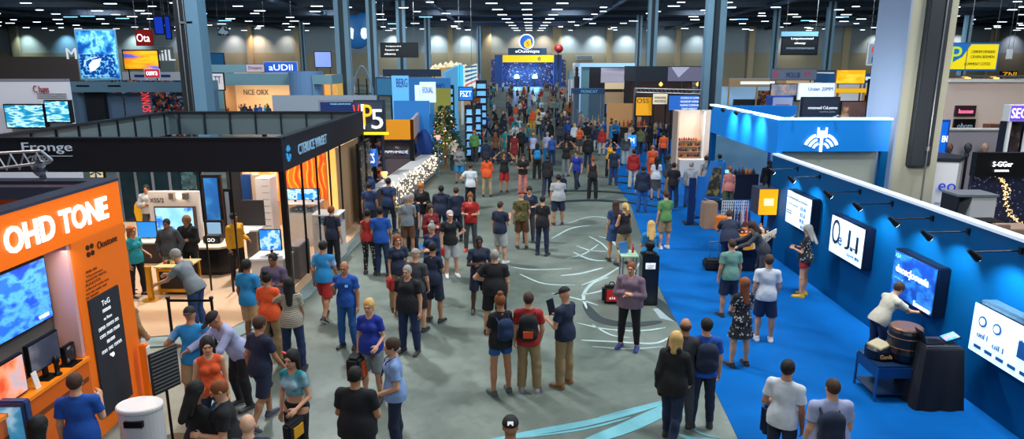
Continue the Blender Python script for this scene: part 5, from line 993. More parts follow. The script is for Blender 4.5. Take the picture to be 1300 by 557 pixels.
mb.build('gold_dots', glow('gold_dots', S(255, 215, 150), 1.6), t)['kind'] = 'stuff'
D = 15.2; x0, x1, z0, z1 = box_at(1213, 247, 1262, 300, D)
t = thing('counter', 'white and grey open shelf counter behind the blue wall', 'counter', ((x0+x1)/2, D, 0)); xm = x0+(x1-x0)*.36
MB().box(xm, x1, D, D+.6, 0, z1-.05).build('body', mat('pale_grey_counter', S(205, 203, 208), .6), t); MB().box(x0, x1+.03, D-.03, D+.65, z1-.05, z1).build('top', mat('dark_grey_top', S(112, 116, 126), .5), t)
MB().box(x0, x0+.04, D, D+.6, 0, z1-.05).box(x0+.04, xm, D+.5, D+.6, 0, z1-.05).build('side', DARK, t)
for k_ in range(3): MB().box(x0+.04, xm, D+.02, D+.5, .25+k_*.33, .28+k_*.33).build('shelf', WHITE, t)
o = MB().box(x0+.08, xm-.05, D+.1, D+.4, .94, 1.15).build('folded_brochure_stack', glow('cyan_pack', S(40, 130, 180), .3)); tag(o, 'cyan pack on the shelf of the grey counter behind blue wall', 'box')
person(0, 0, 200, 'lean', 'm', 'jacket', (40, 38, 44), 'chinos', (30, 30, 34), 'short', 'k', 2, pos=Vector((cx(1218, 245, 16.5), 16.5, 0)), label='person in dark jacket bent over the grey shelf counter, upper right')
D = 14; c = aty(1250, 282, D); o = MB().box(c.x-.4, c.x+.5, D, D+.5, 0, c.z).build('equipment_case', BLACK, bevel=.03); tag(o, 'black equipment case behind the blue wall at right', 'case')
c = aty(1280, 285, 13.6); o = MB().box(c.x-.4, c.x+.7, 13.6, 14.2, 0, c.z-.1).box(c.x-.3, c.x, 13.5, 13.7, c.z-.1, c.z+.02).build('wooden_counter', mat('beige_counter', S(150, 125, 110), .6), bevel=.02); tag(o, 'beige low counter just over the blue wall, right edge', 'counter')
# ================================================================= blue arch stand and wall
WX = 7.5
t = thing('display_wall', 'long blue display wall with white top edge along the right aisle', 'display wall', (WX, 12, 0))
MB().box(WX, WX+.14, 4, 19.3, 0, 2.85).build('panel', BLUEW, t); MB().box(WX-.02, WX+.17, 4, 19.3, 2.85, 2.9).build('top_edge', glow('pale_edge', S(200, 215, 230), .3), t)
for y in (6, 8.5, 11, 13.5, 16, 18.5): MB().box(WX+.14, WX+.6, y, y+.05, 0, .05).tube((WX+.14, y, 2.2), (WX+.58, y, .05), .02).build('brace', METAL, t)
t = thing('arch_stand', 'tall blue arch stand header with white antenna emblem, right', 'booth', (8.5, 20, 0)); BLB = glow('bright_blue_fascia', S(0, 118, 205), .3)
MB().box(7.6, 7.75, 19.3, 26, 2.85, 3.85).box(7.75, 10.8, 19.3, 19.45, 2.95, 3.85).box(7.75, 10.8, 25.85, 26, 2.85, 3.85).build('fascia', BLB, t)
MB().box(7.55, 7.8, 19.25, 26.05, 3.85, 3.9).box(7.8, 10.8, 19.25, 19.5, 3.85, 3.9).build('light_edge', LITC, t)
each('post', [(7.6, 7.85, 19.32, 19.5, 0, 2.85), (7.6, 7.8, 25.8, 26, 0, 2.85), (10.6, 10.8, 19.3, 19.45, 0, 2.95), (10.6, 10.8, 25.85, 26, 0, 2.85)], BLUEW, t)
MB().box(7.86, 10.58, 19.5, 19.6, 0, 2.94).build('rear_panel', mat('pale_green_grey_wall', S(165, 172, 162), .7), t)
ec = aty(1041, 173, 19.28); mb = MB()
def arcband(mb, c, r0, r1, a0, a1, y, th, n=10, k=0):
    pts = [(c.x+r0*math.cos(a0+(a1-a0)*i/n), c.z+r0*math.sin(a0+(a1-a0)*i/n)) for i in range(n+1)]+[(c.x+r1*math.cos(a1-(a1-a0)*i/n), c.z+r1*math.sin(a1-(a1-a0)*i/n)) for i in range(n+1)]
    m = len(pts); mb.add([(p[0], y-th, p[1]) for p in pts]+[(p[0], y, p[1]) for p in pts], [tuple(range(m)), tuple(range(2*m-1, m-1, -1))]+[(i, m+i, m+(i+1) % m, (i+1) % m) for i in range(m)], k)
e = Vector((ec.x+.05, 0, ec.z-.22)); y = 19.28
mb.box(e.x-.14, e.x+.14, y-.03, y, e.z+.18, e.z+.38).box(e.x-.14, e.x-.09, y-.03, y, e.z+.38, e.z+.47).box(e.x+.09, e.x+.14, y-.03, y, e.z+.38, e.z+.47).box(e.x-.035, e.x+.035, y-.03, y, e.z-.22, e.z+.18)
for r0, r1 in ((.2, .26), (.32, .38), (.44, .52)):
    arcband(mb, e-Vector((0, 0, .2)), r0, r1, R(22), R(68), y, .03); arcband(mb, e-Vector((0, 0, .2)), r0, r1, R(112), R(158), y, .03)
mb.build('emblem', TXL, t)
for px in (1008, 1062): c = aty(px, 150, 19.1); MB().tube((c.x, 19.3, 3.92), (c.x, 19.05, 3.98), .03).lathe([(.05, 0), (.06, .06)], (c.x, 19.0, 3.93), 10).build('clip_lamp', METAL, t)
for y in (20.6, 21.9, 23.2): spot((6.88, y, 3.88), (7.6, y+.1, 3.35), 190, 80, (.75, .92, 1), .05, 1.)
for y in (20.6, 21.9, 23.2): MB().tube((7.6, y, 3.88), (6.8, y, 3.98), .012).tube((6.72, y, 3.98), (6.82, y, 3.92), .04, .06).build('fascia_lamp', BLACK, t)
for y in (8, 9.4): spot((WX-.75, y, 2.65), (WX, y, 1.9), 70, 75, (.7, .88, 1.), .05, .8)
# arm lamps
for i, px in enumerate((1013, 1041, 1092, 1133, 1184, 1230, 1297)):
    zc = WX*F/(px-650); y = zc*.9744-.6; y = (zc-(CH-2.72)*math.sin(PITCH))/math.cos(PITCH)
    lab = 'small black arm lamp on the blue wall, %s from its far end' % ('first', 'second', 'third', 'fourth', 'fifth', 'sixth', 'seventh')[i]
    t = thing('arm_lamp', lab, 'wall lamp', (WX, y, 2.72), 'arm lamps on the blue wall')
    MB().tube((WX-.001, y, 2.72), (WX-.72, y, 2.70), .012, n=8).build('arm', BLACK, t); MB().box(WX-.03, WX+.001, y-.04, y+.04, 2.67, 2.77).build('mount', BLACK, t, bevel=.005)
    a = Vector((WX-.78, y, 2.73)); b = Vector((WX-.62, y, 2.6)); MB().tube(a, b, .028, .062, n=14).build('head', BLACK, t); MB().tube(b, b+(b-a)*.03, .054, n=14).build('bulb', glow('spot_bulb', (.9, .95, 1), 12), t)
    spot(b+(b-a)*.15, (WX, y+.1, 1.7), 110, 95, (.7, .9, 1.), .03, .7)
# wall screens facing -x : reading direction is -Y
def wscreen(y0, y1, z0, z1, m, label, txts=(), th=.22, rounded=0, extra=None):
    t = thing('wall_screen', label, 'screen', (WX, (y0+y1)/2, z0)); ym = (y0+y1)/2; h = z1-z0; w_ = y1-y0
    MB().box(WX-th, WX-.001, y0, y1, z0, z1).build('housing', mat('navy_black_housing', S(10, 18, 40), .35), t, bevel=.02+rounded); dp = MB().box(WX-th-.015, WX-th+.004, y0+.035, y1-.035, z0+.035, z1-.035).build('display', m, t.children[0], bevel=rounded)
    for s_, u, v, hh, ww, tm in txts: text(dp if False else t, s_, (WX-th-.02, y1-w_*u, z0+h*v), (0, -1, 0), ZU, h*hh, tm, w=w_*ww if ww else None, ext=.008)
    return t
SW = glow('screen_white', S(205, 228, 248), .85); SWB = mat('screen_blue_text', S(20, 90, 160), .5); SWN = mat('screen_navy_text', S(8, 24, 60), .5)
wscreen(16.0, 17.5, 1.3, 2.2, SW, 'white lit wall screen with menu lines, farthest on the blue wall', [('=========', .45, .8, .04, .8, SWN), ('----', .3, .62, .02, .4, SWB), ('==', .16, .38, .09, .2, SWN), ('EDB', .72, .62, .1, .2, SWB), ('ELE', .72, .45, .1, .2, SWB), ('RIL', .72, .28, .1, .2, SWB), ('6S', .74, .12, .1, .14, SWB)])
t = wscreen(13.45, 14.95, 1.2, 2.1, SW, 'white lit wall screen with giant dark letters, second along the wall', [('O', .2, .6, .62, .24, SWN), ('e', .34, .42, .2, .12, SWB), ('J', .56, .55, .5, .14, SWN), ('.I', .76, .52, .4, .2, SWN), ('----', .72, .4, .03, .3, SWB), ('CU 4 V. IIPN', .75, .2, .07, .34, SWB)])
wscreen(11.0, 12.35, 1.1, 2.0, pattern('blue_city_screen', [(0, S(4, 30, 100)), (.45, S(12, 60, 150)), (.6, S(40, 120, 200)), (.7, S(8, 40, 120))], 3., emit=.8, stretch=(1, 1, 1.5)), 'deep blue wall screen with white skyline lettering, third along wall', [('dnoscJoouuia', .48, .6, .2, .75, TXL), ('ASA', .12, .88, .1, .14, TXC), ('nn em ol', .2, .42, .04, .2, TXC), ('Eumemomo', .78, .1, .1, .36, TXL)])
t = wscreen(8.3, 10.05, .95, 1.8, SW, 'white curved top screen with round icons, nearest on blue wall', [('MMMM', .72, .62, .22, .2, SWB), ('unl l', .18, .42, .1, .13, SWB), ('uil l', .38, .36, .1, .13, SWB)], rounded=.04)
mb = MB()
for u in (.16, .34): 
    yy, zz = 10.05-1.75*u, .95+.85*.68
    mb.tube((WX-.24, yy, zz), (WX-.25, yy, zz), .085, n=20); mb.tube((WX-.25, yy, zz), (WX-.255, yy, zz), .055, n=20, k=1)
for i in range(6): yy = 10.05-1.75*(.14+.14*i); mb.box(WX-.25, WX-.24, yy-.075, yy+.075, 1.08, 1.13)
mb.box(WX-.255, WX-.24, 8.75, 9.0, 1.3, 1.55)
mb.build('icons', [SWB, TXL], t); MB().box(WX-.26, WX-.02, 8.4, 9.85, 1.8, 1.86).build('top_bar', GLASSB, t, bevel=.01)
# hanging cube sign + rod
c0, c1 = aty(962, 273, 18.6), aty(989, 240, 18.6); 
t = thing('cube_sign', 'yellow fronted dark cube sign with white square beside the blue wall', 'sign', ((c0.x+c1.x)/2, 18.9, c1.z))
MB().box(c0.x, c1.x, 18.62, 19.25, c0.z, c1.z).build('cube', mat('dark_cube', S(60, 60, 78), .5), t, bevel=.01); MB().box(c0.x+.01, c1.x-.01, 18.6, 18.62, c0.z+.01, c1.z-.01).build('face', glow('amber_face', S(250, 170, 0), .7), t)
q = (c0+c1)/2; MB().box(q.x-.12, q.x+.14, 18.58, 18.6, q.z-.1, q.z+.1).build('white_square', glow('cream_square', S(250, 225, 170), 1.), t); MB().tube((q.x+.05, 18.95, c1.z), (q.x+.05, 18.95, c1.z+.1), .1, .03, n=14).build('cap', BLACK, t); 
MB().tube((q.x, 18.95, 0), (q.x, 18.95, c0.z), .04).lathe([(.25, 0), (.25, .03)], (q.x, 18.95, 0), 20).build('stand', BLACK, t)
# demo counter near cube
c = gp(955, 345); D = c.y
t = thing('demo_counter', 'dark demonstration counter with orange edge on the blue carpet', 'counter', (c.x, D, 0)); x0, x1 = cx(936, 345, D), cx(978, 345, D)
MB().box(x0, x1, D, D+.8, 0, .95).build('body', mat('dark_navy_counter', S(14, 24, 48), .5), t, bevel=.02); MB().box(x0-.04, x1+.04, D-.04, D+.84, .95, 1.0).build('top', mat('amber_edge', S(220, 130, 30), .4, emit=.15), t)
t = thing('curved_banner', 'white and orange curved blade banner leaning on the dark counter', 'banner', (c.x+.2, D-.1, 0)); mb = MB(); a, b = aty(944, 314, D-.12), aty(986, 293, D-.12); n = 10; L = []
for i in range(n+1):
    f = i/n; p = a.lerp(b, f)-Vector((0, 0, .08*math.sin(PI*f))); L.append((p, .13*math.sin(PI*(.12+.8*f))**.6))
for i in range(n): p, hp_ = L[i]; q, hq = L[i+1]; mb.slab([p-Vector((0, 0, hp_)), q-Vector((0, 0, hq)), q+Vector((0, 0, hq)), p+Vector((0, 0, hp_))], (0, .04, 0), 1, k=1 if i < 3 else 0)
MB().tube((c.x+.2, D-.09, 0), (c.x+.2, D-.09, .7), .015).build('support', METAL, t)
mb.build('blade', [mat('ivory_blade', S(225, 215, 195), .4, emit=.1), mat('amber_blade', S(235, 150, 30), .4, emit=.2)], t); text(t, 'TSNCN', a.lerp(b, .6)+Vector((0, -.01, -.07)), (b-a), ZU, .09, TXD, w=.5, ext=.008)
goods('small orange and white packet on the dark demo counter', 'box', 'packets on the dark demo counter', x0+.05, x1-.05, D+.3, 1.0, 7, 'box', 51, .13, name='packet')
goods('small bottle at the back of the dark demo counter', 'bottle', 'bottles at the back of the demo counter', x0+.1, x1-.05, D+.65, 1.0, 6, 'bottle', 52, .2, name='bottle')
# suitcase
c = gp(911, 345); t = thing('suitcase', 'black trolley case lying on the carpet with raised handle', 'suitcase', (c.x, c.y, 0)); MB().box(c.x-.32, c.x+.2, c.y, c.y+.4, .03, .3).build('shell', mat('black_nylon', S(14, 16, 24), .7), t, bevel=.05)
MB().tube((c.x-.12, c.y+.4, .25), (c.x-.12, c.y+.42, .72), .012).tube((c.x+.12, c.y+.4, .25), (c.x+.12, c.y+.42, .72), .012).tube((c.x-.12, c.y+.42, .72), (c.x+.12, c.y+.42, .72), .015).build('handle', METAL, t)
MB().tube((c.x-.3, c.y+.1, .03), (c.x-.26, c.y+.1, .03), .03).tube((c.x+.14, c.y+.1, .03), (c.x+.18, c.y+.1, .03), .03).build('wheel', BLACK, t)
# tall blue slabs, angled display, boxes
for i, (a, b, yt, D) in enumerate(((873, 881, 226, 22.6), (883, 892, 224, 23.6))):
    x0, x1 = cx(a, 285, D), cx(b, 285, D); zt = aty(b, yt, D).z; t = thing('pylon', ('slim dark blue standing slab, left of a pair near white shelves', 'wider bright blue standing slab, right of a pair near shelves')[i], 'pylon', ((x0+x1)/2, D, 0))
    MB().box(x0, x1, D, D+.18, .04, zt).build('slab', (mat('dark_blue_slab', S(14, 44, 96), .4), mat('bright_blue_slab', S(30, 110, 190), .35))[i], t, bevel=.02); MB().box(x0-.12, x1+.12, D-.15, D+.4, 0, .04).build('foot', DARK, t)
D = 25.; t = thing('angled_display', 'slanted blue framed glass display with dark inset and curved rail', 'display', (cx(902, 250, D), D, 0)); p = [aty(*q, D) for q in ((887, 252), (905, 205), (922, 208), (917, 258))]; zb = .45
MB().slab([(p[0].x, D, zb), (p[1].x, D+.2, p[1].z), (p[2].x, D+.2, p[2].z), (p[3].x, D, zb)], (0, .08, 0), 1).build('panel', mat('bright_blue_slab', S(30, 110, 190), .35), t)
MB().slab([(p[0].x+.25, D-.03, zb+.1), (p[1].x+.08, D+.13, p[1].z-.25), (p[2].x-.12, D+.14, p[2].z-.15), (p[3].x-.12, D-.03, zb+.1)], (0, .03, 0), 1).build('inset', pattern('dark_inset', [(0, S(10, 14, 20)), (.5, S(40, 44, 40)), (.65, S(150, 130, 70)), (.8, S(20, 70, 130))], 5), t)
MB().box(p[0].x-.1, p[3].x+.1, D-.1, D+.5, 0, zb).build('base', mat('navy_base', S(30, 50, 84), .5), t); MB().path([(p[0].x+.1, D-.3, .5), ((p[0].x+p[3].x)/2, D-.45, .42), (p[3].x, D-.3, .5)], .03).build('rail', CHROME, t)
for s_ in (.1, .9): MB().tube((p[0].x+(p[3].x-p[0].x)*s_, D-.3, .5), (p[0].x+(p[3].x-p[0].x)*s_, D-.1, .3), .02).build('rail_bracket', CHROME, t)
for i, (a, b, c_, d, D, col, lab) in enumerate(((894, 258, 911, 288, 21.9, (165, 130, 100), 'tan front cube podium by the slanted glass display'), (910, 276, 924, 290, 21.7, (225, 120, 30), 'small orange cube podium beside the tan one'))):
    x0, x1, z0, z1 = box_at(a, b, c_, d, D); o = MB().box(x0, x1, D, D+.5, 0, z1).build('podium', mat('podium_%d' % i, S(*col), .5), bevel=.02); tag(o, lab, 'podium')
D = 23.; x0, x1, z0, z1 = box_at(917, 251, 950, 272, D); t = thing('lattice_fence', 'low white lattice fence panel behind the dark demo counter', 'fence', ((x0+x1)/2, D, 0)); mb = MB()
for i in range(13): xx = x0+(x1-x0)*i/12; mb.box(xx-.01, xx+.01, D, D+.03, .05, .75)
for i in range(7): mb.box(x0, x1, D+.005, D+.025, .08+i*.11, .1+i*.11)
mb.build('lattice', WHITE, t); MB().box(x0, x1, D-.05, D+.08, 0, .05).build('base', WHITE, t)
goods('small bottle on the low podiums by the slanted display', 'bottle', 'bottles by the slanted display', cx(924, 270, 22.6), cx(948, 270, 22.6), 22.2, .0, 6, 'bottle', 61, .9, name='bottle_display')
# draped table beyond arch
D = 27.; x0, x1, z0, z1 = box_at(930, 208, 964, 236, D); t = thing('draped_table', 'dark navy draped table with small bottles under the blue arch', 'table', ((x0+x1)/2, D, 0)); MB().prism([(x0, D), (x1, D), (x1-.05, D+.8), (x0+.05, D+.8)], 0, 1.0).build('drape', mat('navy_cloth', S(20, 30, 54), .9, noise=.2), t, bevel=.02); MB().box(x0, x1, D, D+.8, 1., 1.03).build('top', DARK, t)
goods('small green or yellow bottle on the navy draped table', 'bottle', 'bottles on the navy draped table', x0+.1, x1-.1, D+.2, 1.03, 6, 'bottle', 71, .25, name='bottle')
D = 25.2; x0, x1, z0, z1 = box_at(980, 206, 1000, 246, D); t = thing('shelf_rack', 'yellow stocked shelf rack at the far end under the arch', 'rack', ((x0+x1)/2, D, 0)); MB().box(x0, x0+.05, D, D+.4, 0, z1).box(x1-.05, x1, D, D+.4, 0, z1).build('upright', BLACK, t)
for k_ in range(4): MB().box(x0+.05, x1-.05, D, D+.4, .3+k_*.42, .33+k_*.42).build('shelf', METAL, t)
goods('yellow box on the shelf rack under the blue arch', 'box', 'yellow boxes on the arch rack', x0+.08, x1-.08, D+.2, .33+.84, 5, 'box', 72, .25, name='packet')
# white-backed booth beyond the arch
D = 30.; x0, x1, z0, z1 = box_at(908, 160, 1000, 216, D); wallbox('booth_wall', 'pale blue back wall with photo panels beyond the blue arch', 'booth', 909, 172, 990, 29.5, .2, mat('pale_teal_wall', S(110, 150, 170), .5, noise=.2, nscale=1.2))
# ================================================================= central black podium group
c = gp(824, 388); t = thing('podium', 'tall black podium with white label and dark bust on top', 'podium', (c.x, c.y, 0)); MB().box(c.x-.19, c.x+.19, c.y, c.y+.4, 0, 1.18).build('body', mat('gloss_black', S(10, 14, 26), .3), t, bevel=.015)
MB().box(c.x-.12, c.x+.1, c.y-.012, c.y, .88, 1.02).build('label_plate', TXW, t); text(t, 'mobap', (c.x-.01, c.y-.014, .96), XR, ZU, .04, mat('black_ink', S(10, 10, 12), .5), w=.15, ext=.004); text(t, 'mannc', (c.x-.01, c.y-.014, .91), XR, ZU, .03, mat('black_ink', S(10, 10, 12), .5), w=.13, ext=.004)
o = MB().lathe([(.14, 0), (.15, .03), (.08, .06), (.07, .12), (.12, .18), (.09, .28), (.02, .32)], (c.x, c.y+.2, 1.18), 16).build('helmet_bust', BLACK, smooth=True); tag(o, 'dark helmet shaped bust standing on the black podium', 'bust')
c = gp(802, 372); t = thing('side_table', 'white topped stand with pale green tablet beside the black podium', 'table', (c.x, c.y, 0)); MB().box(c.x-.3, c.x+.12, c.y-.1, c.y+.45, .92, .96).build('top', mat('green_white_top', S(170, 205, 170), .4, emit=.1), t, bevel=.01)
for dx, dy in ((-.25, -.05), (.07, -.05), (-.25, .4), (.07, .4)): MB().tube((c.x+dx, c.y+dy, 0), (c.x+dx, c.y+dy, .92), .018).build('leg', METAL, t)
o = MB().obox((c.x-.22, c.y+.15, 1.1), (.1, 0, .03), (0, .02, 0), (-.03, 0, .14)).build('brochure_board', mat('blue_brochure', S(70, 130, 200), .4)); tag(o, 'blue and white leaflet board on the white topped stand', 'leaflet')
o = MB().lathe([(.03, 0), (.035, .12), (.015, .16), (.015, .22)], (c.x+.02, c.y+.2, .96), 10).build('bottle', mat('red_bottle', S(200, 40, 60), .3)); tag(o, 'small red bottle on the white topped stand', 'bottle')
c = gp(776, 384); t = thing('backpack', 'red and black bag on the floor beside the mauve sweater person', 'bag', (c.x, c.y, 0)); MB().box(c.x-.22, c.x+.2, c.y-.1, c.y+.12, 0, .42).build('body', mat('black_nylon', S(14, 16, 24), .7), t, bevel=.06); MB().box(c.x-.14, c.x+.16, c.y-.13, c.y-.09, .06, .36).build('red_pocket', mat('red_nylon', S(205, 40, 34), .6), t, bevel=.02); text(t, 'sis', (c.x, c.y-.135, .16), XR, ZU, .06, TXW, w=.14, ext=.005)
MB().path([(c.x-.08, c.y, .4), (c.x-.04, c.y, .5), (c.x+.04, c.y, .5), (c.x+.08, c.y, .4)], .012).build('handle', BLACK, t)
# ================================================================= drum table + draped lectern
c = gp(1093, 478); t = thing('frame_table', 'low blue steel frame table carrying the copper topped drum', 'table', (c.x, c.y, 0)); c = Vector((5.93, 10.4, 0)); t.location = c; x0, x1, y0, y1 = 5.93, 6.88, 10.1, 10.75; FR = mat('blue_steel', S(60, 110, 160), .35, .6)
for a in (x0, x1):
    for b in (y0, y1): MB().box(a-.015, a+.015, b-.015, b+.015, 0, .6).build('leg', FR, t)
MB().box(x0, x1, y0, y1, .6, .63).build('top', mat('dark_blue_top', S(16, 44, 80), .4), t); MB().box(x0, x1, y0, y1, .12, .14).build('lower_shelf', mat('dark_blue_top', S(16, 44, 80), .4), t)
MB().box(x0-.005, x0+.01, y0, y1, .42, .6).box(x0, x1, y0-.01, y0+.005, .42, .6).build('apron', mat('blue_apron', S(22, 66, 120), .4), t)
t = thing('drum', 'black drum with copper top on the blue frame table', 'drum', (x0+.56, c.y, .63)); CU = mat('copper_skin', S(150, 104, 76), .35, .5)
MB().lathe([(.2, 0), (.27, .04), (.29, .16), (.26, .24)], (x0+.56, c.y, .63), 28).build('lower_body', mat('gloss_black', S(10, 14, 26), .3), t); MB().lathe([(.25, .245), (.26, .26), (.26, .5), (.24, .54)], (x0+.56, c.y, .63), 28).build('upper_body', mat('satin_black', S(24, 26, 34), .4), t); MB().lathe([(.245, .541), (.25, .56), (.23, .58)], (x0+.56, c.y, .63), 28).build('skin', CU, t)
for z in (.25, .42): MB().lathe([(.268, z-.006), (.272, z), (.268, z+.006)], (x0+.56, c.y, .63), 28).build('copper_band', CU, t)
t = thing('storage_case', 'dark round case with gold script lettering on the frame table', 'case', (x0+.22, c.y, .63)); MB().lathe([(.2, 0), (.22, .02), (.22, .16), (.18, .2)], (x0+.2, c.y+.08, .63), 22).build('body', mat('gloss_black', S(10, 14, 26), .3), t); text(t, 'Gunla', (x0+.2, c.y-.145, .72), XR, ZU, .07, mat('gold_script', S(200, 150, 90), .4, emit=.2), w=.2, ext=.006)
o = MB().obox((x0+.17, c.y+.05, .86), (.12, .06, .02), (-.06, .12, .01), (0, 0, .02)).build('box_lid', mat('gold_box', S(190, 175, 140), .5), bevel=.008); tag(o, 'pale gold square box on top of the dark round case', 'box')
c = gp(1160, 515); x0, x1 = c.x, c.x+.62; y0 = c.y-.1; CL = mat('black_drape', S(20, 22, 32), .9, noise=.15, nscale=4)
t = thing('lectern', 'black cloth draped lectern holding a laptop by the blue wall', 'lectern', (x0+.3, y0, 0)); nn = 40; vs = []; 
for z, ex in ((0, .1), (.5, .05), (1.0, 0), (1.03, -.01)):
    for i in range(nn):
        a = 2*PI*i/nn; u, v = math.cos(a), math.sin(a); k_ = 1/max(abs(u), abs(v)); rad = 1+(.06*math.sin(a*9) if z < .9 else 0)*(1-z); vs.append((x0+.31+u*k_*(.3+ex)*rad, y0+.25+v*k_*(.25+ex)*rad, z))
MB().add(vs, [(j*nn+i, j*nn+(i+1) % nn, (j+1)*nn+(i+1) % nn, (j+1)*nn+i) for j in range(3) for i in range(nn)]+[tuple(range(3*nn, 4*nn)), tuple(range(nn-1, -1, -1))]).build('drape', CL, t)
MB().box(x0+.04, x0+.58, y0+.04, y0+.46, 1.03, 1.05).build('top', mat('dark_grey_top2', S(60, 58, 66), .5), t)
t = thing('laptop', 'open black laptop seen from behind on the draped lectern', 'laptop', (x0+.2, y0+.2, 1.05)); MB().box(x0+.08, x0+.36, y0+.12, y0+.34, 1.05, 1.068).build('keyboard', BLACK, t); MB().slab([(x0+.08, y0+.12, 1.068), (x0+.08, y0+.34, 1.068), (x0+.0, y0+.34, 1.27), (x0+.0, y0+.12, 1.27)], (-.012, 0, -.004), 1).build('lid', mat('laptop_lid', S(24, 36, 44), .4), t)
t = thing('tablet', 'bright blue screened tablet tilted on the draped lectern', 'tablet', (x0+.47, y0+.2, 1.05)); MB().obox((x0+.5, y0+.22, 1.14), (.1, -.02, .05), (.015, .12, .0), (-.004, 0, .008)).build('case', BLACK, t); MB().obox((x0+.493, y0+.22, 1.154), (.09, -.018, .045), (.013, .108, 0), (-.001, 0, .002)).build('display', pattern('tablet_screen', [(0, S(10, 50, 150)), (.5, S(60, 150, 230)), (.7, S(200, 120, 160))], 9, emit=1.1), t)
c = gp(1163, 512); o = MB().lathe([(.03, 0), (.04, .05), (.02, .09), (.035, .13), (.02, .17)], (c.x-.12, c.y+.1, .0), 10).build('small_figurine', mat('ivory_red', S(200, 150, 140), .5), smooth=True); tag(o, 'tiny pale figurine on the carpet by the draped lectern', 'figurine')
# ================================================================= black canopy booth
CX0, CX1, CY0, CY1, CZ0, CZ1 = -12.3, -5.3, 15.5, 24.2, 2.95, 3.7
FAS = mat('black_blue_fascia', S(16, 22, 36), .45)
t = thing('canopy_booth', 'large open booth with black ring canopy and glass walls, left', 'booth', (-8.8, 19.5, 0))
MB().box(CX0, CX1, CY0, CY0+.14, CZ0, CZ1).build('front_fascia', FAS, t); MB().box(CX1-.14, CX1, CY0+.14, CY1, CZ0, CZ1).build('aisle_fascia', FAS, t)
GLP = mat('canopy_inner_panel', S(86, 104, 112), .4, .2)
MB().box(CX0, CX0+.14, CY0+.14, CY1, CZ0, CZ1).box(CX0+.14, CX1-.14, CY1-.14, CY1, CZ0, CZ1).build('rear_fascia', GLP, t)
mb = MB()
for i in range(8): x = CX0+.5+i*.9; mb.box(x, x+.05, CY1-.19, CY1-.14, CZ0, CZ1)
for i in range(9): y = CY0+.6+i*.95; mb.box(CX0+.14, CX0+.19, y, y+.05, CZ0, CZ1)
mb.box(CX0, CX1, CY1-.2, CY1+.02, CZ1, CZ1+.06).box(CX0-.02, CX0+.2, CY0, CY1-.2, CZ1, CZ1+.06).box(CX0+.2, CX1, CY0-.02, CY0+.18, CZ1, CZ1+.05).box(CX1-.18, CX1+.02, CY0+.18, CY1-.2, CZ1, CZ1+.05); mb.build('top_rail', mat('dark_rail', S(34, 42, 52), .35, .4), t)
text(t, 'Fronge', aty(60, 188, CY0-.012), XR, ZU, .26, mat('pale_grey_letters', S(165, 180, 200), .5, emit=.35), w=1.15, ext=.02)
a, b = aty(28, 198, CY0-.012), aty(92, 198, CY0-.012); MB().box(a.x+.25, b.x, CY0-.02, CY0-.001, a.z-.01, a.z+.01).build('underline', TXG, t)
def atx(px, py, x):
    r = ray(px, py); k_ = x/r.x; return Vector((x, r.y*k_, CH+r.z*k_))
c = atx(367, 190, CX1+.01); e = atx(410, 179, CX1+.01); text(t, 'CTERUCE WR/SET', (CX1+.012, (c.y+e.y)/2+.5, 3.33), (0, 1, 0), ZU, .26, mat('steel_letters', S(130, 170, 200), .4, emit=.4), w=2.6, ext=.02)
mb = MB()
for k_, (a0, a1) in enumerate(((.6, 1.4), (1.8, 2.6), (3.0, 3.8), (4.2, 5.0), (5.4, 6.1))):
    cc = Vector((CX1, c.y-.05, 3.33)); pts = [cc+Vector((0, math.cos(a)*.17, math.sin(a)*.2)) for a in (a0, a1)]+[cc+Vector((0, math.cos(a)*.07, math.sin(a)*.08)) for a in (a1, a0)]; mb.slab(pts, (.02, 0, 0), 1)
mb.build('round_logo', glow('cyan_logo', S(50, 150, 210), .5), t)
for x, y in ((CX1-.13, CY0+.01), (CX1-.13, CY1-.14), (CX0, CY0+.01), (CX0, CY1-.14), (-8.9, CY1-.14)): MB().box(x, x+.13, y, y+.13, .05, CZ0).build('post', BLACK, t)
for y in (16.9, 18.2, 19.5, 20.8): MB().box(CX1-.06, CX1-.01, y, y+.05, .05, CZ0).build('mullion', BLACK, t)
MB().box(CX1-.045, CX1-.03, CY0+.15, 16.88, .1, CZ0).box(CX1-.045, CX1-.03, 16.97, 18.18, .1, CZ0).box(CX1-.045, CX1-.03, 18.27, 19.48, .1, CZ0).build('glass_pane', GLASSM, t)
for x in (cx(262, 300, 15.6), cx(300, 300, 15.6)): MB().box(x, x+.035, CY0+.03, CY0+.065, .05, CZ0).build('slim_post', BLACK, t)
# interior walls of the booth (lit mural, warm partitions)
t = thing('mural_wall', 'glowing orange and yellow swirl mural wall inside the glass booth', 'mural', (-7, 22.3, 0))
MB().box(-9.2, -6.2, 22.3, 22.45, .05, 2.85).build('wall', mat('warm_partition', S(205, 160, 100), .6), t)
MB().box(-7.75, -6.25, 22.2, 22.3, 1.0, 2.8).build('mural', pattern('fire_mural', [(0, S(190, 50, 5)), (.4, S(245, 120, 10)), (.5, S(255, 190, 60)), (.62, S(235, 90, 5))], .8, kind='wave', emit=1.1), t)
MB().box(-9.1, -7.85, 22.2, 22.3, .9, 2.7).build('pale_mural', pattern('peach_mural', [(0, S(225, 190, 140)), (.5, S(245, 160, 60)), (.6, S(250, 215, 160))], 1.6, emit=.6), t)
MB().box(-6.15, -5.55, 22.2, 22.35, .05, 2.85).build('gold_panel', pattern('gold_panel', [(0, S(240, 180, 80)), (.7, S(255, 205, 120))], .6, emit=.55), t); MB().box(-5.5, -5.46, 20.9, 23.9, .05, 2.85).build('side_panel', TAN, t)
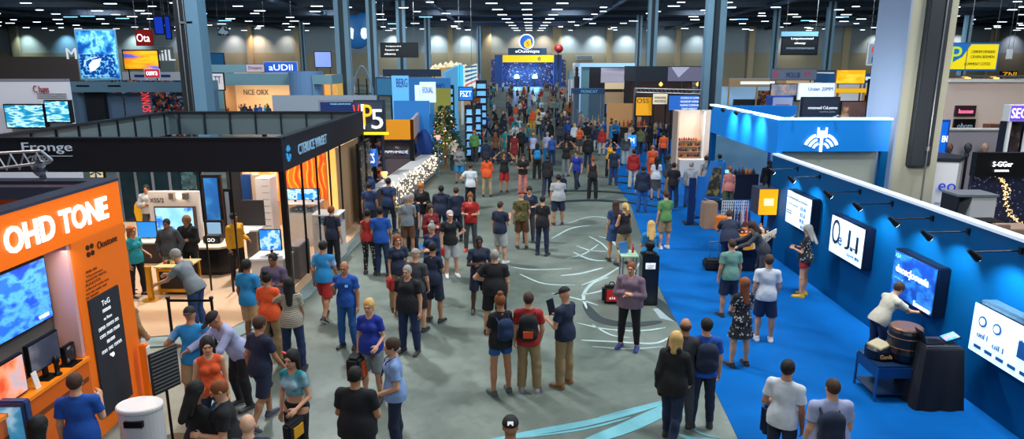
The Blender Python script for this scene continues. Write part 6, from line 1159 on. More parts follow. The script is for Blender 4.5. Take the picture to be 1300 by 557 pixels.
for i in range(2):
    y0 = 22.4+i*.95; t2 = thing('patterned_door', ('tall dark panel with pale dotted pattern, nearer of two at canopy end', 'tall dark panel with pale dotted pattern, farther of two at canopy end')[i], 'panel', (-5.1, y0, 0))
    MB().box(-5.2, -5.1, y0, y0+.85, .05, 2.8).build('frame', BLACK, t2); MB().box(-5.1, -5.08, y0+.1, y0+.75, .2, 2.7).build('pattern', pattern('door_dots', [(0, S(215, 195, 160)), (.3, S(150, 130, 100)), (.4, S(40, 40, 44))], 9, kind='voronoi', emit=.15), t2)
def monitor(label, px0, py0, px1, py1, D, m, foot=True, group=None):
    x0, x1, z0, z1 = box_at(px0, py0, px1, py1, D); t = thing('monitor', label, 'monitor', ((x0+x1)/2, D, z0-.12 if foot else z0), group)
    hs = MB().box(x0, x1, D, D+.05, z0, z1).build('housing', BLACK, t, bevel=.008); MB().box(x0+.02, x1-.02, D-.006, D, z0+.02, z1-.02).build('display', m, hs); q = (x0+x1)/2
    if foot: MB().box(q-.03, q+.03, D+.03, D+.07, z0-.12, z0+.1).box(q-.14, q+.14, D-.05, D+.14, z0-.13, z0-.115).build('stand', BLACK, t)
    return x0, x1, z0, z1
SCV = pattern('vivid_blue_screen', [(0, S(10, 60, 170)), (.45, S(30, 130, 220)), (.55, S(190, 230, 250)), (.62, S(20, 90, 190))], 5, emit=1.15)
SCP = glow('plain_blue_screen', S(30, 120, 200), 1.)
x0, x1, z0, z1 = monitor('square desktop monitor on the white front desk inside the canopy booth', 329, 291, 357, 318, 15.95, SCV)
zt = z0-.13; t = thing('desk', 'white front desk under the square monitor', 'desk', ((x0+x1)/2, 15.9, 0)); MB().box(x0-.15, x1+.1, 15.7, 16.5, .05, zt-.04).build('body', OFFW, t, bevel=.01); MB().box(x0-.18, x1+.14, 15.66, 16.54, zt-.04, zt).build('top', WHITE, t)
x0, x1 = cx(362, 340, 16.3), cx(378, 340, 16.3); wallbox('side_cabinet', 'grey brown tall cabinet right of the white front desk', 'cabinet', 363, 313, 379, 16.4, .9, mat('taupe_panel', S(120, 104, 100), .6), z0=.05)
for i, (a, b) in enumerate(((364, 383), (385, 406))): monitor(('blue text screen before the mural, left of two', 'blue text screen before the mural, right of two')[i], a, 239, b, 254, 20., SCV, foot=True)
for i, (a, b, D) in enumerate(((361, 404, 19.7), (396, 430, 18.2))):
    x0, x1, z0, z1 = box_at(a, 262, b, 300, D); t = thing('showcase', ('white glass topped showcase under the two blue screens', 'white glass topped showcase nearer the aisle glass')[i], 'showcase', ((x0+x1)/2, D, 0))
    zz = 1.05; MB().box(x0, x1, D, D+.7, .05, zz).build('body', OFFW, t, bevel=.01); MB().box(x0, x1, D, D+.7, zz, zz+.25).build('glass', GLASSB, t); MB().box(x0-.02, x1+.02, D-.02, D+.72, zz+.25, zz+.28).build('top', WHITE, t)
    goods('small dark gadget in the white showcase %s' % ('under the two blue screens', 'nearer the aisle glass')[i], 'gadget', 'gadgets in showcase '+('one', 'two')[i], x0+.1, x1-.1, D+.35, zz, 6, 'box', 80+i, .12, name='gadget')
# white wall with big blue screen
D = 19.; x0, x1, z0, z1 = box_at(193, 243, 256, 345, D); t = thing('screen_wall', 'white wall panel with large blue graphic screen behind the two staff', 'display wall', ((x0+x1)/2, D, 0))
MB().box(x0, x1, D, D+.15, .05, z1).build('wall', mat('soft_white_wall', S(205, 200, 200), .5, emit=.08), t, bevel=.01); a, b, c_, d = box_at(198, 262, 250, 306, D-.05)
MB().box(a, b, D-.06, D, c_, d).build('screen_frame', mat('brown_frame', S(80, 56, 48), .5), t); MB().box(a+.04, b-.08, D-.08, D-.06, c_+.04, d-.04).build('display', pattern('blue_shapes_screen', [(0, S(15, 70, 180)), (.45, S(30, 110, 215)), (.52, S(150, 205, 245)), (.7, S(110, 180, 235))], 1.6, emit=1.0), t)
for px in (219, 236): q = aty(px, 248, D-.02); MB().box(q.x-.07, q.x+.07, D-.12, D, q.z-.1, q.z+.08).build('vent_box', mat('brown_grey', S(96, 88, 86), .5), t)
q = aty(227, 249, D-.05); MB().tube((q.x, D, q.z), (q.x, D-.08, q.z), .06, n=14).build('spot_lamp', glow('warm_bulb2', (1, .8, .5), 10), t); text(t, 'XSS/2', aty(199, 254, D-.01), XR, ZU, .13, TXD, w=.4, ext=.01)
monitor('wide plain blue monitor left of the white screen wall', 174, 281, 199, 302, 18.2, SCP)
D = 17.8; x0, x1, z0, z1 = box_at(170, 309, 214, 330, D); t = thing('demo_counter', 'long dark counter with pale top behind the teal shirt person', 'counter', ((x0+x1)/2, D, 0)); MB().box(x0, x1, D, D+.8, .05, z1).build('body', mat('dark_walnut', S(46, 38, 40), .5), t); MB().box(x0-.03, x1+.03, D-.05, D+.85, z1, z1+.04).build('counter_top', mat('ivory_top', S(220, 205, 180), .4), t)
t = thing('reception_counter', 'black curved front counter with white display box right of the hooded figure', 'counter', (cx(268, 330, 16.8), 16.8, 0)); x0, x1 = cx(245, 330, 16.8), cx(290, 330, 16.8); zt = aty(268, 313, 16.8).z
MB().prism([(x0, 16.95), (x0+.2, 16.75), (x1-.2, 16.75), (x1, 16.95), (x1, 17.6), (x0, 17.6)], .05, zt-.05).build('body', mat('gloss_black', S(10, 14, 26), .3), t, bevel=.02); MB().prism([(x0-.03, 16.93), (x0+.18, 16.71), (x1-.18, 16.71), (x1+.03, 16.93), (x1+.03, 17.63), (x0-.03, 17.63)], zt-.05, zt).build('top', mat('ivory_top', S(220, 205, 180), .4), t)
o = MB().box(cx(257, 305, 17.1), cx(279, 305, 17.1), 17.1, 17.4, zt, zt+.2).build('display_box', mat('black_box', S(20, 22, 30), .4), bevel=.03); tag(o, 'rounded black box with white digits on the black counter', 'box'); text(o, 'GO', (cx(268, 305, 17.1), 17.09, zt+.1), XR, ZU, .09, TXL, w=.2, ext=.005)
# blue banners and partition bits
for i, (a, b, yt, yb, D, m, lab) in enumerate(((257, 282, 222, 288, 19.6, pattern('deep_blue_poster', [(0, S(8, 50, 120)), (.5, S(20, 100, 180)), (.65, S(60, 150, 215))], 1.4, emit=.35), 'deep blue poster banner upper part, right of the white screen wall'), (262, 284, 280, 322, 18.9, pattern('pale_blue_poster', [(0, S(120, 150, 180)), (.5, S(190, 205, 215)), (.65, S(60, 110, 170))], 6, emit=.2), 'pale blue printed poster standing behind the black counter'), (284, 296, 240, 300, 20.4, mat('grey_blue_banner', S(110, 130, 155), .5), 'grey blue narrow banner left of the yellow shirt person'))):
    board('banner', lab, 'banner', a, yt, b, yb, D, m, (), 'legs')
D = 19.5; x0, x1, z0, z1 = box_at(326, 226, 345, 300, D); t = thing('product_tower', 'tall white tapered product tower with thin drawers', 'tower', ((x0+x1)/2, D, 0)); MB().box(x0, x1, D, D+.6, .05, z1).build('body', mat('white_tower', S(205, 200, 205), .4, emit=.06), t, bevel=.02)
for i in range(12): MB().box(x0+.05+.15, x1-.05, D-.01, D, .3+i*.2, .31+i*.2).build('slot', GREYW, t)
D = 20.5; x0, x1, z0, z1 = box_at(300, 222, 327, 300, D); wallbox('partition', 'beige inner partition left of the white tapered tower', 'partition', 318, 222, 327, D, .2, mat('beige_inner_wall', S(190, 168, 145), .6), z0=.05)
wallbox('partition', 'tall deep blue inner panel beside the beige partition', 'partition', 305, 222, 317, 20.8, .2, mat('inner_blue', S(20, 70, 140), .5), z0=.05)
wallbox('partition', 'dark rear panel of the canopy booth behind the yellow shirt person', 'partition', 286, 215, 304, 21.6, .2, DARK, z0=.05)
D = 17.6; t = thing('work_table', 'slim white topped table with black tool board beside yellow shirt person', 'table', (cx(312, 300, D), D, 0)); x0, x1 = cx(300, 300, D), cx(328, 300, D); MB().box(x0, x1, D, D+.6, 1.0, 1.04).build('top', WHITE, t); MB().box(x0, x1, D+.55, D+.6, 1.04, 1.75).build('back_board', mat('tool_board', S(34, 32, 38), .6), t)
MB().box(x0+.05, x0+.09, D+.05, D+.09, .05, 1).box(x1-.09, x1-.05, D+.05, D+.09, .05, 1).box(x0+.05, x1-.05, D+.5, D+.54, .05, 1).build('legs', METAL, t)
q = (x0+x1)/2; t2 = thing('desk_lamp', 'round flat headed lamp on a pole by the slim white table', 'lamp', (q, D-.3, .05)); MB().tube((q, D-.3, .07), (q, D-.3, 1.05), .015).lathe([(.12, 0), (.12, .02)], (q, D-.3, .05), 16).build('pole', METAL, t2); MB().lathe([(.16, 1.05), (.17, 1.07), (.14, 1.1)], (q, D-.3, 0), 20).build('head', glow('lamp_disc', (1, .95, .85), 2.5), t2)
# rear dark glass front
D = 22.8; x0, x1, z0, z1 = box_at(150, 190, 258, 250, D); t = thing('window_wall', 'dark tinted window wall with frames at the back of the booth', 'window wall', ((x0+x1)/2, D, 0)); MB().box(x0, x1, D, D+.1, .05, 2.9).build('pane', mat('tinted_pane', S(22, 44, 54), .15, noise=.5, nscale=3), t)
mb = MB(); 
for i in range(6): x = x0+(x1-x0)*i/5; mb.box(x-.04, x+.04, D-.03, D, .05, 2.9)
mb.build('frame', GREYW, t); a, b, c_, d = box_at(229, 195, 248, 240, D-.05); MB().box(a, b, D-.06, D-.03, c_, d).build('speckled_poster', pattern('speckled_poster', [(0, S(20, 50, 60)), (.5, S(90, 130, 140)), (.7, S(30, 40, 50))], 8, kind='cells'), t)
for i, (a, b) in enumerate(((170, 181), (182, 192))):
    D = 20.6; x0, x1, z0, z1 = box_at(a, 256, b, 281, D); t = thing('feather_banner', ('yellow curved feather banner, left of the pair behind the monitor', 'yellow curved feather banner, right of the pair behind the monitor')[i], 'banner', ((x0+x1)/2, D, 0)); w_ = x1-x0
    MB().slab([(x0+w_*.2, D, z0), (x0, D, z0+.3), (x0+w_*.15, D, z1-.1), (x0+w_*.4, D, z1), (x1-.02, D, z0+.3), (x1-w_*.2, D, z0)] if not i else [(x0+w_*.2, D, z0), (x0, D, z0+.25), (x0+w_*.5, D, z1-.15), (x1, D, z1), (x1, D, z0+.2), (x1-w_*.2, D, z0)], (0, .03, 0), 1).build('flag', mat('yellow_flag', S(240, 180, 20), .5, emit=.15), t); MB().tube(((x0+x1)/2, D+.02, .05), ((x0+x1)/2, D+.02, z0+.1), .02).build('pole', BLACK, t)
# upper-left odds in canopy : star poster
board('poster', 'cream poster with blue star shape behind the canopy edge', 'poster', 113, 208, 131, 226, 21, glow('cream_poster2', S(225, 210, 170), .4), [('*', .5, .45, .8, .8, mat('teal_star', S(20, 90, 120), .5))], 'legs')
# area lamps in booth
area(-10.2, 19, 2.88, 95, 2.4, (1, .78, .55), sy=4); area(-7.2, 19.2, 2.88, 80, 1.6, (1, .8, .58), sy=4.5)
# yellow framed display and stanchions
c = gp(222, 377); D = c.y; x0, x1 = cx(200, 360, D), cx(240, 360, D); zt = aty(220, 340, D).z
t = thing('display_cabinet', 'gold framed display cabinet with dark front and cluttered top', 'cabinet', ((x0+x1)/2, D, 0))
MB().box(x0+.06, x1-.06, D+.03, D+.6, .12, zt-.05).build('body', mat('near_black', S(20, 18, 26), .5), t)
mb = MB(); w_ = .05
for x in (x0, x1-w_):
    for y in (D, D+.6): mb.box(x, x+w_, y, y+w_, .05, zt)
mb.box(x0+w_, x1-w_, D, D+.03, .12, .2).box(x0+w_, x1-w_, D, D+.03, zt-.09, zt-.03); mb.build('gold_frame', GOLD, t); MB().box(x0-.03, x1+.03, D-.03, D+.68, zt, zt+.03).build('top', mat('cream_marble', S(215, 190, 130), .4, noise=.3, nscale=20), t)
goods('small gold or dark trinket on top of the gold framed cabinet', 'trinket', 'trinkets on the gold framed cabinet', x0+.05, x1-.05, D+.25, zt+.03, 7, 'bottle', 90, .1, name='trinket')
c = gp(193, 383); t = thing('stanchion', 'gold square post with curved rail beside the gold framed cabinet', 'post', (c.x, c.y, 0)); zt = aty(190, 338, c.y).z; MB().box(c.x-.05, c.x+.05, c.y-.05, c.y+.05, .05, zt).lathe([(.2, .03), (.2, .06)], (c.x, c.y, 0), 20).build('post', GOLD, t)
q0, q1 = Vector((c.x, c.y, zt-.03)), aty(180, 330, c.y+.6); MB().path([q0.lerp(q1, i/6)-Vector((0, 0, .1*math.sin(PI*i/6))) for i in range(7)], .018).tube(q1, (q1.x, q1.y, .05), .03).build('rail', GOLD, t)
P = [gp(219, 440), gp(273, 434), gp(206, 505)]
def stanch(p, lab, h=.98):
    t = thing('stanchion', lab, 'post', (p.x, p.y, 0)); MB().tube((p.x, p.y, .02), (p.x, p.y, h), .028, n=12).build('pole', BLACK, t); MB().lathe([(.16, 0), (.16, .015), (.04, .035)], (p.x, p.y, 0), 20).build('base', BLACK, t); MB().lathe([(.04, h), (.045, h+.03), (.03, h+.05)], (p.x, p.y, 0), 12).build('cap', BLACK, t)
pts = []
for px, py, lab in ((213, 378, 'black barrier pole left of the cyan and white shirt person'), (268, 378, 'black barrier pole between gold cabinet and bending couple'), (292, 322, 'thin black barrier pole by the black counter')):
    p = atz(px, py, 1.0); stanch(Vector((p.x, p.y, 0)), lab); pts.append(p)
t = thing('barrier_belt', 'black retractable belt between the two nearer barrier poles', 'belt', pts[0]); a, b = pts[0], pts[1]; MB().slab([a-Vector((0, 0, .03)), b-Vector((0, 0, .03)), b-Vector((0, 0, .08)), a-Vector((0, 0, .08))], (0, .006, 0), 1).build('webbing', BLACK, t)
# ================================================================= orange booth
OX = -6.1
t = thing('orange_booth', 'bright orange booth with huge white lettering, lower left', 'booth', (-7.5, 8, 0))
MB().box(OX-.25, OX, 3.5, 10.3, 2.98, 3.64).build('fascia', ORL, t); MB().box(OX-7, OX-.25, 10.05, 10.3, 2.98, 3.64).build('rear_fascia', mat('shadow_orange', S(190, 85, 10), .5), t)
MB().box(OX-.28, OX+.01, 3.5, 10.31, 3.64, 3.68).box(OX-7, OX-.28, 10.02, 10.31, 3.64, 3.68).box(OX-7, OX-.28, 9.5, 9.7, 3.5, 3.68).build('top_rail', mat('steel_rail', S(70, 76, 96), .35, .4), t)
MB().box(OX-7, OX-.26, 3.5, 10.0, 3.0, 3.05).build('roof_panel', mat('grey_roof_panel', S(110, 108, 122), .7, noise=.15, nscale=1.5), t)
MB().box(OX-.35, OX, 9.0, 10.3, 0, 2.98).build('orange_panel', ORL if False else mat('orange_panel', S(236, 112, 14), .5, emit=.12), t); MB().box(OX-.4, OX-.3, 8.95, 9.0, 1.3, 2.98).box(OX-.35, OX-.02, 8.93, 8.998, 1.32, 2.97).build('reveal', mat('pink_reveal', S(200, 160, 160), .6), t)
MB().box(OX-.45, OX-.35, 3.5, 9.0, 1.3, 2.98).build('recess_wall', mat('grey_recess', S(92, 90, 88), .7), t)
MB().box(OX-.4, OX, 3.5, 9.0, 0, 1.26).build('counter_front', mat('orange_counter', S(215, 98, 12), .5, emit=.05), t); MB().box(OX-.4, OX+.04, 3.5, 9.0, 1.26, 1.31).build('ledge', mat('orange_ledge', S(245, 135, 25), .4, emit=.1), t)
MB().box(OX-.005, OX+.005, 3.5, 8.95, .95, 1.02).build('shadow_groove', mat('dark_orange', S(120, 58, 14), .6), t)
a, b = atx(4, 296, OX+.01), atx(137, 264, OX+.01); zc_ = (a.z+b.z)/2
text(t, 'OHD TONE', (OX+.012, (a.y+b.y)/2-.02, 3.31), (0, 1, 0), ZU, .34, TXL, w=(b.y-a.y)*1.0, ext=.015, bold=.03)
a = atx(130, 309, OX+.01); text(t, 'Oostone', (OX+.01, a.y+.12, a.z), (0, 1, 0), ZU, .11, TXD, w=.5, ext=.008)
mb = MB(); q = Vector((OX+.01, a.y-.3, a.z-.02))
for dy, dz in ((-.05, .05), (.05, .05), (-.05, -.05), (.05, -.05)): mb.tube(q+Vector((-.008, dy, dz)), q+Vector((.004, dy, dz)), .038, n=12)
mb.build('clover_logo', TXD, t)
for i, w_ in enumerate((.25, .4, .5, .35, .55, .5, .3)): a = atx(112, 345+i*5.5, OX+.01); text(t, ('nmn mn', 'Vaomeo', 'EXASTE MOTL', 'RADTE', 'ndiecnd sodn ton', 'coc ten senlo man', 'so anoon')[i], (OX+.01, a.y+w_*.5-.05, a.z), (0, 1, 0), ZU, .035, TXD, w=w_, ext=.004)
t = thing('notice_board', 'tall black notice panel with handwritten white lines on orange wall', 'notice board', (OX, 9.6, 0)); P0, P1 = atx(112, 382, OX+.02), atx(150, 368, OX+.02); P2, P3 = atx(158, 505, OX+.02), atx(125, 530, OX+.02)
MB().slab([(OX+.002, P0.y, P0.z), (OX+.002, P1.y, P0.z), (OX+.002, P1.y, .25), (OX+.002, P0.y, .25)], (.03, 0, 0), 1).build('panel', mat('charcoal_panel', S(38, 42, 52), .7), t)
ym = (P0.y+P1.y)/2
for i, s_ in enumerate(('ToG', 'mmmom', 'on Vmon', 'nmn mnm nn', 'com mun mon', 'nun unnm', 'mn nu mnn')): text(t, s_, (OX+.034, ym, P0.z-.14-i*.12), (0, 1, 0), ZU, .05 if i else .08, TXW, w=.2+.3*(i in (3, 4, 6)), ext=.004)
MB().tube((OX+.032, ym, 1.1), (OX+.036, ym, 1.1), .035, n=12).tube((OX+.03, ym-.05, 1.12), (OX+.036, ym-.05, 1.12), .02, n=8).build('round_mark', TXL, t)
def screen_x(label, x, y0, y1, z0, z1, m, th=.06, foot=None, name='wall_screen'):
    t = thing(name, label, 'screen', (x, (y0+y1)/2, z0 if foot is None else foot)); hs = MB().box(x-th, x, y0, y1, z0, z1).build('housing', BLACK, t, bevel=.008); MB().box(x, x+.006, y0+.025, y1-.025, z0+.025, z1-.025).build('display', m, hs)
    if foot is not None: q = (y0+y1)/2; MB().box(x-.05, x-.02, q-.04, q+.04, foot+.015, z0+.1).box(x-.12, x+.08, q-.12, q+.12, foot, foot+.015).build('stand', BLACK, t)
    return t
HERO = pattern('hero_screen', [(0, S(8, 24, 120)), (.4, S(20, 70, 200)), (.5, S(70, 150, 250)), (.58, S(30, 90, 220))], 2.2, emit=1.0, stretch=(1, 1, 2))
t = screen_x('large wall screen with a bright blue scene in the orange booth', OX-.26, 7.05, 8.82, 1.98, 2.86, HERO, foot=None)
MB().box(OX-.35, OX-.32, 7.5, 8.3, 2.2, 2.6).build('mount', BLACK, t)
text(t, 'woms', (OX-.25, 8.62, 2.07), (0, 1, 0), ZU, .05, TXL, w=.2, ext=.003)
screen_x('small dark monitor on the orange ledge under the large screen', OX-.1, 8.02, 8.62, 1.46, 1.88, pattern('dim_screen', [(0, S(30, 34, 50)), (.5, S(60, 66, 84)), (.7, S(110, 110, 120))], 3, emit=.35), foot=1.31, name='monitor')
screen_x('orange pink picture screen at the left end of the ledge', OX-.08, 7.15, 7.92, 1.33, 1.86, pattern('coral_screen', [(0, S(130, 30, 20)), (.4, S(220, 80, 40)), (.5, S(250, 150, 110)), (.65, S(180, 170, 180))], 2.5, emit=.7), foot=1.31, name='monitor')
o = MB().obox((OX-.05, 8.02, 1.42), (.005, 0, .0), (0, .045, 0), (-.02, 0, .11)).build('card', WHITE); tag(o, 'small upright white card on the orange ledge', 'card')
t = screen_x('small black tablet stand with pale icons at the ledge end', OX-.06, 8.62, 8.86, 1.34, 1.6, pattern('tiny_icons', [(0, S(20, 20, 24)), (.6, S(40, 40, 46)), (.75, S(190, 190, 190))], 16), foot=1.31, name='tablet')
o = MB().lathe([(.05, 0), (.055, .02), (.03, .04), (.03, .16), (.05, .2), (.03, .26), (.01, .28)], (OX-.03, 8.4, 1.31), 12).build('game_controller_stand', BLACK, smooth=True); tag(o, 'black controller stand in front of the small dark monitor', 'stand')
c = gp(167, 500); t = thing('door_post', 'small orange and white bollard at the orange booth corner', 'bollard', (OX+.14, 10.2, 0)); MB().box(OX+.08, OX+.2, 10.1, 10.22, 0, 1.0).build('post', mat('orange_panel', S(236, 112, 14), .5), t, bevel=.02); MB().box(OX+.2, OX+.215, 10.11, 10.21, .35, .95).build('white_plate', WHITE, t)
text(t, 'f', (OX+.22, 10.16, .8), (0, 1, 0), ZU, .06, TXD, ext=.003)
# truss arm above the orange booth
t = thing('truss_arm', 'ornate white openwork truss arm above the orange booth', 'truss', (aty(52, 240, 11.5).x, 11.5, 3.05)); D = 10.2; p = aty(52, 205, D); zb = 3.68
MB().tube((p.x, D, zb), (p.x-.05, D, p.z-.1), .045, .06).lathe([(.05, -.12), (.1, -.05), (.06, 0), (.11, .08), (.04, .14)], (p.x-.04, D, p.z-.1), 12).build('post', CHROME, t, smooth=False)
a, b = aty(-60, 209, D), aty(66, 203, D); hz = .14; mb = MB().tube(a+Vector((0, 0, hz)), b+Vector((-.15, 0, hz)), .02).tube(a-Vector((0, 0, hz)), b-Vector((.15, 0, hz*.3)), .02).tube(b+Vector((-.15, 0, hz)), b, .02).tube(b, b-Vector((.15, 0, hz*.3)), .02)
n = 14
for i in range(n):
    q0, q1 = a.lerp(b, i/n*.92), a.lerp(b, (i+1)/n*.92); s_ = 1 if i % 2 else -1; mb.tube(q0+Vector((0, 0, hz*.9*s_)), q1-Vector((0, 0, hz*.7*s_)), .012, n=6)
for q, r in ((.8, .07), (.86, .09), (.92, .07), (.96, .05)):
    c = a.lerp(b, q); mb.path([c+Vector((math.cos(k_)*r, 0, math.sin(k_)*r)) for k_ in [i*PI/5 for i in range(11)]], .01, n=5)
mb.build('lattice', mat('pale_steel', S(190, 195, 205), .3, .6), t)
# bin, lattice sign, blue kiosk
c = gp(178, 575); c = atz(177, 512, 1.0); t = thing('recycling_bin', 'white rounded bin with dark slot beside the black slatted sign', 'bin', (c.x, c.y, 0))
MB().lathe([(.26, 0), (.27, .05), (.27, .92), (.28, .95)], (c.x, c.y, 0), 32, sx=1.05, sy=.8).build('body', mat('white_plastic', S(205, 205, 210), .4), t, smooth=False); MB().lathe([(.285, .95), (.285, .985), (.27, 1.0)], (c.x, c.y, 0), 32, sx=1.05, sy=.8).build('lid', mat('white_plastic_lid', S(225, 222, 220), .35), t); MB().box(c.x-.1, c.x+.14, c.y-.245, c.y-.19, .78, .86).build('slot', BLACK, t)
c = atz(205, 443, 1.45); t = thing('sign_stand', 'black slatted sign board on a thin black pole stand', 'sign', (c.x, c.y, 0)); w_ = .22; ax_ = Vector((.45, .9, 0)).normalized(); bz = Vector((c.x, c.y, 0)); mb = MB(); mb.slab([bz-ax_*w_+Vector((0, 0, .82)), bz+ax_*w_+Vector((0, 0, .82)), bz+ax_*w_+Vector((0, 0, 1.45)), bz-ax_*w_+Vector((0, 0, 1.45))], (.02, -.01, 0), 1); mb.build('board', mat('slat_black', S(26, 30, 34), .6), t)
mb = MB()
for i in range(11): z = .86+i*.055; mb.slab([bz-ax_*w_*.92+Vector((.025, -.012, z)), bz+ax_*w_*.92+Vector((.025, -.012, z)), bz+ax_*w_*.92+Vector((.025, -.012, z+.02)), bz-ax_*w_*.92+Vector((.025, -.012, z+.02))], (.004, -.002, 0), 1)
mb.build('slats', mat('slat_grey', S(92, 96, 98), .6), t); MB().tube(bz, bz+Vector((0, 0, .85)), .02).lathe([(.2, 0), (.2, .02)], bz, 20).build('pole', BLACK, t)
c = atz(12, 510, 1.45); t = thing('kiosk', 'blue edged touchscreen kiosk cut by the lower left corner', 'kiosk', (c.x, c.y, 0)); MB().box(c.x-.45, c.x+.17, c.y, c.y+.12, .0, 1.45).build('frame', mat('blue_frame', S(30, 60, 110), .4), t, bevel=.02); MB().box(c.x-.4, c.x+.12, c.y-.01, c.y, .8, 1.38).build('display', pattern('sea_screen', [(0, S(20, 70, 110)), (.5, S(60, 140, 180)), (.7, S(180, 215, 230))], 4, emit=.7), t)
spot((-2.5, 8.5, 5.4), (OX, 8.8, 2.2), 90, 60, (1, .85, .7), .3, .7); area(-6.0, 8.2, 2.9, 14, .4, (1, .8, .6), sy=1.5)

c = gp(467, 283); t = thing('display_pod', 'dark blue rounded display pod on pale shelf beside the dotted panels', 'display', (c.x, 23.4, 0)); x = cx(467, 260, 23.4); zt = aty(467, 237, 23.4).z
MB().box(x-.3, x+.3, 23.4, 23.9, 1.0, 1.05).build('shelf', OFFW, t); MB().box(x-.25, x+.25, 23.45, 23.85, 0, 1.0).build('base', DARK, t)
me, V, Q = sdf_mesh('pod', [ell((0, 0, 0), (.25, .2, .26), k=.05), cap((0, 0, -.2), (0, 0, -.05), .24, k=.05, sq=(0, 1, 0, 1.2)), plane((0, 0, -.22), (0, 0, -1))], .02); me.materials.append(mat('midnight_shell', S(22, 54, 110), .35)); o = bpy.data.objects.new('pod', me); COL.objects.link(o); o.parent = t; o.matrix_parent_inverse = t.matrix_basis.inverted(); o.location = (x, 23.65, 1.27)
# ================================================================= people
K = dict(navy=(28, 38, 62), black=(22, 22, 27), white=(205, 210, 218), grey=(120, 128, 134), dgrey=(62, 64, 70), blue=(20, 78, 165), royal=(24, 50, 150), cyan=(30, 130, 190), teal=(20, 130, 140), red=(165, 34, 34), orange=(220, 84, 36),
         khaki=(150, 124, 88), tan=(176, 146, 108), jeans=(40, 66, 110), dj=(28, 42, 70), lgrey=(165, 168, 170), polo=(130, 158, 205), mauve=(120, 96, 112), plum=(84, 72, 96), green=(92, 140, 80), olive=(84, 90, 56), brown=(96, 62, 42), dred=(120, 30, 36), lav=(160, 165, 200), sea=(104, 146, 132), yellow=(225, 160, 30), ddenim=(24, 44, 80), bluej=(30, 84, 150), pink=(200, 120, 110), cream=(205, 195, 175))
def P(px, py, rz, pose, bd, top, tc, bot, bc, hair, hc, skin, label, s=1., shoe=(40, 40, 44), **kw):
    return person(px, py, rz, pose, bd, top, K[tc], bot, K[bc] if bc else None, hair, hc, skin, s, shoe, label, **kw)
WS = (215, 215, 218)
def backpack(p, col, label, accent=None, side=0., small=1.):
    J, M = p['J'], p['M']; Rt = J['Rt']; c = J['T'](side, .2, 1.22); h, w, d = .23*small, .16*small, .09*small
    T4 = Matrix.Translation(Vector(c)) @ Matrix([list(r) for r in Rt]).to_4x4()
    key = ('pack', round(small, 2))
    if key not in BODY:
        me, V, Q = sdf_mesh('pack', [cap((-w*.45, 0, -h*.55), (w*.45, 0, -h*.55), d, k=.05), cap((-w*.4, 0, h*.5), (w*.4, 0, h*.5), d*.85, k=.05), ell((0, 0, 0), (w, d*1.1, h), k=.05), ell((0, d*.9, -h*.35), (w*.7, d*.5, h*.45), k=.02)], .014)
        me.materials.append(None); BODY[key] = me
    t = thing('backpack', label, 'backpack', p['pos']); t.matrix_world = M; t.matrix_basis = M
    o = part_obj('pouch', BODY[key], cloth(K[col]), t); o.matrix_local = T4
    mb = MB()
    for s_ in (1, -1):
        pts = [(s_*.1, -.02, h*.6), (s_*.11, -.15, h*.95), (s_*.115, -.29, h*.55), (s_*.13, -.3, -h*.2), (s_*.13, -.14, -h*.8)]
        mb.path([T4 @ Vector(q) for q in pts], .014, n=6)
    o = mb.build('strap', cloth(K[col])); o.parent = t
    if accent: o = MB().add([Vector(q) for q in ((-w*.5, d*1.42, -h*.6), (w*.5, d*1.42, -h*.6), (w*.5, d*1.46, -h*.1), (-w*.5, d*1.46, -h*.1), (-w*.5, d*1.3, -h*.6), (w*.5, d*1.3, -h*.6), (w*.5, d*1.3, -h*.1), (-w*.5, d*1.3, -h*.1))], [(0, 1, 2, 3), (7, 6, 5, 4), (0, 4, 5, 1), (1, 5, 6, 2), (2, 6, 7, 3), (3, 7, 4, 0)]).build('logo_patch', cloth(K[accent])); o.parent = t.children[0]
    return t
def handbag(p, col, label, sd='r', accent=None, drop=.28, sz=1., cat='bag'):
    J, M = p['J'], p['M']; w_ = J['wr'+sd]+J['fd'+sd]*.07; z = w_[2]-drop-.13*sz; z = max(z, .13*sz)
    t = thing('handbag', label, cat, p['pos']); t.matrix_basis = M; x, y = float(w_[0]), float(w_[1])
    mb = MB(); mb.prism([(x-.06*sz, y-.16*sz), (x+.06*sz, y-.16*sz), (x+.075*sz, y), (x+.06*sz, y+.16*sz), (x-.06*sz, y+.16*sz), (x-.075*sz, y)], z-.13*sz, z+.13*sz)
    o = mb.build('pouch', cloth(K[col]), bevel=.025*sz); o.parent = t
    o = MB().path([(x, y-.12*sz, z+.11*sz), (x, y-.05, w_[2]-.03), (x, y+.05, w_[2]-.03), (x, y+.12*sz, z+.11*sz)], .009, n=6).build('strap', cloth(K[col])); o.parent = t
    if accent: o = MB().box(x+.06*sz, x+.085*sz, y-.09*sz, y+.09*sz, z-.08*sz, z+.07*sz).box(x-.085*sz, x-.06*sz, y-.09*sz, y+.09*sz, z-.08*sz, z+.07*sz).build('patch', cloth(K[accent])); o.parent = t.children[0]
    return t
def held(p, label, size, m, name='phone', cat='phone', sd='r', up=.1, fwd=0.):
    J, M = p['J'], p['M']; w_ = J['wr'+sd]+J['fd'+sd]*.11; q = Vector((w_[0], w_[1]-fwd, w_[2]+size[2]*.5+up*0)); q = M @ q; sx, sy, sz = size
    R3 = M.to_3x3().normalized(); t = MB().obox(q, R3 @ Vector((sx/2, 0, 0)), R3 @ Vector((0, sy/2, 0)), R3 @ Vector((0, -sz*.15, sz/2))).build(name, m, bevel=.004); return tag(t, label, cat)
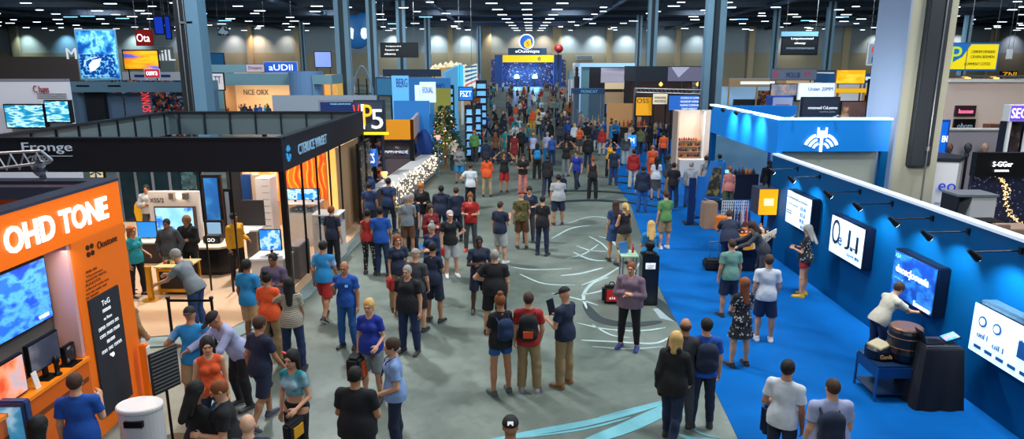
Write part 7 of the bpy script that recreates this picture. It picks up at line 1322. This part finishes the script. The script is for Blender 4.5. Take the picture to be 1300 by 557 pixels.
def lanyard(p, col, name='lanyard'):
    J = p['J']; T = J['T']; pts = [T(.07, .03, 1.5), T(.075, -.1, 1.44), T(.02, -.165, 1.22), T(-.02, -.165, 1.22), T(-.075, -.1, 1.44), T(-.07, .03, 1.5)]; mb = MB().path(pts, .008, n=5)
    c = T(0, -.17, 1.17); mb.box(c[0]-.04, c[0]+.04, c[1]-.01, c[1], c[2]-.06, c[2]+.05); o = mb.build(name, cloth(K[col])); o.parent = p['root']
def emblem(p, m, x=.06, z=1.3, w=.03, h=.03, back=False, name='chest_logo'):
    J = p['J']; B = BUILD[p['bd']]; yy = (.145 if back else -.142)*(B['ch'] if not B['bust'] else 1.); a = J['T'](x, yy, z); s_ = 1 if back else -1
    o = MB().box(a[0]-w, a[0]+w, a[1]-.012, a[1]+.012, a[2]-h, a[2]+h).build(name, m); o.parent = p['root'].children[1]
# ---- lower left
p = P(93, 476, 195, 'raise1', 'm', 'tee', 'blue', 'jeans', 'dj', 'short', 'b', 1, 'person in plain blue shirt facing the orange counter with back turned', s=1.0)
P(46, 530, 170, 'relax', 'f', 'tee', 'cyan', 'jeans', 'dj', 'long', 'k', 2, 'dark haired person at the lower left frame edge beside orange counter')
P(158, 368, 150, 'relax', 'm', 'long', 'khaki', 'chinos', 'lgrey', 'short', 'b', 2, 'person in khaki sweater half hidden behind the orange panel', s=.98)
p = P(240, 391, 190, 'hip', 'm', 'tee', 'cyan', 'shorts', 'tan', 'back_cap', 'k', 2, 'person in cyan and white shirt with dark cap by the barrier belt', shoe=WS, tp='fade')
p = P(262, 428, 25, 'relax', 'f', 'tank', 'orange', 'jeans', 'dj', 'long', 'k', 1, 'person in orange tank top with long black hair, lower left')
p = P(298, 392, -40, 'lean', 'm', 'long', 'lav', 'jeans', 'black', 'cap', 'k', 2, 'person in pale shirt and dark cap bending toward the lower left', s=1.04)
P(325, 402, 150, 'walk', 'm', 'tee', 'navy', 'shorts', 'navy', 'short', 'b', 2, 'person in navy shirt and shorts walking beside the bending person in cap', shoe=(60, 62, 80))
p = P(370, 445, -20, 'carry', 'f', 'crop', 'teal', 'leggings', 'black', 'long', 'k', 1, 'person with long black hair, red clip and short teal top', tp='fade')
handbag(p, 'black', 'black shoulder bag with yellow strap carried by the teal top person', 'l', 'yellow', drop=.1)
J = p['J']; hh = J['head']; o = MB().obox(tuple(hh+np.array([-.06, -.05, .1])), (.03, .01, -.01), (0, .02, 0), (0, 0, .008)).build('hair_clip', RED); o.parent = p['root']
P(246, 486, 150, 'phone', 'f', 'long', 'black', 'jeans', 'black', 'long', 'k', 2, 'person with very long black hair and black top, bottom left')
p = P(279, 484, -65, 'phone', 'b', 'tee', 'black', 'jeans', 'dj', 'crew', 'r', 1, 'heavy person with cropped ginger hair, black shirt and blue lanyard'); lanyard(p, 'cyan')
P(313, 528, 185, 'stand', 'm', 'tee', 'navy', 'jeans', 'dj', 'bald', 'k', 0, 'bald person in navy shirt at the bottom edge, seen from above', s=.98)
p = P(450, 468, 172, 'phone', 'b', 'tee', 'black', 'jeans', 'dj', 'short', 'k', 2, 'broad person in black shirt seen from behind, bottom centre left')
p = P(498, 430, -75, 'carry', 'm', 'polo', 'polo', 'jeans', 'navy', 'short', 'b', 1, 'person in light blue polo and navy trousers looking left'); lanyard(p, 'navy')
p = P(468, 380, -8, 'carry', 'f', 'tee', 'royal', 'shorts', 'grey', 'pony', 'y', 1, 'blonde ponytailed person in royal blue shirt and grey shorts')
handbag(p, 'black', 'large black bag with orange patch held by the blonde ponytailed person', 'r', 'orange', drop=-.05, sz=1.7)
p = P(517, 337, -18, 'stand', 'b', 'tee', 'black', 'jeans', 'ddenim', 'crew', 'g', 1, 'person in black shirt and dark jeans with grey cropped hair, centre left'); emblem(p, mat('yellow_print', S(220, 190, 60), .6), .0, 1.28, .05, .012)
p = P(437, 332, -8, 'raise1', 'm', 'polo', 'blue', 'jeans', 'bluej', 'bald', 'k', 2, 'bald person in all blue polo and blue trousers, left of centre'); emblem(p, TXC, .07, 1.3, .025, .02)
# ---- centre-left cluster
P(549, 309, 160, 'phone', 'f', 'tee', 'navy', 'shorts', 'navy', 'short', 'k', 2, 'person in navy top, navy shorts and dark boots behind grey haired person')
p = P(504, 298, 25, 'carry', 'f', 'tee', 'navy', 'chinos', 'khaki', 'bob', 'r', 1, 'auburn haired person in navy shirt and khaki trousers carrying red bag', tp=None)
handbag(p, 'red', 'bright red bag carried by the auburn haired person', 'r', drop=.0)
P(527, 317, 165, 'relax', 'm', 'tee', 'dgrey', 'shorts', 'black', 'cap', 'g', 1, 'person with pale grey cap and charcoal shirt behind the black shirt person')
P(482, 263, 178, 'relax', 'm', 'tee', 'blue', 'jeans', 'ddenim', 'short', 'k', 2, 'tall person in vivid blue shirt walking away beside black handbag', s=1.05)
p = P(466, 266, 175, 'relax', 'f', 'tank', 'red', 'leggings', 'black', 'short', 'k', 2, 'person in red sleeveless top and printed leggings left of vivid blue shirt', bp='print'); handbag(p, 'black', 'black handbag beside the red topped person in printed leggings', 'r', drop=.05)
P(516, 248, 185, 'raise1', 'm', 'tee', 'grey', 'shorts', 'brown', 'short', 'g', 2, 'person in grey shirt and rust brown shorts seen from behind')
P(522, 246, -20, 'raise1', 'm', 'tee', 'navy', 'jeans', 'navy', 'short', 'g', 1, 'person in navy touching their face, right of the grey shirt person')
P(534, 233, 10, 'phone', 'm', 'hoodie', 'black', 'jeans', 'dj', 'beanie', (190, 110, 50), 1, 'person in black hoodie with orange beanie near the garlanded counter')
P(546, 259, 30, 'phone', 'f', 'jacket', 'dred', 'jeans', 'dj', 'bob', 'b', 1, 'person in dark red cardigan beside the orange beanie person')
p = P(548, 284, -30, 'phone', 'f', 'long', 'ddenim', 'jeans', 'dj', 'bun', 'g', 1, 'grey haired person in denim blue holding a pale blue phone'); held(p, 'pale blue phone held by the grey haired person in denim blue', (.07, .012, .14), SCP)
p = P(571, 268, 15, 'hip', 'm', 'tee', 'black', 'shorts', 'lgrey', 'cap', (190, 170, 165), 1, 'person in black shirt, grey shorts and white and red cap', shoe=WS); handbag(p, 'red', 'small red bag hanging beside the grey shorts person in cap', 'r', drop=.0, sz=.7)
P(560, 236, 172, 'cross', 'b', 'jacket', 'navy', 'jeans', 'ddenim', 'short', 'k', 1, 'broad person in navy jacket seen from behind at the counter end')
P(579, 238, 190, 'stand', 'm', 'long', 'navy', 'jeans', 'navy', 'short', 'b', 1, 'slimmer person in navy right of the broad navy jacket person', s=.98)
p = P(597, 245, 0, 'phone', 'm', 'polo', 'red', 'jeans', 'dgrey', 'short', 'r', 1, 'person in red polo and grey trousers with red shoes', shoe=(200, 50, 40))
p = P(635, 256, 150, 'raise1', 'm', 'tee', 'navy', 'shorts', 'lgrey', 'crew', 'b', 1, 'person in navy shirt and light grey shorts turned half away, centre', shoe=WS)
P(608, 300, 10, 'cross', 'm', 'polo', 'navy', 'shorts', 'navy', 'crew', 'k', 4, 'dark skinned person in navy polo and navy shorts facing us')
p = P(628, 318, 175, 'hip', 'b', 'tee', 'black', 'shorts', 'black', 'short', 'g', 1, 'broad person in black shirt seen from behind beside navy polo person', s=1.02)
p = P(635, 375, 205, 'phone', 'f', 'tee', 'black', 'short_shorts', 'bluej', 'bun', 'r', 2, 'person in black top and short denim shorts with back turned', shoe=(70, 80, 80)); backpack(p, 'ddenim', 'blue grey backpack on the denim shorts person', small=.85); handbag(p, 'ddenim', 'blue tote bag hanging between denim shorts and red shirt people', 'r', drop=.1, sz=1.1)
p = P(671, 372, 178, 'relax', 'm', 'tee', 'red', 'chinos', 'khaki', 'short', 'b', 1, 'person in red shirt and khaki trousers wearing black backpack', shoe=(150, 145, 150)); backpack(p, 'black', 'black backpack with orange logo on the red shirt person', 'orange')
p = P(718, 366, -130, 'phone', 'm', 'tee', 'navy', 'chinos', 'khaki', 'cap', 'k', 1, 'person in dark navy shirt and khaki trousers holding a black tablet', shoe=(130, 80, 40), s=1.01); held(p, 'black tablet held up by the navy shirt person', (.19, .012, .25), BLACK, 'tablet', 'tablet', 'r')
p = P(662, 243, 182, 'relax', 'm', 'tee', 'olive', 'shorts', 'brown', 'cap', (130, 30, 36), 1, 'person in camouflage shirt and dark red cap with brown shorts', tp='camo')
P(672, 237, 0, 'phone', 'm', 'tee', 'navy', 'jeans', 'dgrey', 'short', 'k', 1, 'person in navy facing us beside the camouflage shirt person')
p = P(689, 249, 160, 'stand', 'f', 'tee', 'black', 'jeans', 'dj', 'crew', 'k', 1, 'slim person in black shirt and dark jeans right of camouflage shirt'); 
p = P(709, 222, 190, 'raise1', 'b', 'tee', 'lgrey', 'shorts', 'navy', 'short', 'k', 2, 'person in pale grey shirt with dark bag walking away, right of centre'); handbag(p, 'navy', 'big dark navy bag slung beside the pale grey shirt person', 'r', drop=-.25, sz=2.)
p = P(648, 531, 180, 'stand', 'm', 'tee', 'black', 'jeans', 'dj', 'cap', 'k', 2, 'person in black cap cut by the bottom edge, centre'); J = p['J']; o = MB().obox(tuple(J['head']+np.array([0, .1, .1])), (.03, 0, 0), (0, .004, .003), (0, -.008, .02)).build('cap_logo', TXW); o.parent = p['root']
# ---- right of centre
P(782, 254, 185, 'stand', 'f', 'dress', 'jeans', None, None, 'long', 'b', 1, 'person in loose denim blue dress with brown hair from behind')
p = P(794, 258, 200, 'cross', 'f', 'tank', 'black', 'shorts', 'khaki', 'pony', 'y', 1, 'blonde person in black top with red strap and khaki shorts'); handbag(p, 'red', 'red and black strap bag on the khaki shorts blonde person', 'l', drop=-.3, sz=.8)
P(827, 281, 175, 'phone', 'f', 'tee', 'cyan', 'skirt', 'tan', 'long', 'y', 1, 'blonde person in blue and black top and tan skirt behind podium')
P(846, 243, 200, 'raise1', 'm', 'tee', 'green', 'shorts', 'khaki', 'short', 'b', 1, 'person in green shirt and khaki shorts on the blue carpet', shoe=WS)
p = P(802, 333, -25, 'cross', 'b', 'long', 'mauve', 'leggings', 'black', 'crew', 'r', 1, 'person in mauve sweater and black trousers beside the black podium', shoe=(40, 60, 130))
p = P(858, 421, 150, 'walk', 'f', 'jacket', 'black', 'jeans', 'dj', 'bob', 'y', 1, 'blond person in black jacket and jeans walking, lower right of centre')
P(871, 405, 165, 'stand', 'm', 'polo', 'dgrey', 'jeans', 'dgrey', 'fringe', 'b', 2, 'balding person in charcoal polo behind the blond black jacket person')
p = P(898, 405, 175, 'stand', 'm', 'tee', 'blue', 'jeans', 'navy', 'short', 'k', 1, 'person in blue shirt with large dark backpack at the carpet edge'); backpack(p, 'navy', 'large dark navy backpack on the blue shirt person at carpet edge')
p = P(929, 273, 172, 'lean', 'b', 'tee', 'navy', 'jeans', 'ddenim', 'short', 'b', 1, 'broad person in navy leaning over the dark demo counter'); emblem(p, TXC, 0, 1.25, .05, .05, True, 'back_print')
P(930, 304, 190, 'stand', 'm', 'tee', 'sea', 'shorts', 'navy', 'crew', 'b', 1, 'person in pale green shirt and navy shorts near the black suitcase')
P(972, 284, -100, 'lean', 'f', 'long', 'dgrey', 'jeans', 'dgrey', 'curly', 'b', 1, 'curly haired person in dark clothes leaning behind the curved banner')
P(946, 353, 195, 'cross', 'f', 'dress', 'white', None, None, 'long', 'r', 1, 'person in black and white patterned dress on the blue carpet', tp='print', s=.97)
P(977, 324, 172, 'relax', 'm', 'tee', 'white', 'shorts', 'ddenim', 'short', 'b', 1, 'person in white shirt and blue shorts with white shoes on blue carpet', shoe=WS, s=1.02)
P(1027, 286, -130, 'phone', 'f', 'tee', 'cream', 'short_shorts', 'red', ['long'], 'g', 1, 'person in patterned top and red shorts beside the blue wall', tp='print', shoe=(210, 160, 40))
P(1122, 363, 100, 'lean', 'm', 'tee', 'cream', 'jeans', 'ddenim', 'short', 'b', 1, 'person in cream shirt leaning close to the blue wall screen', s=.95)
p = P(1001, 458, 140, 'carry', 'm', 'tee', 'white', 'jeans', 'navy', 'short', 'k', 2, 'person in white shirt with tattooed arm at the bottom right'); handbag(p, 'ddenim', 'dark blue bag held by the white shirt person at bottom right', 'l', drop=.02, sz=1.6)
p = P(1059, 482, 180, 'relax', 'b', 'polo', 'lav', 'jeans', 'dj', 'crew', 'b', 1, 'person in pale baseball shirt with navy sling bag, bottom right'); backpack(p, 'navy', 'navy sling bag on the back of the pale baseball shirt person', side=.06, small=.95)
# ---- left mid
P(312, 330, 165, 'relax', 'm', 'tee', 'cyan', 'shorts', 'tan', 'short', 'k', 3, 'person in turquoise blue shirt left of the orange and pink top')
P(338, 346, 175, 'cross', 'f', 'tee', 'orange', 'chinos', 'khaki', 'bun', 'k', 2, 'person in orange and pink top with khaki trousers, back turned')
P(346, 322, -10, 'cross', 'b', 'tee', 'plum', 'jeans', 'dj', 'short', 'k', 3, 'broad person in plum shirt facing us behind the hugging group')
p = P(366, 353, 190, 'reach', 'f', 'tee', 'cream', 'jeans', 'ddenim', 'long', 'k', 2, 'person in cream and black striped shirt and jeans with yellow bag', tp='stripe'); handbag(p, 'yellow', 'yellow strap bag on the striped shirt person', 'l', drop=.35)
P(408, 306, 170, 'walk', 'm', 'tee', 'cyan', 'shorts', 'red', 'short', 'k', 2, 'person in pale blue shirt and red shorts striding by the booth edge', tp='fade')
P(243, 321, -100, 'lean', 'm', 'tee', 'grey', 'jeans', 'jeans', 'short', 'g', 1, 'person in grey shirt and jeans leaning over the gold framed cabinet', s=1.08)
P(166, 287, 70, 'carry', 'f', 'tee', 'teal', 'leggings', 'black', 'long', 'r', 2, 'person in teal shirt and black leggings at the booth entrance')
P(211, 278, 5, 'pocket', 'm', 'jacket', 'dgrey', 'jeans', 'grey', 'crew', 'k', 3, 'staff person in dark jacket and pale trousers before the blue screen')
P(236, 274, -5, 'cross', 'm', 'hoodie', 'black', 'jeans', 'black', ['hat_hood'], (150, 100, 60), 2, 'person in black sweatshirt and tan hood before the blue screen')
P(296, 271, 60, 'carry', 'm', 'long', 'yellow', 'jeans', 'black', 'short', 'k', 2, 'person in bright yellow long sleeved shirt at the white table')
P(152, 284, 120, 'relax', 'm', 'long', 'tan', 'chinos', 'tan', 'crew', 'r', 1, 'person in tan clothes just right of the orange corner')
P(185, 235, 10, 'cross', 'm', 'hoodie', 'lgrey', 'chinos', 'dgrey', 'short', 'k', 2, 'person in pale grey hoodie in the dark rear of the booth')
P(420, 262, 160, 'stand', 'm', 'polo', 'navy', 'jeans', 'black', 'short', 'r', 1, 'person in navy polo inside the booth by the gold panel')
P(468, 232, 180, 'stand', 'm', 'tee', 'ddenim', 'jeans', 'black', 'short', 'k', 2, 'person in dark denim blue beside the dotted panels')
P(492, 226, 170, 'stride', 'm', 'tee', 'ddenim', 'jeans', 'navy', 'short', 'k', 2, 'tall person in blue and black striding left of the garlanded counter', s=1.05)
P(208, 212, 30, 'stand', 'm', 'jacket', 'dgrey', 'jeans', 'black', 'short', 'b', 1, 'person in grey jacket standing in the back of the canopy booth')
# ---- middle aisle
MA = [(640, 193, 0, 'hands_up', 'm', 'tee', 'black', 'shorts', 'red', 'short', 'k', 2, 'person in black shirt and red shorts with hands on head'),
 (618, 197, 175, 'cross', 'f', 'jacket', 'orange', 'leggings', 'tan', 'bob', 'k', 2, 'person in red orange jacket with tan bundle and beige leggings'),
 (664, 195, 10, 'phone', 'm', 'tee', 'black', 'chinos', 'pink', 'short', 'k', 2, 'person in black shirt and coral trousers mid aisle'),
 (597, 208, 180, 'hip', 'm', 'tee', 'white', 'chinos', 'black', 'short', 'b', 1, 'person in white shirt and black trousers near the decorated tree'),
 (583, 185, 0, 'phone', 'f', 'jacket', 'grey', 'shorts', 'cyan', 'bob', 'k', 2, 'dark haired person in grey jacket and cyan shorts holding a tablet'),
 (576, 174, 170, 'stand', 'm', 'jacket', 'cream', 'chinos', 'dgrey', 'short', 'k', 1, 'person in cream jacket left of the aisle'),
 (719, 179, 0, 'hands_up', 'm', 'tee', 'black', 'chinos', 'grey', 'short', 'k', 2, 'person in black shirt and grey trousers with raised arms'),
 (733, 191, -40, 'walk', 'm', 'tee', 'royal', 'chinos', 'navy', 'short', 'b', 1, 'person in royal blue and navy walking right of centre'),
 (753, 200, 175, 'phone', 'f', 'tank', 'black', 'chinos', 'black', 'bun', 'r', 2, 'ginger haired person in black right of the royal blue walker'),
 (747, 172, 170, 'stand', 'm', 'jacket', 'black', 'chinos', 'navy', 'short', 'k', 2, 'tall person in long black jacket near the glass case'),
 (780, 187, 178, 'stand', 'm', 'tee', 'navy', 'chinos', 'jeans', 'short', 'k', 1, 'person in navy shirt and jeans at the edge of the carpet'),
 (695, 197, 170, 'stride', 'f', 'jacket', 'black', 'chinos', 'navy', 'short', 'k', 2, 'person in black jacket striding with an orange bag'),
 (682, 182, 180, 'stand', 'm', 'tee', 'black', 'chinos', 'black', 'bob', 'k', 2, 'person in black with a round sky blue backpack'),
 (695, 168, 175, 'stand', 'm', 'tee', 'lav', 'chinos', 'cyan', 'short', 'g', 1, 'person in lavender shirt and light blue trousers'),
 (805, 190, 180, 'stand', 'm', 'jacket', 'red', 'chinos', 'cream', 'short', 'k', 1, 'person in bright red jacket and cream trousers by the podium'),
 (817, 211, 178, 'stand', 'm', 'jacket', 'navy', 'chinos', 'bluej', 'short', 'k', 1, 'person in navy jacket and blue jeans on the curved steps'),
 (834, 200, 180, 'stand', 'f', 'tee', 'white', 'skirt', 'dgrey', 'long', 'k', 1, 'long haired person in white top and dark skirt by white shelves'),
 (849, 197, 90, 'stand', 'f', 'jacket', 'dgrey', 'chinos', 'khaki', 'long', 'k', 1, 'long haired person in grey jacket facing the white shelves'),
 (856, 207, 180, 'relax', 'm', 'tee', 'black', 'chinos', 'ddenim', 'short', 'k', 2, 'person in black shirt and dark jeans before the white shelves'),
 (878, 206, 170, 'stand', 'm', 'jacket', 'lgrey', 'chinos', 'bluej', 'short', 'g', 1, 'person in light grey jacket and blue jeans by the pylons'),
 (829, 184, 180, 'stand', 'm', 'tee', 'orange', 'chinos', 'orange', 'bald', 'k', 2, 'person dressed entirely in bright orange by the bar counter'),
 (602, 166, 180, 'stand', 'm', 'jacket', 'green', 'chinos', 'dgrey', 'beanie', (200, 110, 60), 1, 'person in pale green jacket and orange beanie at the lit racks'),
 (629, 168, 170, 'stand', 'f', 'tee', 'brown', 'chinos', 'navy', 'bob', 'r', 1, 'person in rust brown top left of the long teal coats'),
 (642, 163, 178, 'stand', 'f', 'dress', 'teal', None, None, 'short', 'k', 1, 'person in long dark teal dress mid aisle'),
 (653, 169, 182, 'stand', 'f', 'dress', 'dred', None, None, 'short', 'b', 1, 'person in dark red dress mid aisle'),
 (661, 163, 175, 'stand', 'm', 'jacket', 'black', 'chinos', 'black', 'cap', (170, 60, 60), 1, 'person in black with a small red cap mid aisle'),
 (617, 177, 190, 'stand', 'm', 'jacket', 'navy', 'chinos', 'ddenim', 'short', 'k', 1, 'person in navy jacket with cyan bag left of aisle centre'),
 (676, 139, 180, 'stand', 'm', 'jacket', 'orange', 'chinos', 'yellow', 'beanie', (220, 90, 50), 1, 'person in glowing orange jacket and yellow trousers deep in aisle'),
 (654, 150, 180, 'stand', 'm', 'jacket', 'teal', 'chinos', 'dgrey', 'short', 'g', 1, 'person in teal jacket deep in the aisle, left of orange jacket'),
 (843, 168, 175, 'stand', 'm', 'tee', 'orange', 'chinos', 'navy', 'short', 'k', 1, 'person in orange shirt and navy trousers before the blue text sign'),
 (775, 180, 10, 'hands_up', 'f', 'tank', 'yellow', 'chinos', 'black', 'bob', 'b', 1, 'person in yellow top with raised arms by the carpet'),
 (897, 198, 200, 'stand', 'm', 'tee', 'lgrey', 'chinos', 'jeans', 'short', 'b', 1, 'person in grey shirt behind the slanted glass display'),
 (914, 196, 185, 'stand', 'm', 'jacket', 'cyan', 'chinos', 'navy', 'short', 'k', 2, 'person in cyan jacket behind the slanted glass display'),
 (927, 212, 180, 'stand', 'f', 'tee', 'pink', 'chinos', 'olive', 'short', 'r', 1, 'person in pink top and olive trousers right of the slanted display'),
 (977, 204, 180, 'stand', 'm', 'jacket', 'black', 'chinos', 'navy', 'short', 'k', 2, 'person in black jacket by the yellow stocked rack')]
for q in MA:
    p = P(*q)
    if 'blue backpack' in q[-1]: backpack(p, 'cyan', 'round sky blue backpack on the person in black mid aisle')
    if 'orange bag' in q[-1]: handbag(p, 'orange', 'orange bag carried by the striding black jacket person', 'l', drop=-.1)
# ---- deep crowd
rc = random.Random(77); placed = [Vector((p['pos'].x, p['pos'].y)) for p in PEOPLE]+[Vector(q) for q in ((-2.7, 58), (-2.3, 58.4), (-3.1, 38), (-2.7, 39.5), (-3.6, 35), (-4.2, 50), (5, 50), (5.7, 50), (6.4, 50), (5, 51), (6.4, 51), (5, 52), (5.9, 52), (6.6, 52), (6.5, 37.2), (5.5, 58), (6, 58), (7.3, 47), (8, 47), (8.8, 47), (8, 49), (9, 49))]
CT = [('navy', 10), ('black', 12), ('dgrey', 6), ('white', 6), ('grey', 4), ('red', 4), ('orange', 2), ('blue', 6), ('teal', 3), ('khaki', 2), ('olive', 2), ('lav', 2), ('cyan', 3), ('dred', 2), ('yellow', 1), ('cream', 3), ('plum', 2)]
CN = dict(navy='navy', black='black', dgrey='charcoal', white='white', grey='grey', red='red', orange='orange', blue='blue', teal='teal', khaki='khaki', olive='olive', lav='lavender', cyan='cyan', dred='dark red', yellow='yellow', cream='cream', plum='plum', dj='dark denim', jeans='denim', ddenim='deep blue', brown='brown', lgrey='light grey', tan='tan')
CTL = [a for a, n in CT for _ in range(n)]; CBL = ['black']*6+['navy']*5+['dj']*4+['jeans']*3+['dgrey']*3+['khaki']*2+['lgrey', 'tan', 'brown', 'ddenim']
def zone(x, y):
    if y > 108: return 'in the dense crowd near the far gate'
    if y > 74: return 'in the distant crowd %s' % ('left of the aisle' if x < -.5 else 'right of the aisle' if x > 5.5 else 'mid aisle')
    if x < -14: return 'among the crowd at the left shops'
    if y > 52: return ('beyond the cyan billboard wall' if x < 0 else 'in mid aisle before the distant crowd' if x < 4.5 else 'left of the picture board booth')
    if x > 6.5: return 'near the dark bar counter'
    return ('by the blue lit racks' if x < -.8 else 'in the aisle beside the carpet' if x > 3.6 else 'in the aisle centre behind the nearer walkers')
CROWD = []
def crowd(n, xf, y0, y1, gap, dens=1., tries=60):
    for i in range(n):
        for _ in range(tries):
            f = rc.random()**dens; y = y0+(y1-y0)*f; a, b = xf(y); x = rc.uniform(a, b); q = Vector((x, y))
            if all((q-r_).length > gap for r_ in placed): break
        else: continue
        placed.append(q); tc, bc = rc.choice(CTL), rc.choice(CBL); tp_ = rc.choice(['tee', 'tee', 'jacket', 'jacket', 'tank', 'dress' if rc.random() < .4 else 'tee']); bt = None if tp_ == 'dress' else rc.choice(['chinos', 'chinos', 'shorts'])
        hr = rc.choice(['short', 'short', 'short', 'bob', 'long', 'cap', 'beanie']); hc = rc.choice('kkkbbryg')
        p = person(0, 0, rc.choice((0, 180, 180, 180, 20, -30, 90, -90, 200, 160)), rc.choice(['stand', 'phone', 'walk', 'stride', 'stand', 'photo', 'hands_up' if rc.random() < .3 else 'stand']), 'mf'[rc.random() < .42], tp_, K[tc], bt, K[bc], hr, hc, rc.choice((0, 1, 1, 2, 2, 3, 4)), rc.uniform(.93, 1.04), pos=Vector((x, y, 0)), lod=2)
        CROWD.append((p, tc, tp_, bc if bt else None, bt, hr, hc))
crowd(43, lambda y: (-3.0, 7.6), 36, 52, .62)
crowd(48, lambda y: (-4.2, 8.5), 52, 74, .62)
crowd(48, lambda y: (-6, 11), 74, 108, .65)
crowd(42, lambda y: (-7, 15), 108, 150, .7)
crowd(16, lambda y: (-26.5, -18.5), 62.6, 66, .5)
crowd(9, lambda y: (7.2, 9.8), 40, 46, .6)
tn = {'tee': 'shirt', 'jacket': 'jacket', 'tank': 'sleeveless top', 'dress': 'dress'}; bn = {'chinos': 'trousers', 'shorts': 'shorts'}; hn = {'short': 'short hair', 'bob': 'bobbed hair', 'long': 'long hair', 'cap': 'cap', 'beanie': 'beanie'}
HN = {'k': 'black', 'b': 'brown', 'r': 'ginger', 'y': 'blond', 'g': 'grey'}
byk = {}
for c in CROWD:
    p, tc, tp_, bc, bt, hr, hc = c; z = zone(p['pos'].x, p['pos'].y)
    if p['pos'].y > 108: lab = 'far off person in %s %s %s' % (CN[tc], tn[tp_], z)
    else: lab = 'person in %s %s%s %s' % (CN[tc], tn[tp_], (' and '+CN[bc]+' '+bn[bt]) if bt else '', z)
    byk.setdefault(lab, []).append((p, CN[tc]+' clad', hr, hc))
print('NPEOPLE', len(PEOPLE))
for lab, L in byk.items():
    L.sort(key=lambda q: q[0]['pos'].x/q[0]['pos'].y)
    if len(L) == 1: L[0][0]['root']['label'] = lab; L[0][0]['root']['group'] = 'visitors in the deep crowd'; continue
    od = ['leftmost', 'second from left', 'third from left', 'fourth from left', 'fifth from left', 'sixth from left', 'seventh from left', 'eighth from left', 'ninth from left', 'tenth from left', 'eleventh from left', 'twelfth from left']
    for i, q in enumerate(L): q[0]['root']['label'] = (lab.replace('in the dense crowd ', '').replace('behind the nearer walkers', '').replace(' before the distant crowd', '').replace('beside the carpet', 'by carpet').replace('of the picture board booth', 'of picture booth').replace(' in the aisle centre', ' in aisle centre').replace('among the crowd ', '').replace('in the distant crowd', 'in distant crowd')+', '+od[min(i, 11)]); q[0]['root']['group'] = 'visitors in the deep crowd'

for p, *_ in CROWD:
    o = p['root']; w_ = o['label'].split()
    if len(w_) > 16: o['label'] = o['label'].replace('person in ', 'visitor, ').replace(' sleeveless top', ' vest').replace(' and ', ', ')
